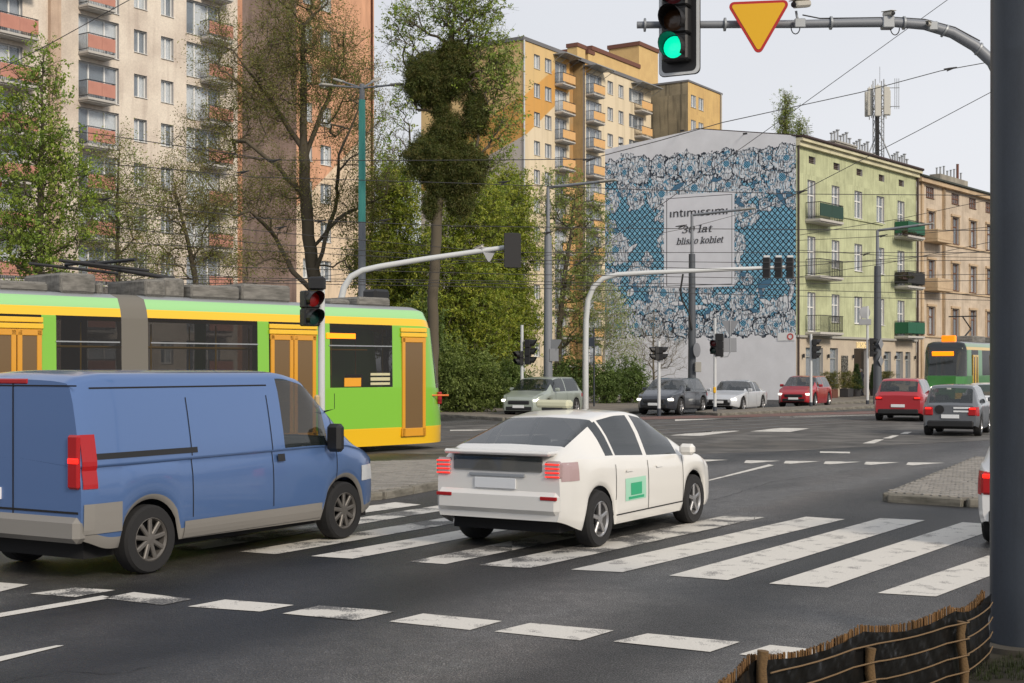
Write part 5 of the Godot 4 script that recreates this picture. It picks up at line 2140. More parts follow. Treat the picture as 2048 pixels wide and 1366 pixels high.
# a driving or waiting car of a common shape; style: hatch, suv or sedan
func common_car(called: String, label: String, at: Vector3, heading: float, style: String, L: float, W: float, H: float, m: Material, lights: String, group := "") -> Node3D:
	var root := thing(called, label, "car", at, -deg_to_rad(heading), group)
	var hw := W * 0.5
	var c := {"L": L, "wr": 0.33, "step": 0.07}
	var b := H * 0.64
	c.low = [[0, 0.32], [0.5, 0.2], [L - 0.5, 0.2], [L, 0.3]]
	if style == "suv":
		c.wr = 0.355
		c.top = [[0, b - 0.1], [0.05, b], [0.14, b + 0.06], [0.5, H - 0.08], [0.7, H - 0.01], [L * 0.52, H], [L * 0.62, H - 0.06], [L * 0.78, b + 0.06], [L - 0.35, b - 0.12], [L - 0.05, b - 0.24], [L, b - 0.36]]
		c.rear = [0.14, 0.52]
	elif style == "hatch":
		c.wr = 0.30
		c.top = [[0, b - 0.1], [0.05, b], [0.1, b + 0.05], [0.36, H - 0.07], [0.5, H - 0.01], [L * 0.5, H], [L * 0.6, H - 0.06], [L * 0.8, b + 0.03], [L - 0.3, b - 0.12], [L - 0.05, b - 0.24], [L, b - 0.36]]
		c.rear = [0.1, 0.38]
	else:
		c.top = [[0, b - 0.12], [0.06, b + 0.02], [0.5, b + 0.06], [L * 0.28, H - 0.05], [L * 0.42, H], [L * 0.52, H - 0.03], [L * 0.7, b + 0.02], [L - 0.35, b - 0.14], [L - 0.05, b - 0.26], [L, b - 0.36]]
		c.rear = [0.55, L * 0.28]
	c.screen = [L * 0.62 if style != "sedan" else L * 0.53, L * 0.79 if style != "sedan" else L * 0.7]
	c.belt = [[0, b - 0.14], [0.2, b - 0.02], [L * 0.75, b - 0.03], [L - 0.3, b - 0.16], [L, b - 0.4]]
	c.half = [[0, hw * 0.86], [0.15, hw * 0.96], [0.5, hw], [L - 0.8, hw], [L - 0.3, hw * 0.92], [L, hw * 0.66]]
	c.roof = [[0, hw * 0.76], [0.3, hw * 0.73], [L * 0.5, hw * 0.73], [L * 0.8, hw * 0.82], [L, hw * 0.6]]
	c.wheels = [L * 0.185, L * 0.80]
	c.side = [[L * 0.12 if style != "sedan" else L * 0.25, L * 0.40], [L * 0.42, L * 0.69]]
	car_shell(root, c, m)
	wheels(root, c, 5)
	seams(root, c, [L * 0.41, L * 0.66], 0.3, b - 0.06)
	var z := L * 0.5
	box_part(root, "bumper", Vector3(0, 0.36, z - 0.02), Vector3(W * 0.8, 0.2, 0.12), mats["black_plastic"], 0.04)
	box_part(root, "licence_plate", Vector3(0, 0.58 if style != "sedan" else 0.62, z + 0.025), Vector3(0.5, 0.11, 0.02), mats["plate"], 0.004)
	box_part(root, "lower_grille", Vector3(0, 0.38, -z + 0.06), Vector3(W * 0.62, 0.17, 0.16), mats["black_plastic"], 0.03)
	box_part(root, "grille", Vector3(0, b - 0.42, -z + 0.04), Vector3(W * 0.5, 0.15, 0.14), mats["black_plastic"], 0.03)
	box_part(root, "licence_plate", Vector3(0, 0.46, -z - 0.035), Vector3(0.5, 0.11, 0.02), mats["plate"], 0.004)
	for sd in [-1.0, 1.0]:
		var tm := MB.new()
		flank(tm, c, sd, 0.03, 0.34 if style == "suv" else 0.2, b - (0.25 if style == "suv" else 0.36), b - 0.1, 0.008)
		tm.bbox(Vector3(sd * hw * 0.74, b - (0.175 if style == "suv" else 0.23), z - 0.02), Vector3(hw * 0.3, 0.12 if style == "suv" else 0.26, 0.09), 0.03)
		var tlo := part("tail_light", tm, mats["tail_red"], root)
		if lights == "tail":
			box_part(tlo, "brake_lamp", Vector3(sd * hw * 0.76, b - 0.15, z + 0.02), Vector3(hw * 0.22, 0.05, 0.03), mats["tail_lit"], 0.012)
		box_part(root, "headlight", Vector3(sd * hw * 0.68, b - 0.34, -z + 0.16), Vector3(hw * 0.4, 0.1, 0.24), mats["headlamp"] if lights == "head" else mats["lens_clear"], 0.03, Basis(Vector3.UP, sd * 0.45))
		var mi := MB.new()
		mi.bbox(Vector3(sd * (hw + 0.08), b + 0.08, -z + L * 0.33), Vector3(0.2, 0.14, 0.1), 0.03)
		part("mirror", mi, m, root)
	return root

func build_traffic() -> void:
	build_van()
	build_taxi()
	var red := car_paint("paint_red", L(0.34, 0.012, 0.02))
	var grey := car_paint("paint_grey", L(0.13, 0.14, 0.155), 0.3)
	var dark := car_paint("paint_dark", L(0.035, 0.04, 0.05), 0.3)
	var silver := car_paint("paint_silver", L(0.55, 0.57, 0.6), 0.25)
	var white := car_paint("paint_white2", L(0.7, 0.7, 0.7))
	var sage := car_paint("paint_sage", L(0.3, 0.34, 0.3), 0.15)
	var p := G(1800, 842)
	common_car("car", "red crossover with lit tail lights seen from behind", Vector3(p.x + 0.7, 0, p.z - 1.6), 24, "suv", 4.4, 1.83, 1.6, red, "tail")
	p = G(1905, 866)
	var pic := common_car("car", "small dark grey hatchback with stickers on its tailgate", Vector3(p.x * 0.955 + 0.62, 0, p.z * 0.955 - 1.4), 25, "hatch", 3.6, 1.62, 1.5, grey, "tail")
	var st := MB.new()
	st.lathe(Vector3(-0.3, 0.78, 1.815), Vector3(0, 0, 1), [Vector2(0.13, 0), Vector2(0.13, 0.01), Vector2(0.0, 0.012)], 20)
	part("round_sticker", st, mats["black_plastic"], pic)
	box_part(pic, "sticker", Vector3(0.32, 0.83, 1.815), Vector3(0.46, 0.05, 0.012), mats["plate"], 0.002)
	box_part(pic, "sticker", Vector3(0.32, 0.73, 1.815), Vector3(0.46, 0.05, 0.012), mats["plate"], 0.002)
	p = G(2000, 868)
	common_car("car", "white car almost hidden behind the grey hatchback", Vector3(p.x + 2.2, 0, p.z - 7.0), 25, "sedan", 4.5, 1.8, 1.47, white, "tail")
	# cars waiting across the junction, facing this way
	common_car("car", "dark blue-grey crossover waiting first before the mural with headlights on", Vector3(X(1345, 59.5), 0, -59.5), 207, "suv", 4.5, 1.84, 1.55, dark, "head")
	common_car("car", "silver saloon waiting behind the dark crossover", Vector3(X(1470, 63.2), 0, -63.2), 208, "sedan", 4.6, 1.8, 1.42, silver, "head")
	common_car("car", "red crossover waiting behind the silver saloon", Vector3(X(1610, 70.0), 0, -70.0), 207, "suv", 4.4, 1.83, 1.58, red, "head")
	common_car("car", "pale sage crossover driving past the grey mast", Vector3(X(1085, 56.0), 0, -56.0), 206, "suv", 4.5, 1.86, 1.62, sage, "head")
	# tail of a white car peeping out left of the thick pole
	var wc := common_car("car", "white car mostly hidden by the thick dark pole", Vector3(6.86, 0, -16.5), 29, "hatch", 4.2, 1.78, 1.5, white, "tail")

func build_van() -> void:
	var blue := car_paint("van_blue", L(0.095, 0.175, 0.38), 0.35)
	var root := thing("delivery_van", "blue panel van with grey lower trim crossing the zebra", "van", Vector3(0, 0, 0))
	var c := {"L": 4.78, "wr": 0.335, "tumble": 0.985}
	c.top = [[0, 1.86], [0.06, 1.93], [0.4, 1.97], [3.0, 1.965], [3.35, 1.88], [4.12, 1.18], [4.3, 1.1], [4.68, 0.93], [4.78, 0.62]]
	c.belt = [[0, 1.08], [3.4, 1.1], [4.0, 1.08], [4.3, 1.02], [4.68, 0.86], [4.78, 0.55]]
	c.half = [[0, 0.90], [0.08, 0.94], [0.4, 0.95], [3.9, 0.95], [4.4, 0.90], [4.68, 0.80], [4.78, 0.66]]
	c.roof = [[0, 0.76], [0.5, 0.79], [3.2, 0.78], [4.1, 0.82], [4.6, 0.66], [4.78, 0.5]]
	c.low = [[0, 0.42], [0.3, 0.3], [4.4, 0.26], [4.78, 0.34]]
	c.wheels = [0.86, 3.96]
	c.rear = [99, 99]
	c.screen = [3.36, 4.12]
	c.side = [[2.86, 3.62]]
	c.one_row = true
	c.cab_from = 2.75
	c.cab_floor = 0.95
	c.seat_top = 1.62
	c.sill_mat = paint("van_trim", L(0.21, 0.20, 0.185), 0.6)
	c.rim_mat = paint("steel_rim", L(0.16, 0.15, 0.14), 0.5, 0.5)
	car_shell(root, c, blue)
	wheels(root, c, 9)
	seams(root, c, [1.42, 2.66, 3.78], 0.5, 1.7)
	var bk := MB.new()
	var gr := MB.new()
	for side in [-1.0, 1.0]:
		flank(bk, c, side, 0.16, 1.5, 1.145, 1.2, 0.008)
		flank(gr, c, side, 1.3, 3.5, 0.30, 0.47, 0.012)
		flank(gr, c, side, 0.02, 0.46, 0.46, 0.74, 0.012)
	part("sliding_door_rail", bk, mats["black_plastic"], root)
	part("rub_strip", gr, c.sill_mat, root)
	for side in [-1.0, 1.0]:
		var tl := MB.new()
		flank(tl, c, side, 0.015, 0.17, 0.88, 1.38, 0.012)
		tl.bbox(Vector3(side * 0.83, 1.13, 2.40), Vector3(0.15, 0.5, 0.05), 0.02)
		var t := part("tail_light", tl, mats["tail_red"], root)
		box_part(t, "brake_lamp", Vector3(side * 0.84, 1.14, 2.425), Vector3(0.13, 0.05, 0.02), mats["tail_lit"], 0.006)
		var hd := MB.new()
		flank(hd, c, side, 2.72, 2.84, 0.98, 1.06, 0.03)
		part("door_handle", hd, mats["black_plastic"], root)
		box_part(root, "mirror", Vector3(side * 1.05, 1.2, 2.39 - 3.62), Vector3(0.2, 0.32, 0.13), mats["black_plastic"], 0.04)
		var hl := MB.new()
		flank(hl, c, side, 4.3, 4.66, 0.66, 0.84, 0.008)
		part("headlight", hl, mats["lens_clear"], root)
	box_part(root, "rear_bumper", Vector3(0, 0.5, 2.37), Vector3(1.82, 0.24, 0.16), c.sill_mat, 0.05)
	box_part(root, "licence_plate", Vector3(-0.42, 0.8, 2.40), Vector3(0.52, 0.115, 0.02), mats["plate"], 0.004)
	box_part(root, "high_brake_light", Vector3(0, 1.87, 2.37), Vector3(0.4, 0.05, 0.06), mats["tail_red"], 0.01)
	var dg := MB.new()
	dg.box(Vector3(0, 1.2, 2.393), Vector3(0.012, 1.3, 0.006))
	dg.box(Vector3(0, 1.83, 2.392), Vector3(1.7, 0.014, 0.006))
	dg.box(Vector3(0, 0.66, 2.393), Vector3(1.74, 0.02, 0.006))
	part("rear_door_gap", dg, mats["underbody"], root)
	var ch := MB.new()
	for side in [-1.0, 1.0]:
		flank(ch, c, side, 0.2, 2.7, 1.80, 1.815, 0.004)
	part("roof_gutter", ch, mats["underbody"], root)
	# near wheels touch the road at these two image points
	var a := G(300, 1148)
	var b := G(692, 1078)
	place_on(root, a, b, c)

func place_on(root: Node3D, a: Vector3, b: Vector3, c: Dictionary) -> void:
	var dir := (b - a).normalized()
	var rgt := Vector3(-dir.z, 0, dir.x)
	var mid := (a + b) * 0.5
	var off: float = (c.wheels[0] + c.wheels[1]) * 0.5 - c.L * 0.5
	root.position = mid - rgt * (curve(c.half, c.L * 0.5) - 0.02) - dir * off
	root.rotation.y = atan2(-dir.x, -dir.z)

func build_taxi() -> void:
	var white := car_paint("taxi_white", L(0.72, 0.71, 0.68))
	var root := thing("taxi", "white hatchback taxi with green door logo crossing the zebra", "taxi", Vector3.ZERO)
	var c := {"L": 4.46, "wr": 0.315}
	c.top = [[0, 0.93], [0.05, 1.02], [0.12, 1.07], [0.25, 1.13], [1.2, 1.43], [1.7, 1.485], [2.1, 1.485], [2.4, 1.44], [3.42, 0.99], [3.6, 0.95], [4.2, 0.78], [4.4, 0.64], [4.46, 0.5]]
	c.belt = [[0, 0.90], [0.3, 1.0], [1.2, 0.98], [2.2, 0.93], [3.3, 0.89], [3.7, 0.86], [4.2, 0.70], [4.46, 0.44]]
	c.half = [[0, 0.76], [0.1, 0.83], [0.4, 0.87], [3.7, 0.872], [4.1, 0.82], [4.35, 0.68], [4.46, 0.5]]
	c.roof = [[0, 0.7], [0.2, 0.68], [1.2, 0.57], [2.3, 0.58], [3.4, 0.7], [4.2, 0.66], [4.46, 0.4]]
	c.low = [[0, 0.36], [0.4, 0.22], [4.0, 0.2], [4.46, 0.24]]
	c.wheels = [0.82, 3.52]
	c.screen = [2.42, 3.42]
	c.rear = [0.28, 1.16]
	c.side = [[0.98, 1.22], [1.27, 2.02], [2.1, 3.0]]
	car_shell(root, c, white)
	wheels(root, c, 5)
	seams(root, c, [1.18, 2.06, 3.1], 0.32, 0.9)
	var sill := MB.new()
	for side in [-1.0, 1.0]:
		flank(sill, c, side, 1.2, 3.1, 0.315, 0.33, 0.004)
	part("sill_gap", sill, mats["underbody"], root)
	var z := 2.23
	box_part(root, "lower_rear_window", Vector3(0, 0.955, z + 0.0), Vector3(1.12, 0.17, 0.05), mats["car_glass"], 0.015)
	box_part(root, "spoiler", Vector3(0, 1.075, z - 0.08), Vector3(1.34, 0.05, 0.26), white, 0.02)
	box_part(root, "rear_bumper", Vector3(0, 0.54, z - 0.02), Vector3(1.56, 0.26, 0.14), white, 0.06)
	box_part(root, "licence_plate", Vector3(-0.02, 0.74, z + 0.012), Vector3(0.52, 0.115, 0.02), mats["plate"], 0.004)
	box_part(root, "tailgate_trim", Vector3(0, 0.83, z + 0.012), Vector3(0.7, 0.035, 0.02), mats["galvanised"], 0.005)
	var red := MB.new()
	for side in [-1.0, 1.0]:
		box_part(root, "reflector", Vector3(side * 0.66, 0.6, z + 0.045), Vector3(0.2, 0.04, 0.03), mats["tail_red"], 0.006)
		var tl := MB.new()
		flank(tl, c, side, 0.02, 0.3, 0.78, 0.98, 0.006)
		tl.bbox(Vector3(side * 0.69, 0.9, z - 0.02), Vector3(0.2, 0.2, 0.08), 0.03)
		var t := part("tail_light", tl, paint("tail_clear", L(0.42, 0.3, 0.3), 0.15), root)
		for k in 4:
			box_part(t, "brake_lamp", Vector3(side * 0.69, 0.83 + 0.045 * k, z + 0.018), Vector3(0.17, 0.014, 0.02), mats["tail_lit"], 0.004)
		box_part(root, "mirror", Vector3(side * 0.96, 0.98, z - 3.02), Vector3(0.2, 0.14, 0.12), white, 0.04)
		box_part(root, "headlight", Vector3(side * 0.66, 0.68, z - 4.16), Vector3(0.2, 0.14, 0.4), mats["lens_clear"], 0.05, Basis(Vector3.UP, side * 0.4))
		for s in [1.45, 2.3]:
			var hd := MB.new()
			flank(hd, c, side, s - 0.02, s + 0.17, 0.80, 0.825, 0.02)
			part("door_handle", hd, white, root)
	# green emblem on the rear door
	var lg := MB.new()
	flank(lg, c, 1.0, 1.42, 1.98, 0.46, 0.72, 0.004)
	var lgm := part("door_logo", lg, paint("logo_pale", L(0.33, 0.6, 0.46), 0.5), root)
	var lg2 := MB.new()
	flank(lg2, c, 1.0, 1.56, 1.86, 0.52, 0.66, 0.007)
	flank(lg2, c, 1.0, 1.50, 1.92, 0.475, 0.505, 0.007)
	part("emblem", lg2, paint("logo_green", L(0.03, 0.36, 0.18), 0.5), lgm)
	var sg := MB.new()
	sg.bbox(Vector3(-0.32, 1.555, 2.23 - 1.9), Vector3(0.46, 0.1, 0.16), 0.03)
	var so := part("roof_sign", sg, paint("sign_cream", L(0.5, 0.5, 0.36), 0.4), root)
	box_part(so, "sign_foot", Vector3(-0.32, 1.495, 2.23 - 1.9), Vector3(0.3, 0.04, 0.12), mats["black_plastic"], 0.01)
	place_on(root, G(1203, 1094), G(1388, 1047), c)

# ---------------------------------------------------------------- trams
func tram_body(root: Node, Ln: float, dark_nose: bool, bellows: Array, posts: Array, m_side: Material, m_band: Material, m_top: Material, m_nose: Material) -> Dictionary:
	var hs := [0.16, 0.54, 0.58, 1.50, 1.54, 2.96, 3.0, 3.17, 3.38, 3.47, 3.48]
	var ws := [1.15, 1.19, 1.2, 1.2, 1.2, 1.18, 1.17, 1.13, 1.03, 0.75, 0.0]
	var pts := []
	var ss := []
	var n := int(Ln / 0.1)
	for i in n + 1:
		var s := Ln * i / n
		var nose := clampf((s - (Ln - 1.3)) / 1.3, 0, 1)
		var sc := 1.0 - 0.34 * pow(nose, 3.0)
		var row := PackedVector3Array()
		for q in 21:
			var k := q if q <= 10 else 20 - q
			var lean: float = 0.6 * pow(hs[k] / 3.48, 2.0) * pow(nose, 1.5)
			var drop: float = 0.22 * pow(nose, 3.0) * (1.0 if k >= 6 else 0.0)
			row.append(Vector3((ws[k] if q <= 10 else -ws[k]) * sc, hs[k] - drop, -(s - lean)))
		pts.append(row)
		ss.append(s)
	var mbs := {}
	var cls := func(i: int, j: int) -> String:
		var jj := j if j < 10 else 19 - j
		var s: float = (ss[i] + ss[i + 1]) * 0.5
		for b in bellows:
			if s > b[0] and s < b[1]:
				return "bellows"
		var sg := 0
		for b in bellows:
			if s > b[1]:
				sg += 1
		var tail := "#%d%s" % [sg, "r" if j < 10 else "l"]
		if dark_nose and s > Ln - 0.9 and jj >= 3:
			return "windscreen"
		if s > Ln - 0.45 and jj >= 3 and jj <= 5:
			return "windscreen" + tail
		if jj <= 1:
			return "skirt" + tail
		if jj <= 3:
			return "side_panel" + tail
		if jj == 4 or jj == 5:
			var wn := 0
			for p in posts:
				if s > p[0] and s < p[1]:
					return "post#" + str(p[0]) + tail
				if s > p[0]:
					wn += 1
			return "window_band#%d" % wn + tail
		if jj == 6:
			return "stripe" + tail
		if jj == 7:
			return "roof_edge" + tail
		return "roof#%d" % sg
	add_grid(mbs, pts, cls)
	var mm := {"bellows": paint("bellows", L(0.16, 0.15, 0.13), 0.9), "windscreen": mats["car_glass"], "skirt": m_band, "side_panel": m_side, "post": m_side, "window_band": mats["tram_glass_far" if dark_nose else "tram_glass"], "stripe": m_band, "roof_edge": m_top, "roof": mats["galvanised"]}
	var keys := mbs.keys()
	keys.sort()
	for k in keys:
		var called: String = k.split("#")[0]
		part(called, mbs[k], mm[called], root)
	# nose plate
	var cap := MB.new()
	var last: PackedVector3Array = pts[pts.size() - 1]
	for j in 4:
		cap.quad(last[j], last[20 - j], last[19 - j], last[j + 1])
	part("nose_plate", cap, m_nose, root)
	var cap2 := MB.new()
	for j in range(4, 10):
		cap2.quad(last[j], last[20 - j], last[19 - j], last[j + 1])
	part("front_window", cap2, mats["car_glass"], root)
	var bog := MB.new()
	for s in [1.8, Ln * 0.5, Ln - 3.6]:
		bog.box(Vector3(0, 0.3, -s), Vector3(2.0, 0.4, 1.9))
		for q in [-0.62, 0.62]:
			for sd in [-1.0, 1.0]:
				bog.lathe(Vector3(sd * 0.72 - 0.06, 0.31, -s + q), Vector3.RIGHT, [Vector2(0.0, -0.01), Vector2(0.30, 0.0), Vector2(0.30, 0.12), Vector2(0.0, 0.13)], 16)
	part("bogie", bog, mats["underbody"], root)
	return {"pts": pts}

func tram_door(root: Node, s0: float, s1: float, leaves: int, side: float, frame: Material, glass: Material) -> void:
	var w := (s1 - s0) / leaves
	for k in leaves:
		var c := -(s0 + w * (k + 0.5))
		var mb := MB.new()
		for q in [-1.0, 1.0]:
			mb.bbox(Vector3(side * 1.205, 1.53, c + q * (w * 0.5 - 0.06)), Vector3(0.05, 2.36, 0.1), 0.01)
		mb.bbox(Vector3(side * 1.205, 2.66, c), Vector3(0.05, 0.12, w), 0.01)
		mb.bbox(Vector3(side * 1.205, 0.45, c), Vector3(0.05, 0.2, w), 0.01)
		var o := part("door", mb, frame, root)
		var g := MB.new()
		g.box(Vector3(side * 1.2, 1.58, c), Vector3(0.024, 2.1, w - 0.16))
		part("glass", g, glass, o)

func build_tram_near() -> void:
	var lime := car_paint("tram_lime", L(0.20, 0.50, 0.035))
	var yellow := car_paint("tram_yellow", L(0.83, 0.50, 0.012))
	var pale := car_paint("tram_pale", L(0.30, 0.60, 0.24))
	var d := 33.9
	var side := Wall.new(X(906, d), d, 43.0)
	var Ln := 22.0
	var root := thing("tram", "lime green and yellow tram crossing behind the blue van", "tram", side.o - side.n * 1.2, 0.0)
	root.position = side.at(-Ln, 0, -1.2)
	root.rotation.y = -deg_to_rad(43.0)
	var S := func(u: float) -> float:
		return Ln + side.tu(u)
	var posts := [[S.call(84), S.call(110)], [S.call(518), S.call(538)], [S.call(632), S.call(657)], [S.call(786), Ln], [S.call(-60), S.call(-22)]]
	var bel := [[S.call(242), S.call(300)]]
	tram_body(root, Ln, false, bel, posts, lime, yellow, pale, yellow)
	var tint := paint("door_glass", L(0.16, 0.10, 0.045), 0.12)
	var frame := car_paint("tram_door", L(0.66, 0.30, 0.012))
	tram_door(root, S.call(540), S.call(632), 2, 1.0, frame, tint)
	tram_door(root, S.call(-20), S.call(84), 2, 1.0, frame, tint)
	tram_door(root, S.call(803), S.call(851), 1, 1.0, frame, tint)
	for q in [[538, 634], [801, 853], [-22, 86]]:
		var hd := MB.new()
		var s0: float = S.call(q[0])
		var s1: float = S.call(q[1])
		hd.bbox(Vector3(1.21, 2.78, -(s0 + s1) * 0.5), Vector3(0.05, 0.1, s1 - s0), 0.01)
		hd.bbox(Vector3(1.205, 2.9, -(s0 + s1) * 0.5), Vector3(0.04, 0.1, s1 - s0), 0.01)
		part("door_header", hd, yellow, root)
	# lit amber route displays and pale notices behind the glass
	box_part(root, "route_display", Vector3(1.206, 2.72, -(S.call(682))), Vector3(0.02, 0.12, 0.85), mats["amber_display"], 0.004)
	box_part(root, "notice", Vector3(1.206, 1.66, -(S.call(705))), Vector3(0.02, 0.2, 0.5), paint("notice_orange", L(0.75, 0.33, 0.02), 0.5), 0.004)
	for k in 3:
		box_part(root, "notice", Vector3(1.206, 1.62 + 0.11 * k, -(S.call(760))), Vector3(0.02, 0.06 + 0.02 * (k % 2), 0.6), paint("notice_cream", L(0.55, 0.52, 0.32), 0.5), 0.004)
	var ln := MB.new()
	for q in [[112, 240], [302, 516], [658, 784]]:
		var s0: float = S.call(q[0])
		var s1: float = S.call(q[1])
		ln.box(Vector3(1.197, 2.5, -(s0 + s1) * 0.5), Vector3(0.012, 0.025, s1 - s0))
	part("window_bar", ln, mats["galvanised"], root)
	# floor, seats and yellow rails inside
	var fl := MB.new()
	fl.box(Vector3(0, 0.62, -Ln * 0.5 + 0.5), Vector3(2.2, 0.06, Ln - 2.0))
	part("floor", fl, mats["cabin"], root)
	var sx := 8.0
	while sx < Ln - 2.5:
		for sd in [-0.78, 0.78]:
			var sm := MB.new()
			sm.bbox(Vector3(sd, 1.12, -sx), Vector3(0.62, 0.1, 0.44), 0.03)
			sm.bbox(Vector3(sd, 1.48, -sx + 0.24), Vector3(0.62, 0.72, 0.07), 0.03)
			sm.box(Vector3(sd, 0.86, -sx), Vector3(0.3, 0.44, 0.3))
			part("seat", sm, paint("tram_seat", L(0.09, 0.07, 0.06), 0.8), root)
		sx += 0.95
	var hr := MB.new()
	for sd in [-0.5, 0.5]:
		hr.bar(Vector3(sd, 2.42, -7.0), Vector3(sd, 2.42, -Ln + 2.2), 0.02, 6)
		for k in 9:
			hr.bar(Vector3(sd, 0.65, -7.5 - 1.6 * k), Vector3(sd, 2.9, -7.5 - 1.6 * k), 0.018, 6)
	part("handrail", hr, paint("rail_yellow", L(0.7, 0.42, 0.02), 0.4), root)
	# roof equipment
	var eq := plaster("roof_gear", Color(0.50, 0.49, 0.47), Color(0.33, 0.325, 0.31), 0.9, 0.5, 2.0)
	for q in [[20, 120, 0.2, 0.9], [140, 212, 0.4, 1.0], [222, 236, 0.25, 0.8], [310, 352, 0.36, 1.0], [356, 398, 0.42, 0.8], [402, 500, 0.3, 1.0], [506, 604, 0.38, 0.95], [740, 806, 0.22, 0.9], [690, 730, 0.14, 0.8]]:
		var s0: float = S.call(q[0])
		var s1: float = S.call(q[1])
		box_part(root, "roof_box", Vector3(0.1, 3.45 + q[2] * 0.5, -(s0 + s1) * 0.5), Vector3(1.5 * q[3], q[2], s1 - s0), eq, 0.05)
	var pg := MB.new()
	var pb := -(S.call(330) as float)
	pg.bar(Vector3(-0.6, 4.0, pb), Vector3(-0.6, 4.1, pb + 2.0), 0.035)
	pg.bar(Vector3(0.6, 4.0, pb), Vector3(0.6, 4.1, pb + 2.0), 0.035)
	pg.bar(Vector3(-0.6, 4.12, pb + 1.2), Vector3(0.6, 4.12, pb + 1.2), 0.04)
	pg.bar(Vector3(-0.75, 4.2, pb + 0.4), Vector3(0.75, 4.2, pb + 0.4), 0.04)
	pg.bar(Vector3(0, 3.9, pb - 1.0), Vector3(0, 4.12, pb + 1.2), 0.05)
	part("pantograph", pg, mats["iron"], root)
	box_part(root, "roof_camera", Vector3(0.2, 3.7, -(S.call(808) as float)), Vector3(0.5, 0.4, 0.5), mats["black_plastic"], 0.06)
	box_part(root, "marker_lamp", Vector3(1.02, 1.25, -Ln + 0.3), Vector3(0.1, 0.3, 0.12), mats["tail_red"], 0.02)
	var mr := MB.new()
	mr.bar(Vector3(1.05, 1.32, -Ln + 0.75), Vector3(1.35, 1.32, -Ln + 0.3), 0.025)
	part("indicator_arm", mr, paint("lamp_orange", L(0.7, 0.16, 0.02), 0.4), root)

func build_tram_far() -> void:
	var green := car_paint("tram_green", L(0.035, 0.19, 0.03))
	var yellow := car_paint("tram_ochre", L(0.6, 0.38, 0.02))
	var pale := car_paint("tram_far_pale", L(0.14, 0.26, 0.10))
	var d := 77.0
	var Ln := 24.0
	var root := thing("tram", "dark green tram with lit amber number coming up beside the tenements", "tram", Vector3.ZERO)
	var tipp := Vector3(X(1882, d), 0, -d)
	var a := deg_to_rad(34.0)
	var back := Vector3(sin(a), 0, -cos(a))
	root.position = tipp + back * Ln
	root.rotation.y = PI - a
	tram_body(root, Ln, true, [[11.4, 12.2]], [[20.0, 20.8], [16.5, 16.8], [22.2, 24.0]], green, yellow, pale, green)
	tram_door(root, 17.0, 18.3, 2, -1.0, yellow, paint("door_glass2", L(0.1, 0.06, 0.02), 0.1))
	tram_door(root, 20.9, 22.0, 2, -1.0, yellow, mats["door_glass2"])
	box_part(root, "destination_display", Vector3(0, 2.78, -Ln + 0.34), Vector3(1.2, 0.24, 0.1), mats["amber_display"], 0.01, Basis(Vector3.RIGHT, -0.3))
	var orange := glow("amber_box", Color(1.0, 0.55, 0.05), 0.35)
	box_part(root, "roof_number_box", Vector3(0, 3.62, -Ln + 1.5), Vector3(0.8, 0.42, 0.3), orange, 0.05)
	for k in 3:
		box_part(root, "roof_box", Vector3(0, 3.65, -Ln + 5.0 + 5.0 * k), Vector3(1.5, 0.4, 2.6), mats["roof_gear"], 0.05)
	var pg := MB.new()
	pg.bar(Vector3(0, 3.6, -Ln + 4.0), Vector3(0, 4.3, -Ln + 6.0), 0.05)
	pg.bar(Vector3(0, 4.3, -Ln + 6.0), Vector3(0, 5.0, -Ln + 4.2), 0.04)
	pg.bar(Vector3(-0.8, 5.0, -Ln + 4.2), Vector3(0.8, 5.0, -Ln + 4.2), 0.04)
	part("pantograph", pg, mats["iron"], root)
	for sd in [-1.0, 1.0]:
		box_part(root, "headlight", Vector3(sd * 0.45, 0.85, -Ln - 0.02), Vector3(0.24, 0.16, 0.1), mats["headlamp"], 0.03)

# ================================================================ street furniture
func arc_shell(mb: MB, c: Vector3, bs: Basis, r: float, len: float, a0: float, a1: float) -> void:
	var n := 14
	for k in n:
		var t0 := a0 + (a1 - a0) * k / n
		var t1 := a0 + (a1 - a0) * (k + 1) / n
		# tunnel visors are cut back towards their lower edge
		var l0 := len * (0.35 + 0.65 * clampf(0.5 + 0.6 * sin(t0), 0, 1))
		var l1 := len * (0.35 + 0.65 * clampf(0.5 + 0.6 * sin(t1), 0, 1))
		for s in [[r, 1.0], [r - 0.006, -1.0]]:
			var p0 := bs * Vector3(cos(t0) * s[0], sin(t0) * s[0], 0)
			var p1 := bs * Vector3(cos(t1) * s[0], sin(t1) * s[0], 0)
			var q0 := p0 + bs.z * l0
			var q1 := p1 + bs.z * l1
			if s[1] > 0:
				mb.quad(c + p0, c + q0, c + q1, c + p1)
			else:
				mb.quad(c + p0, c + p1, c + q1, c + q0)

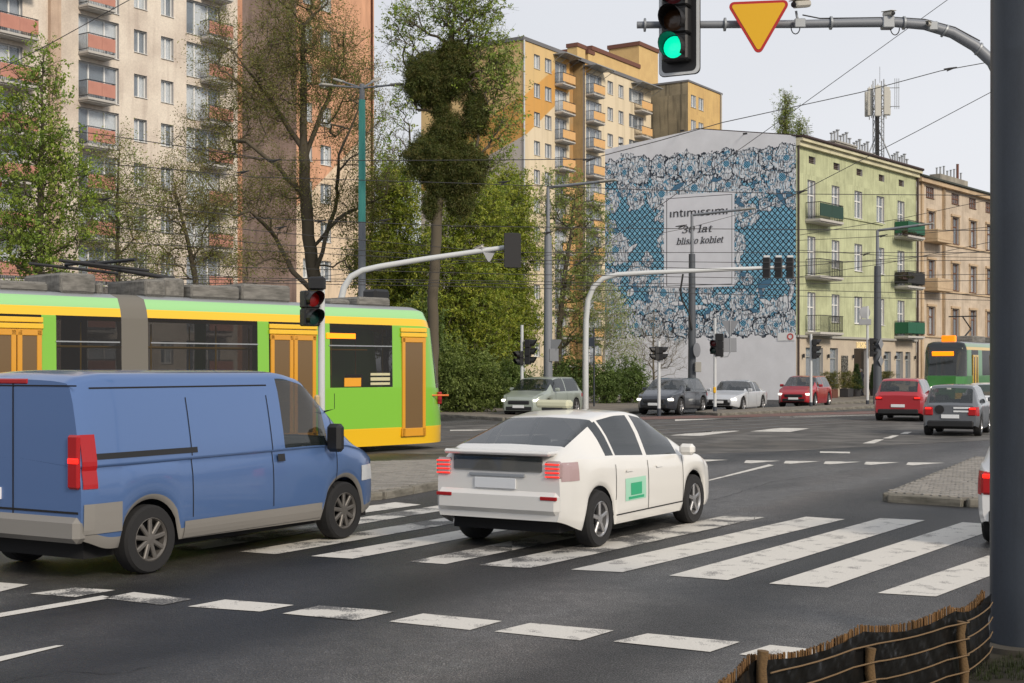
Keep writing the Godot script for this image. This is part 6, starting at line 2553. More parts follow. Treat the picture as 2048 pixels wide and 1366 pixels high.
# lamps: list of materials from top to bottom; front looks along +z of the node
func signal_head(root: Node3D, at: Vector3, turn: float, lamps: Array, dia: float, board := false) -> void:
	var bs := Basis(Vector3.UP, turn)
	var n := lamps.size()
	var sec := dia * 1.18
	var H := sec * n
	var hb := MB.new()
	for k in n:
		hb.bbox(at + Vector3(0, H * 0.5 - sec * (k + 0.5), 0), Vector3(sec, sec - 0.012, dia * 0.75), 0.02, bs)
	hb.box(at - bs.z * 0.01, Vector3(sec * 0.8, H - 0.04, dia * 0.6), bs)
	var h := part("signal_housing", hb, mats["black_plastic"], root)
	if board:
		var b := MB.new()
		var w2 := sec * 0.79
		var h2 := H * 0.5 + sec * 0.42
		var poly := []
		for q in [[1, -1, -0.5], [1, 1, 0.0], [-1, 1, 0.5], [-1, -1, 1.0]]:
			for k in 5:
				var a: float = PI * (q[2] + 0.5 * k / 4.0)
				poly.append(at + bs * (Vector3(q[0] * (w2 - 0.06), q[1] * (h2 - 0.06), -dia * 0.3) + Vector3(cos(a), sin(a), 0) * 0.06))
		b.slab(poly, bs.z, 0.012)
		part("backboard", b, paint("board_white", L(0.62, 0.64, 0.65), 0.5), root)
		var b2 := MB.new()
		var inner := []
		var outer := []
		for p in poly:
			var q: Vector3 = bs.inverse() * (p - at)
			inner.append(at + bs * (Vector3(q.x * 0.86, q.y * 0.945, q.z)) + bs.z * 0.012)
			outer.append(at + bs * (Vector3(q.x * 1.03, q.y * 1.012, q.z)) - bs.z * 0.014)
		b2.slab(inner, bs.z, 0.004)
		b2.slab(outer, bs.z, 0.012)
		part("board_field", b2, mats["black_plastic"], root)
	for k in n:
		var c := at + Vector3(0, H * 0.5 - sec * (k + 0.5), 0) + bs.z * dia * 0.37
		var vz := MB.new()
		arc_shell(vz, c, bs, dia * 0.53, dia * 0.85, -0.75, PI + 0.75)
		part("visor", vz, mats["black_plastic"], h)
		var ln := MB.new()
		ln.lathe(c, bs.z, [Vector2(dia * 0.48, 0.004), Vector2(dia * 0.36, dia * 0.06), Vector2(dia * 0.18, dia * 0.09), Vector2(0.0, dia * 0.1)], 20)
		part("lens", ln, lamps[k], h)

func post(root: Node3D, called: String, h: float, r0: float, r1: float, m: Material, y0 := 0.0) -> void:
	var mb := MB.new()
	var pts := []
	var rad := []
	for k in 7:
		pts.append(Vector3(0, y0 + (h - y0) * k / 6.0, 0))
		rad.append(lerpf(r0, r1, k / 6.0))
	mb.tube(pts, rad, 16)
	part(called, mb, m, root)

func bent_arm(from: Vector3, rise: float, to: Vector3, rad: float) -> Array:
	# vertical, then a quarter bend, then level to the tip
	var pts := [from]
	var dir := Vector3(to.x - from.x, 0, to.z - from.z).normalized()
	for k in 9:
		var a := PI * 0.5 * k / 8.0
		pts.append(from + Vector3(0, rise, 0) + dir * rad * (1 - cos(a)) + Vector3(0, rad * sin(a), 0))
	pts.append(to.lerp(pts[pts.size() - 1], 0.5))
	pts.append(to)
	return pts

func triangle_sign(root: Node3D, at: Vector3, turn: float, side: float, face: Material, rim: Material, called := "give_way_sign") -> void:
	var bs := Basis(Vector3.UP, turn)
	var outline := func(sz: float, rr: float) -> Array:
		var poly := []
		var h := sz * 0.866
		var cs := [Vector2(0, -h * 0.667), Vector2(sz * 0.5, h * 0.333), Vector2(-sz * 0.5, h * 0.333)]
		for k in 3:
			var c: Vector2 = cs[k] * (1.0 - rr * 2.0 / (h * 0.667))
			var a0: float = [-PI * 0.5, PI / 6.0, PI * 5.0 / 6.0][k]
			for q in 6:
				var a: float = a0 - PI / 3.0 + (PI * 2.0 / 3.0) * q / 5.0
				var p := c + Vector2(cos(a), sin(a)) * rr
				poly.append(at + bs * Vector3(p.x, p.y, 0))
		return poly
	var mb := MB.new()
	mb.slab(outline.call(side, 0.05), bs.z, 0.018)
	var o := part(called, mb, rim, root)
	if face:
		var m2 := MB.new()
		var inn := []
		for p in outline.call(side * 0.86, 0.025):
			inn.append(p + bs.z * 0.018)
		m2.slab(inn, bs.z, 0.004)
		part("sign_face", m2, face, o)

func camera_unit(root: Node3D, at: Vector3, aim: Vector3, l: float) -> void:
	var z := -aim.normalized()
	var x := Vector3.UP.cross(z).normalized()
	var bs := Basis(x, z.cross(x), z)
	var mb := MB.new()
	mb.bbox(at, Vector3(l * 0.34, l * 0.3, l), l * 0.08, bs)
	mb.bbox(at + bs.y * l * 0.18, Vector3(l * 0.4, l * 0.04, l * 1.15), l * 0.015, bs)
	var o := part("traffic_camera", mb, paint("camera_cream", L(0.45, 0.43, 0.38), 0.5), root)
	var ln := MB.new()
	ln.lathe(at - bs.z * l * 0.5, -bs.z, [Vector2(l * 0.12, -0.01), Vector2(l * 0.12, 0.012), Vector2(0, 0.014)], 14)
	part("camera_lens", ln, mats["black_plastic"], o)

func lamp_column(called: String, label: String, u: float, d: float, v_top: float, v_join: float, tip_u: float, tip_v: float, m: Material, r0: float) -> Node3D:
	var o := thing(called, label, "lamp post", Vector3(X(u, d), 0, -d))
	var hj := HT(v_join, d)
	var ht := HT(v_top, d)
	post(o, "column", hj, r0 * 1.1, r0 * 0.85, m)
	post(o, "upper_pole", ht, r0 * 0.45, r0 * 0.38, mats["pole_grey"], hj)
	var tip := Vector3(X(tip_u, d - 1.0) - o.position.x, HT(tip_v, d - 1.0), 1.0)
	var arm := MB.new()
	arm.bar(Vector3(0, ht, 0), tip, r0 * 0.33, 8)
	part("arm", arm, mats["pole_grey"], o)
	var dir := (tip - Vector3(0, ht, 0)).normalized()
	var lum := MB.new()
	var bs := Basis(dir, Vector3.UP, dir.cross(Vector3.UP).normalized()).orthonormalized()
	lum.bbox(tip + dir * 0.25, Vector3(0.75, 0.09, 0.26), 0.03, bs)
	part("luminaire", lum, paint("luminaire", L(0.34, 0.33, 0.3), 0.5), o)
	return o

func build_poles() -> void:
	var off_red := paint("lens_red_off", L(0.10, 0.006, 0.01), 0.2)
	var off_amb := paint("lens_amber_off", L(0.06, 0.025, 0.008), 0.2)
	var off_grn := paint("lens_green_off", L(0.008, 0.035, 0.03), 0.2)
	var on_grn := glow("lens_green_on", Color(0.02, 0.86, 0.66), 0.7)
	var off3 := [off_red, off_amb, off_grn]
	var yellow := paint("sign_yellow", L(0.72, 0.40, 0.005), 0.5)
	var red := paint("sign_red", L(0.42, 0.012, 0.012), 0.5)
	# thick dark pole at the right edge
	var tp := thing("steel_pole", "thick dark blue-grey steel pole beside the plastic screen", "pole", Vector3(X(1983, 9.6) + 0.21, 0, -9.6))
	var tm := plaster("pole_paint", Color(0.20, 0.225, 0.26), Color(0.165, 0.185, 0.215), 0.8, 0.4, 1.4)
	tm.roughness = 0.45
	var sh := MB.new()
	sh.tube([Vector3(0, -0.1, 0), Vector3(0, 3, 0), Vector3(0, 6, 0), Vector3(0, 9.5, 0)], [0.212, 0.208, 0.205, 0.2], 40)
	part("shaft", sh, tm, tp)
	var ft := MB.new()
	ft.lathe(Vector3(0, 0, 0), Vector3.UP, [Vector2(0.3, -0.05), Vector2(0.3, 0.07), Vector2(0.22, 0.08)], 28)
	part("footing", ft, plaster("footing", Color(0.3, 0.28, 0.25), Color(0.2, 0.19, 0.17), 0.8, 0.2, 0.5), tp)
	# near cantilever with green signal, give-way sign and cameras
	var d := 15.0
	var cm := thing("signal_gantry", "grey cantilever mast carrying the lit green signal and yellow give-way triangle", "signal mast", Vector3(X(2025, d), 0, -d))
	var o := cm.position
	var arm := MB.new()
	var pts := [Vector3.ZERO]
	var path_px := [[2025, 700], [2024, 400], [2022, 250], [2010, 172], [1985, 124], [1950, 92], [1905, 66], [1850, 50], [1790, 45], [1700, 46], [1600, 48], [1440, 49], [1274, 50]]
	for q in path_px:
		pts.append(P(q[0], q[1], d) - o)
	var rads := []
	for k in pts.size():
		rads.append(lerpf(0.082, 0.038, float(k) / (pts.size() - 1)))
	arm.tube(pts, rads, 16)
	part("mast_arm", arm, mats["pole_grey"], cm)
	var bands := MB.new()
	for q in [[1450, 49], [1662, 46], [1808, 46], [1890, 61], [1958, 97], [1290, 50]]:
		var p := P(q[0], q[1], d) - o
		bands.lathe(p - Vector3(0.012, 0, 0), Vector3.RIGHT if q[0] < 1860 else Vector3(1, -0.55, 0).normalized(), [Vector2(0.04, 0), Vector2(0.074, 0), Vector2(0.074, 0.02), Vector2(0.04, 0.02)], 16)
	part("clamp_band", bands, mats["galvanised"], cm)
	var cab := MB.new()
	var cp := []
	for q in [[1605, 30], [1640, 37], [1720, 36], [1790, 35], [1850, 39], [1910, 55], [1960, 82]]:
		cp.append(P(q[0], q[1], d) - o)
	cab.tube(cp, [0.008], 5)
	for q in [[1582, 54], [1781, 56]]:
		var lp := []
		for k in 9:
			var a := PI * k / 8.0
			lp.append(P(q[0] + 9 - 9 * cos(a), q[1] + 14 * sin(a), d) - o)
		cab.tube(lp, [0.006], 4)
	part("cable", cab, mats["black_plastic"], cm)
	var turn := deg_to_rad(-27.0)
	signal_head(cm, P(1354, 44, d - 0.16) - o, turn, [off_red, off_amb, on_grn], 0.247, true)
	triangle_sign(cm, P(1517, 40, d - 0.14) - o, deg_to_rad(-9.0), 0.70, yellow, red)
	camera_unit(cm, P(1603, 8, d - 0.1) - o, Vector3(-0.75, -0.2, 0.6), 0.26)
	var br := MB.new()
	br.tube([P(1592, 22, d) - o, P(1594, 34, d) - o, P(1600, 46, d - 0.07) - o], [0.014], 6)
	br.bbox(P(1600, 46, d - 0.09) - o, Vector3(0.12, 0.1, 0.03), 0.008)
	br.bbox(P(1775, 46, d) - o, Vector3(0.13, 0.13, 0.13), 0.01)
	br.bbox(P(1866, 52, d - 0.07) - o, Vector3(0.1, 0.1, 0.05), 0.01)
	part("bracket", br, mats["galvanised"], cm)
	camera_unit(cm, P(1777, 28, d - 0.02) - o, Vector3(0.35, -0.15, 1.0), 0.17)
	camera_unit(cm, P(1857, 48, d - 0.14) - o, Vector3(-0.5, -0.1, 1.0), 0.13)
	# pedestrian signal in front of the tram
	d = 22.5
	var ps := thing("pedestrian_signal", "signal post with red pedestrian light and cream push button before the tram", "traffic light", Vector3(X(643, d), 0, -d))
	post(ps, "post", HT(566, d), 0.058, 0.056, mats["pole_white"])
	signal_head(ps, P(620, 617, d - 0.12) - ps.position, deg_to_rad(38), [glow("ped_red_dim", Color(0.4, 0.02, 0.02), 0.1), off_grn], 0.25)
	box_part(ps, "control_box", P(635, 567, d - 0.02) - ps.position, Vector3(0.26, 0.22, 0.2), mats["black_plastic"], 0.03)
	box_part(ps, "push_button", P(634, 803, d - 0.1) - ps.position, Vector3(0.085, 0.22, 0.09), paint("button_cream", L(0.5, 0.38, 0.2), 0.5), 0.03)
	# mast with signal seen from behind, over the tram
	d = 40.0
	var m2 := thing("signal_mast", "bent grey mast over the tram with signal and sign seen from behind", "signal mast", Vector3(X(681, d), 0, -d))
	var mp := MB.new()
	var q2 := [Vector3.ZERO]
	for q in [[681, 640], [682, 600], [688, 575], [702, 553], [725, 541], [760, 533], [850, 518], [940, 505], [1010, 495]]:
		q2.append(P(q[0], q[1], d) - m2.position)
	mp.tube(q2, [0.11, 0.105, 0.10, 0.095, 0.09, 0.088, 0.085, 0.08, 0.075, 0.07], 12)
	part("mast_arm", mp, mats["pole_white"], m2)
	signal_head(m2, P(1025, 501, d) - m2.position, deg_to_rad(200), off3, 0.29, false)
	var bb := MB.new()
	bb.bbox(P(1025, 501, d - 0.2) - m2.position, Vector3(0.52, 1.0, 0.03), 0.012, Basis(Vector3.UP, deg_to_rad(20)))
	part("backboard", bb, paint("board_back", L(0.016, 0.016, 0.018), 0.75), m2)
	triangle_sign(m2, P(978, 505, d) - m2.position, deg_to_rad(200), 0.55, null, mats["sign_back"])
	camera_unit(m2, P(958, 496, d) - m2.position, Vector3(-0.8, -0.3, -0.5), 0.3)
	# mast with three signal backs before the mural
	d = 62.0
	var m3 := thing("signal_mast", "pale bent mast with three signal heads before the mural", "signal mast", Vector3(X(1171, d), 0, -d))
	var mp3 := MB.new()
	var q3 := [Vector3.ZERO]
	for q in [[1171, 700], [1172, 640], [1176, 600], [1187, 574], [1206, 557], [1235, 549], [1300, 545], [1400, 541], [1500, 537], [1582, 534]]:
		q3.append(P(q[0], q[1], d) - m3.position)
	mp3.tube(q3, [0.14, 0.135, 0.13, 0.125, 0.12, 0.115, 0.11, 0.105, 0.1, 0.09, 0.08], 12)
	part("mast_arm", mp3, mats["pole_white"], m3)
	for u in [1533, 1557, 1580]:
		signal_head(m3, P(u, 536, d - 0.1) - m3.position, deg_to_rad(155), off3, 0.27)
		box_part(m3, "reflector_plate", P(u, 513, d) - m3.position, Vector3(0.28, 0.1, 0.12), mats["pole_white"], 0.01)
	# signal posts round the junction
	var specs := [
		[1044, 57.0, 650, [[1056, 704, 3, 75, 0.3], [1040, 716, 2, -60, 0.25]], "signal post with two black heads beside the pale sage crossover"],
		[1318, 56.0, 682, [[1322, 707, 2, 80, 0.24], [1313, 707, 2, -80, 0.24]], "short white signal post before the dark crossover"],
		[1430, 58.5, 636, [[1428, 694, 2, -20, 0.26], [1439, 690, 3, 165, 0.28]], "white signal post with yellow button and sign backs before the silver saloon"],
		[1622, 66.0, 668, [[1629, 698, 3, 80, 0.27]], "signal post before the red waiting crossover"],
		[1735, 70.0, 612, [[1743, 695, 3, 80, 0.27]], "signal post with round sign back before the shop door"]]
	for q in specs:
		var dd: float = q[1]
		var s := thing("signal_post", q[4], "traffic light", Vector3(X(q[0], dd), 0, -dd))
		post(s, "post", HT(q[2], dd), 0.07, 0.062, mats["pole_white"])
		var collar := MB.new()
		collar.lathe(Vector3.ZERO, Vector3.UP, [Vector2(0.085, 0), Vector2(0.085, 0.32), Vector2(0.07, 0.33)], 12)
		part("base_sleeve", collar, mats["pole_dark"], s)
		for h in q[3]:
			signal_head(s, P(h[0], h[1], dd - 0.05) - s.position, deg_to_rad(h[3]), off3 if h[2] == 3 else [off_red, off_grn], h[4])
		if q[0] == 1430:
			triangle_sign(s, P(1460, 652, dd) - s.position, deg_to_rad(170), 0.78, null, mats["sign_back"])
			box_part(s, "sign_plate", P(1460, 690, dd) - s.position, Vector3(0.56, 0.6, 0.03), mats["sign_back"], 0.01)
			var sb := MB.new()
			sb.tube([P(1441, 714, dd) - s.position, P(1455, 713, dd) - s.position, P(1460, 705, dd) - s.position, P(1460, 640, dd) - s.position], [0.03], 6)
			part("sign_bracket", sb, mats["galvanised"], s)
			box_part(s, "push_button", P(1429, 780, dd - 0.1) - s.position, Vector3(0.12, 0.26, 0.1), yellow, 0.03)
		if q[0] == 1735:
			var rs := MB.new()
			rs.lathe(P(1730, 625, dd - 0.08) - s.position, Vector3(0.3, 0, 1).normalized(), [Vector2(0.0, -0.02), Vector2(0.31, -0.02), Vector2(0.31, 0.0), Vector2(0.0, 0.01)], 28)
			part("round_sign", rs, mats["sign_back"], s)
			box_part(s, "sign_plate", P(1730, 644, dd - 0.08) - s.position, Vector3(0.62, 0.3, 0.03), mats["sign_back"], 0.01)
	# lamp posts
	var lp := lamp_column("lamp_post", "grey lamp post with long arm standing before the orange balconies", 1096, 60.0, 375, 472, 1205, 363, mats["pole_grey"], 0.19)
	triangle_sign(lp, P(1109, 688, 59.8) - lp.position, deg_to_rad(160), 0.7, null, mats["sign_back"])
	box_part(lp, "sign_plate", P(1108, 710, 59.8) - lp.position, Vector3(0.4, 0.56, 0.03), mats["sign_back"], 0.01)
	var lp2 := lamp_column("lamp_post", "dark lamp post standing before the lettered panel of the mural", 1384, 68.0, 430, 508, 1486, 419, paint("pole_dark2", L(0.075, 0.085, 0.1), 0.5), 0.19)
	var cb := MB.new()
	cb.tube([P(1366, 548, 67.8) - lp2.position, P(1361, 580, 67.8) - lp2.position, P(1364, 600, 67.8) - lp2.position, P(1378, 625, 67.8) - lp2.position, P(1384, 660, 67.8) - lp2.position], [0.05], 6)
	part("cable_loop", cb, mats["black_plastic"], lp2)
	var rsg := MB.new()
	rsg.lathe(P(1394, 700, 67.7) - lp2.position, Vector3(0.8, 0, 0.6), [Vector2(0.0, -0.02), Vector2(0.36, -0.02), Vector2(0.36, 0.0), Vector2(0.0, 0.01)], 24)
	part("round_sign", rsg, mats["sign_back"], lp2)
	box_part(lp2, "meter_box", P(1396, 734, 67.7) - lp2.position, Vector3(0.3, 0.5, 0.2), mats["concrete"], 0.02)
	var lp3 := lamp_column("lamp_post", "dark lamp post standing before the green tenement", 1755, 70.0, 461, 532, 1842, 450, mats["pole_dark2"], 0.2)
	for v in [688, 722]:
		box_part(lp3, "diamond_sign", P(1762, v, 69.8) - lp3.position, Vector3(0.42, 0.42, 0.03), mats["sign_back"], 0.01, Basis(Vector3.UP, deg_to_rad(50)) * Basis(Vector3.BACK, PI / 4))
	# turquoise column with four lamp heads
	d = 56.0
	var tl := thing("lamp_post", "tall turquoise and grey lamp column with four heads behind the tram", "lamp post", Vector3(X(724, d), 0, -d))
	post(tl, "column", HT(444, d), 0.17, 0.15, mats["pole_grey"])
	post(tl, "painted_shaft", HT(200, d), 0.152, 0.135, mats["turquoise"], HT(444, d))
	post(tl, "head_pole", HT(168, d), 0.11, 0.1, mats["pole_grey"], HT(200, d))
	for q in [[652, 170, 1.2], [678, 161, -1.0], [752, 160, -1.0], [793, 169, 1.0]]:
		var tipp := P(q[0], q[1], d - q[2]) - tl.position
		var ar := MB.new()
		var st := Vector3(0, HT(176, d), 0)
		ar.bar(st, tipp, 0.04, 6)
		var ao := part("arm", ar, mats["pole_grey"], tl)
		var dir := (tipp - st).normalized()
		var bs := Basis(dir, Vector3.UP, dir.cross(Vector3.UP).normalized()).orthonormalized()
		var lu := MB.new()
		lu.bbox(tipp, Vector3(0.55, 0.09, 0.28), 0.03, bs)
		part("luminaire", lu, mats["luminaire"], ao)
	# thin white post above the tram roof, far left
	var sp := thing("slim_post", "slim white post with angled head behind the tram roof", "post", Vector3(X(107, 46.0), 0, -46.0))
	post(sp, "post", HT(548, 46.0), 0.05, 0.045, mats["pole_white"])
	box_part(sp, "head", P(111, 541, 46.0) - sp.position, Vector3(0.24, 0.1, 0.2), mats["pole_white"], 0.02, Basis(Vector3.BACK, -0.5))
	edge_sign()
	# slim sign post by the mast
	var dp := thing("sign_post", "slim dark post with small blue plate right of the pale mast", "sign", Vector3(X(1188, 66.0), 0, -66.0))
	post(dp, "post", HT(655, 66.0), 0.04, 0.035, mats["pole_dark"])
	box_part(dp, "plate", P(1181, 684, 65.9) - dp.position, Vector3(0.3, 0.42, 0.03), paint("plate_blue", L(0.02, 0.03, 0.05), 0.5), 0.01)

func edge_sign() -> void:
	var d := 45.0
	var s := thing("round_sign", "round red and white sign on a post in front of the left tree", "sign", Vector3(X(-13, d), 0, -d))
	post(s, "post", HT(350, d), 0.04, 0.04, mats["galvanised"])
	var c := P(-13, 366, d - 0.06) - s.position
	var m := MB.new()
	m.lathe(c, Vector3(0, 0, 1), [Vector2(0.32, -0.01), Vector2(0.32, 0.012), Vector2(0.0, 0.014)], 28)
	var o := part("sign_plate", m, mats["plate"], s)
	var m2 := MB.new()
	m2.lathe(c + Vector3(0, 0, 0.016), Vector3(0, 0, 1), [Vector2(0.28, 0), Vector2(0.28, 0.004), Vector2(0.0, 0.005)], 28)
	part("sign_face", m2, mats["sign_red"], o)

func wire(a: Array, d0: float, d1: float, label: String, group: String, r := 0.014) -> void:
	var pts := []
	for k in a.size():
		var f := float(k) / (a.size() - 1)
		pts.append(P(a[k][0], a[k][1], lerpf(d0, d1, f)))
	var o := thing("overhead_wire", label, "wire", Vector3.ZERO, 0.0, group)
	var mb := MB.new()
	mb.tube(pts, [r], 5)
	part("strand", mb, mats["wire"], o)

func build_wires() -> void:
	var lg := "dark overhead wire strung across the junction"
	var gr := "overhead wires across the junction"
	wire([[-30, 155], [110, 82], [262, -2], [330, -40]], 36, 36, "overhead wire slanting up across the beige block", "", 0.012)
	wire([[-30, 238], [230, 273], [430, 303], [545, 320], [800, 321], [1000, 320], [1180, 318], [1320, 281], [1445, 245], [1720, 185], [1880, 142], [1990, 122]], 44, 44, "long wire with insulators rising towards the thick pole", "", 0.014)
	wire([[-30, 306], [512, 354], [912, 366], [1312, 380], [1600, 388], [2000, 391]], 46, 50, lg, gr)
	wire([[-30, 372], [512, 436], [912, 452], [1312, 457], [1600, 459], [2000, 461]], 44, 52, lg, gr)
	wire([[1130, 545], [1327, 406], [1548, 250], [1900, -4]], 40, 40, "thin wire slanting steeply across the mural and sky", "", 0.010)
	wire([[1480, 440], [1592, 388], [1835, 262], [1990, 180]], 44, 44, "wire slanting across the green front towards the mast", "", 0.012)
	for q in [[400, 460, 505, 505, 505], [425, 485, 520, 525, 520], [468, 500, 525, 540, 500], [515, 535, 548, 556, 548], [545, 556, 562, 570, 560], [556, 560, 567, 578, 590], [572, 566, 574, 590, 601]]:
		wire([[-30, q[0]], [500, q[1]], [1000, q[2]], [1500, q[3]], [2000, q[4]]], 46, 58, lg, gr, 0.013)
	for q in [[1590, 481, 2000, 452], [1590, 500, 2000, 515], [1590, 555, 2000, 480], [1600, 470, 2000, 395]]:
		wire([[q[0], q[1]], [(q[0] + q[2]) * 0.5, (q[1] + q[3]) * 0.5 + 5], [q[2], q[3]]], 62, 60, "thin wire sagging in front of the tenement fronts", "wires before the tenements", 0.013)
	wire([[300, 590], [760, 540], [1100, 510], [1380, 455], [1490, 425]], 50, 66, "thin span wire running up to the dark lamp arm", "", 0.011)
	# insulators and clamps
	for q in [[548, 321, 44.0], [1178, 319, 44.0], [1900, 137, 44.0], [485, 344, 45.0], [1008, 364, 47.0], [210, 398, 44.0], [640, 442, 48.0], [770, 440, 48.0], [1601, 383, 44.0], [1362, 452, 50.0], [1765, 471, 60.0], [1730, 508, 60.0], [560, 455, 46.0], [1095, 465, 50.0]]:
		var i := thing("insulator", "dark insulator clamp hanging in the overhead wires", "insulator", P(q[0], q[1], q[2]), 0.0, "insulators in the wires")
		var mb := MB.new()
		mb.tube([Vector3(-0.2, -0.02, 0), Vector3(0, 0, 0), Vector3(0.22, 0.04, 0)], [0.018, 0.034, 0.018], 6)
		mb.bar(Vector3(-0.1, -0.08, 0), Vector3(0.12, 0.01, 0), 0.02, 5)
		part("clamp", mb, mats["iron"], i)

# ================================================================ small things
func build_small_things() -> void:
	build_screen()
	build_person()
	# concrete block and planters
	var cb := thing("concrete_block", "pale concrete block on the verge beside the dark shrubs", "block", G(1252, 809))
	box_part(cb, "block", Vector3(0, 0.36, 0), Vector3(0.52, 0.72, 0.45), plaster("block_pale", Color(0.55, 0.53, 0.49), Color(0.42, 0.4, 0.37), 0.7, 0.3, 1.0), 0.03)
	var f := Wall.new(X(1592, 84.0), 84.0, 38.9)
	var con := leaf_clump(9, 0.07, 0.1, 0.03, 8)
	var g_dark := [Color(0.035, 0.065, 0.02), Color(0.045, 0.08, 0.025)]
	var g_olive := [Color(0.12, 0.12, 0.03), Color(0.09, 0.11, 0.02), Color(0.14, 0.12, 0.02)]
	var pots := [[1713, 1.0, "cone", "cone-shaped dark conifer in a pot left of the shop door"], [1748, 1.0, "cone", "cone-shaped dark conifer in a pot right of the shop door"], [1693, 1.2, "bush", "loose yellow-green shrub in a dark square planter"], [1662, 1.5, "bush", "reddish loose shrub in a brown planter under the window"], [1772, 1.1, "bush", "small bright green shrub in a pot by the far windows"]]
	for q in pots:
		var at := f.at(f.tu(q[0], q[1]), 0.13, q[1])
		var t := thing("potted_plant", q[3], "plant", at, 0.0)
		var pm := MB.new()
		if q[2] == "cone":
			pm.lathe(Vector3.ZERO, Vector3.UP, [Vector2(0.0, 0.0), Vector2(0.24, 0.0), Vector2(0.32, 0.5), Vector2(0.27, 0.5), Vector2(0.0, 0.45)], 16)
		else:
			pm.bbox(Vector3(0, 0.27, 0), Vector3(0.75, 0.54, 0.6), 0.02, f.basis())
		part("pot", pm, paint("pot_dark", L(0.045, 0.045, 0.05), 0.6) if q[0] != 1662 else paint("pot_brown", L(0.13, 0.05, 0.035), 0.7), t)
		var xf := []
		var cl := []
		for k in (900 if q[2] == "cone" else 330):
			var y := rng.randf()
			var p := Vector3.ZERO
			if q[2] == "cone":
				var rr := 0.42 * (1.0 - y) * sqrt(rng.randf()) + 0.02
				var a := rng.randf() * TAU
				p = Vector3(cos(a) * rr, 0.5 + y * 1.55, sin(a) * rr)
			else:
				p = Vector3(rng.randfn(0, 0.28), 0.6 + y * 1.0, rng.randfn(0, 0.25))
			xf.append(Transform3D(Basis.from_euler(Vector3(rng.randf() * 6, rng.randf() * 6, rng.randf() * 6)), p))
			var pal: Array = g_dark if q[2] == "cone" else g_olive
			cl.append(pal[rng.randi() % pal.size()] * rng.randf_range(0.7, 1.3))
		scatter("foliage", con, mats["leaf"], t, xf, cl)
		if q[2] == "bush":
			var st := MB.new()
			for k in 9:
				st.tube([Vector3(0, 0.45, 0), Vector3(sin(k * 2.1) * 0.15, 0.9, cos(k * 2.1) * 0.15), Vector3(sin(k * 2.1) * 0.4, 1.4 + 0.05 * k, cos(k * 2.1) * 0.35)], [0.014, 0.01, 0.005], 4)
			part("stem", st, mats["bark"], t)
	# plants on the balconies of the green house
	for q in [[1815, 553, 34.0], [1818, 466, 26.0]]:
		var at := f.at(f.tu(q[0], 0.9), f.hv(q[0], q[1], 0.9) - 0.1, 0.9)
		var t := thing("balcony_plants", ["flowering plants along the dark balcony rail", "dry plants along the upper green balcony rail"][0 if q[1] > 500 else 1], "plant", at)
		box_part(t, "trough", Vector3(0, -0.05, 0), Vector3(1.9, 0.16, 0.2), paint("trough", L(0.05, 0.03, 0.025), 0.8), 0.02, f.basis())
		var xf := []
		var cl := []
		for k in 260:
			xf.append(Transform3D(Basis.from_euler(Vector3(rng.randf() * 6, rng.randf() * 6, rng.randf() * 6)), f.basis() * Vector3(rng.randf_range(-0.95, 0.95), absf(rng.randfn(0, 0.13)), rng.randfn(0, 0.1))))
			cl.append([Color(0.05, 0.07, 0.02), Color(0.12, 0.09, 0.09), Color(0.08, 0.06, 0.03)][k % 3])
		scatter("foliage", con, mats["leaf"], t, xf, cl)

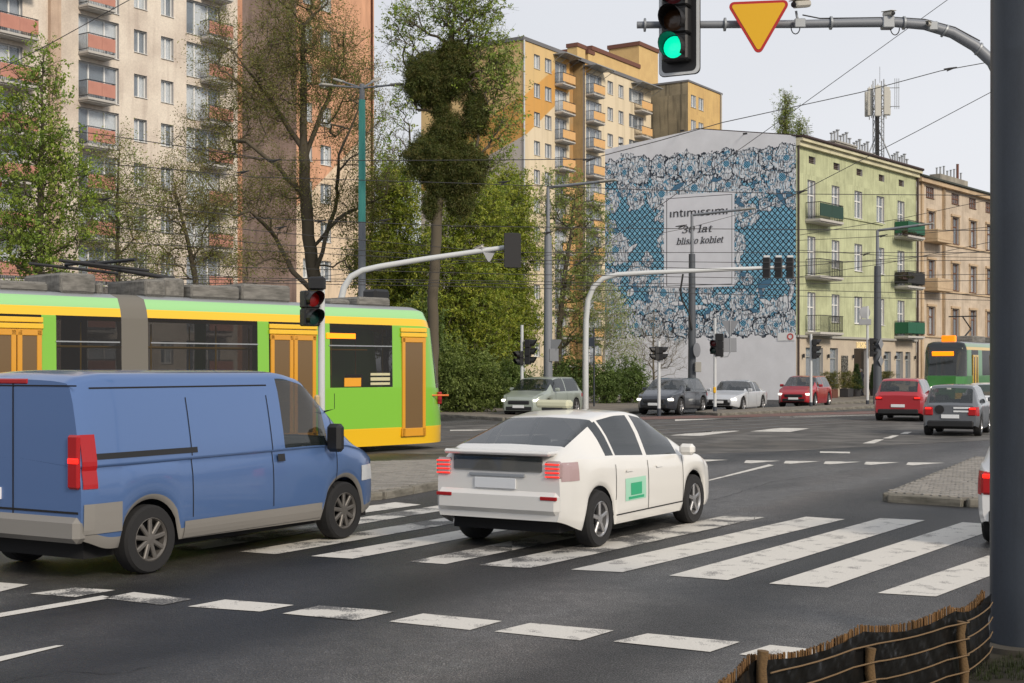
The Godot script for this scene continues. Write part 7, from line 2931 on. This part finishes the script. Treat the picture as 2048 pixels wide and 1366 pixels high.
# black plastic screen on bamboo posts, tied with rope, reed mat behind
func build_screen() -> void:
	var a := Vector3(X(1388, 6.2), 0, -6.2)
	var b := Vector3(X(1505, 7.0), 0, -7.0)
	var c := Vector3(X(1722, 7.75), 0, -7.75)
	var d := Vector3(X(1905, 8.45), 0, -8.45)
	var e := Vector3(X(1974, 9.3), 0, -9.3)
	var root := thing("plastic_screen", "black plastic and reed screen tied to bamboo posts round the verge", "screen", Vector3.ZERO)
	var line := [a, b, c, d, e]
	# heights of the sheet's top edge over each point
	var top := [HT(1388, 6.2), HT(1318, 7.0), HT(1262, 7.75), HT(1222, 8.45), HT(1186, 9.3)]
	var film := paint("black_film", L(0.007, 0.007, 0.007), 0.3)
	film.metallic_specular = 0.45
	var n := FastNoiseLite.new()
	n.seed = 61
	n.frequency = 1.6
	var sh := MB.new()
	var cols := 150
	var rows := 26
	var grid := []
	for i in cols + 1:
		var f := float(i) / cols * (line.size() - 1)
		var k := int(minf(floor(f), line.size() - 2))
		var p: Vector3 = line[k].lerp(line[k + 1], f - k)
		var tp: float = lerpf(top[k], top[k + 1], f - k)
		var dir: Vector3 = (line[k + 1] - line[k]).normalized()
		var nn := Vector3(-dir.z, 0, dir.x)
		var sag := -0.05 * sin((f - k) * PI)
		var row := PackedVector3Array()
		for j in rows + 1:
			var h := (tp + sag) * (1.0 - float(j) / rows)
			# creases run down slantwise from the ties
			var wv := 0.016 * n.get_noise_2d(f * 5.0 + h * 3.0, h * 0.8) + 0.004 * n.get_noise_2d(f * 16.0 + h * 8.0, h * 1.5) + 0.012 * n.get_noise_2d(f * 2.0, h * 1.5)
			row.append(p + Vector3(0, h, 0) + nn * (wv + 0.02))
		grid.append(row)
	var mbs := {}
	var flip := []
	for r in grid:
		var rr := PackedVector3Array()
		for j in range(r.size() - 1, -1, -1):
			rr.append(r[j])
		flip.append(rr)
	add_grid(mbs, flip, func(_i: int, _j: int) -> String: return "sheet")
	part("plastic_sheet", mbs["sheet"], film, root)
	# reeds standing just behind, a little higher than the film
	var reeds := MB.new()
	var r := RandomNumberGenerator.new()
	r.seed = 5
	for k in line.size() - 1:
		var L0: float = line[k].distance_to(line[k + 1])
		var dir: Vector3 = (line[k + 1] - line[k]) / L0
		var nn := Vector3(dir.z, 0, -dir.x)
		var m := int(L0 / 0.008)
		for q in m:
			var f := (q + 0.5) / m
			var p: Vector3 = line[k].lerp(line[k + 1], f) + nn * (0.015 + r.randf() * 0.012)
			var h: float = lerpf(top[k], top[k + 1], f) - 0.05 * sin(f * PI) + 0.016 + r.randf() * 0.009 + (0.012 if k == 2 else 0.0)
			var v := r.randf_range(0.5, 1.3)
			reeds.col = Color(0.17 * v, 0.092 * v, 0.035 * v)
			reeds.tube([p, p + Vector3(r.randf_range(-0.01, 0.01), h, r.randf_range(-0.01, 0.01))], [0.0045], 4)
	var rd := part("reed_mat", reeds, mats["tinted"], root)
	rd.set_meta("kind", "stuff")
	# bamboo posts
	var bam := plaster("bamboo", Color(0.43, 0.34, 0.22), Color(0.28, 0.21, 0.13), 0.8, 0.3, 0.4)
	var tops := [HT(1303, 6.95), HT(1298, 7.69), HT(1245, 8.39)]
	for k in 3:
		var p: Vector3 = [b, c, d][k] + Vector3(0.052, 0, 0.03)
		var mb := MB.new()
		var pts := []
		var rad := []
		for q in 7:
			var y: float = tops[k] * q / 6.0
			pts.append(p + Vector3(0.012 * sin(q), y, 0))
			rad.append(0.03 if q % 2 == 0 else 0.026)
		mb.tube(pts, rad, 12)
		part("bamboo_post", mb, bam, root)
	# ropes
	var rope := plaster("rope", Color(0.48, 0.39, 0.28), Color(0.34, 0.27, 0.18), 0.8, 0.2, 0.2)
	for lv in 5:
		var pts := []
		for k in range(1, 5):
			var p: Vector3 = line[k]
			var h: float = top[k] - 0.06 - 0.1 * lv
			if k > 1:
				var q: Vector3 = line[k - 1]
				var hq: float = top[k - 1] - 0.07 - 0.105 * lv
				for s in 5:
					var ff := (s + 1) / 6.0
					pts.append(q.lerp(p, ff) + Vector3(0.042, lerpf(hq, h, ff) - 0.02 * sin(ff * PI), 0.03))
			pts.append(p + (Vector3(0.085, h, 0.052) if k < 4 else Vector3(0.03, h, 0.02)))
		if pts[0].y > 0.03:
			var rp := MB.new()
			rp.tube(pts, [0.0048], 6)
			part("rope", rp, rope, root)

func build_person() -> void:
	var f := Wall.new(X(1592, 84.0), 84.0, 38.9)
	var at := f.at(f.tu(1722, 0.5), 0.13, 0.5)
	var o := thing("person", "person in long dark coat walking into the shop doorway", "person", at)
	# joints: x to the side, y up, z forward; the back is turned to the road
	var bones := [
		[Vector3(0, 0.98, 0), Vector3(0, 1.38, -0.01), 0.165, 0.19], [Vector3(-0.12, 1.40, 0), Vector3(0.12, 1.40, 0), 0.11, 0.11],
		[Vector3(0, 1.42, 0.0), Vector3(0, 1.55, 0.02), 0.062, 0.058], [Vector3(0, 1.62, 0.02), Vector3(0, 1.68, 0.03), 0.088, 0.096],
		[Vector3(0, 0.98, 0), Vector3(0, 0.68, 0.0), 0.18, 0.19],
		[Vector3(-0.2, 1.40, 0), Vector3(-0.25, 1.12, -0.03), 0.066, 0.055], [Vector3(-0.25, 1.12, -0.03), Vector3(-0.24, 0.86, 0.05), 0.052, 0.042],
		[Vector3(0.2, 1.40, 0), Vector3(0.25, 1.12, -0.02), 0.066, 0.055], [Vector3(0.25, 1.12, -0.02), Vector3(0.23, 0.87, 0.08), 0.052, 0.042],
		[Vector3(-0.09, 0.9, 0), Vector3(-0.1, 0.48, 0.08), 0.095, 0.065], [Vector3(-0.1, 0.48, 0.08), Vector3(-0.1, 0.08, 0.02), 0.062, 0.048], [Vector3(-0.1, 0.05, -0.02), Vector3(-0.1, 0.04, 0.16), 0.045, 0.04],
		[Vector3(0.09, 0.9, 0), Vector3(0.1, 0.48, 0.0), 0.095, 0.065], [Vector3(0.1, 0.48, 0.0), Vector3(0.1, 0.1, -0.14), 0.062, 0.048], [Vector3(0.1, 0.07, -0.18), Vector3(0.1, 0.04, 0.0), 0.045, 0.04]]
	for sd in [-1.0, 1.0]:
		var hx: float = 0.24 * sd
		var hz := 0.065
		bones.append([Vector3(hx, 0.83, hz), Vector3(hx, 0.77, hz + 0.01), 0.036, 0.034])
		for k in 4:
			bones.append([Vector3(hx - sd * 0.03 + sd * 0.02 * k, 0.765, hz + 0.01), Vector3(hx - sd * 0.03 + sd * 0.02 * k, 0.69 + 0.01 * absf(k - 1.5), hz + 0.035), 0.0105, 0.009])
		bones.append([Vector3(hx - sd * 0.03, 0.8, hz + 0.02), Vector3(hx - sd * 0.055, 0.74, hz + 0.05), 0.012, 0.01])
	var mb := surface_net(bones, Vector3(-0.42, -0.02, -0.3), Vector3(0.42, 1.82, 0.32), 0.027)
	var skin := part("body", mb, paint("coat_navy", L(0.012, 0.014, 0.024), 0.9), o)
	var hd := surface_net([[Vector3(0, 1.6, 0.03), Vector3(0, 1.67, 0.03), 0.08, 0.088], [Vector3(0, 1.62, 0.11), Vector3(0, 1.6, 0.12), 0.02, 0.016], [Vector3(-0.09, 1.64, 0.02), Vector3(-0.09, 1.61, 0.02), 0.02, 0.016], [Vector3(0.09, 1.64, 0.02), Vector3(0.09, 1.61, 0.02), 0.02, 0.016], [Vector3(0, 1.5, 0.02), Vector3(0, 1.56, 0.02), 0.058, 0.056]], Vector3(-0.15, 1.44, -0.12), Vector3(0.15, 1.82, 0.18), 0.014)
	part("head", hd, paint("skin", L(0.42, 0.26, 0.19), 0.6), o)
	var hr := surface_net([[Vector3(0, 1.66, 0.0), Vector3(0, 1.70, 0.03), 0.1, 0.096]], Vector3(-0.15, 1.5, -0.15), Vector3(0.15, 1.85, 0.17), 0.014)
	part("hair", hr, paint("hair_grey", L(0.12, 0.115, 0.11), 0.9), o)
	o.rotation.y = atan2(-f.n.x, -f.n.z) + 0.35

# smooth union of tapered capsules, meshed with one vertex per crossed cell
func surface_net(bones: Array, lo: Vector3, hi: Vector3, cell: float) -> MB:
	var nx := int((hi.x - lo.x) / cell) + 1
	var ny := int((hi.y - lo.y) / cell) + 1
	var nz := int((hi.z - lo.z) / cell) + 1
	var field := PackedFloat32Array()
	field.resize(nx * ny * nz)
	var k := 0.03
	for z in nz:
		for y in ny:
			for x in nx:
				var p := lo + Vector3(x, y, z) * cell
				var s := 0.0
				for b in bones:
					var a: Vector3 = b[0]
					var ab: Vector3 = b[1] - a
					var t := clampf((p - a).dot(ab) / maxf(1e-6, ab.length_squared()), 0, 1)
					var dd: float = (p - a - ab * t).length() - lerpf(b[2], b[3], t)
					if dd < 0.2:
						s += exp(-dd / k * 2.0)
				field[(z * ny + y) * nx + x] = -k * 0.5 * log(maxf(s, 1e-9))
	var mb := MB.new()
	var idx := {}
	for z in nz - 1:
		for y in ny - 1:
			for x in nx - 1:
				var sum := Vector3.ZERO
				var cnt := 0
				var c := []
				for q in 8:
					c.append(field[((z + (q >> 2)) * ny + y + ((q >> 1) & 1)) * nx + x + (q & 1)])
				for e in [[0, 1], [2, 3], [4, 5], [6, 7], [0, 2], [1, 3], [4, 6], [5, 7], [0, 4], [1, 5], [2, 6], [3, 7]]:
					var va: float = c[e[0]]
					var vb: float = c[e[1]]
					if (va < 0) != (vb < 0):
						var t := va / (va - vb)
						var pa := Vector3(e[0] & 1, (e[0] >> 1) & 1, e[0] >> 2)
						var pb := Vector3(e[1] & 1, (e[1] >> 1) & 1, e[1] >> 2)
						sum += pa.lerp(pb, t)
						cnt += 1
				if cnt > 0:
					var g := Vector3(c[1] + c[3] + c[5] + c[7] - c[0] - c[2] - c[4] - c[6], c[2] + c[3] + c[6] + c[7] - c[0] - c[1] - c[4] - c[5], c[4] + c[5] + c[6] + c[7] - c[0] - c[1] - c[2] - c[3])
					idx[(z * ny + y) * nx + x] = mb.vert(lo + (Vector3(x, y, z) + sum / cnt) * cell, g.normalized())
	for z in range(1, nz - 1):
		for y in range(1, ny - 1):
			for x in range(1, nx - 1):
				var b := (z * ny + y) * nx + x
				var v0 := field[b]
				for ax in 3:
					var st: int = [1, nx, nx * ny][ax]
					var v1 := field[b + st]
					if (v0 < 0) == (v1 < 0):
						continue
					var u: int = [nx, nx * ny, 1][ax]
					var w: int = [nx * ny, 1, nx][ax]
					var q := [b, b - u, b - u - w, b - w]
					if not (idx.has(q[0]) and idx.has(q[1]) and idx.has(q[2]) and idx.has(q[3])):
						continue
					var i0: int = idx[q[0]]
					var i1: int = idx[q[1]]
					var i2: int = idx[q[2]]
					var i3: int = idx[q[3]]
					if v0 < 0:
						mb.i.append_array([i0, i2, i1, i0, i3, i2])
					else:
						mb.i.append_array([i0, i1, i2, i0, i2, i3])
	return mb
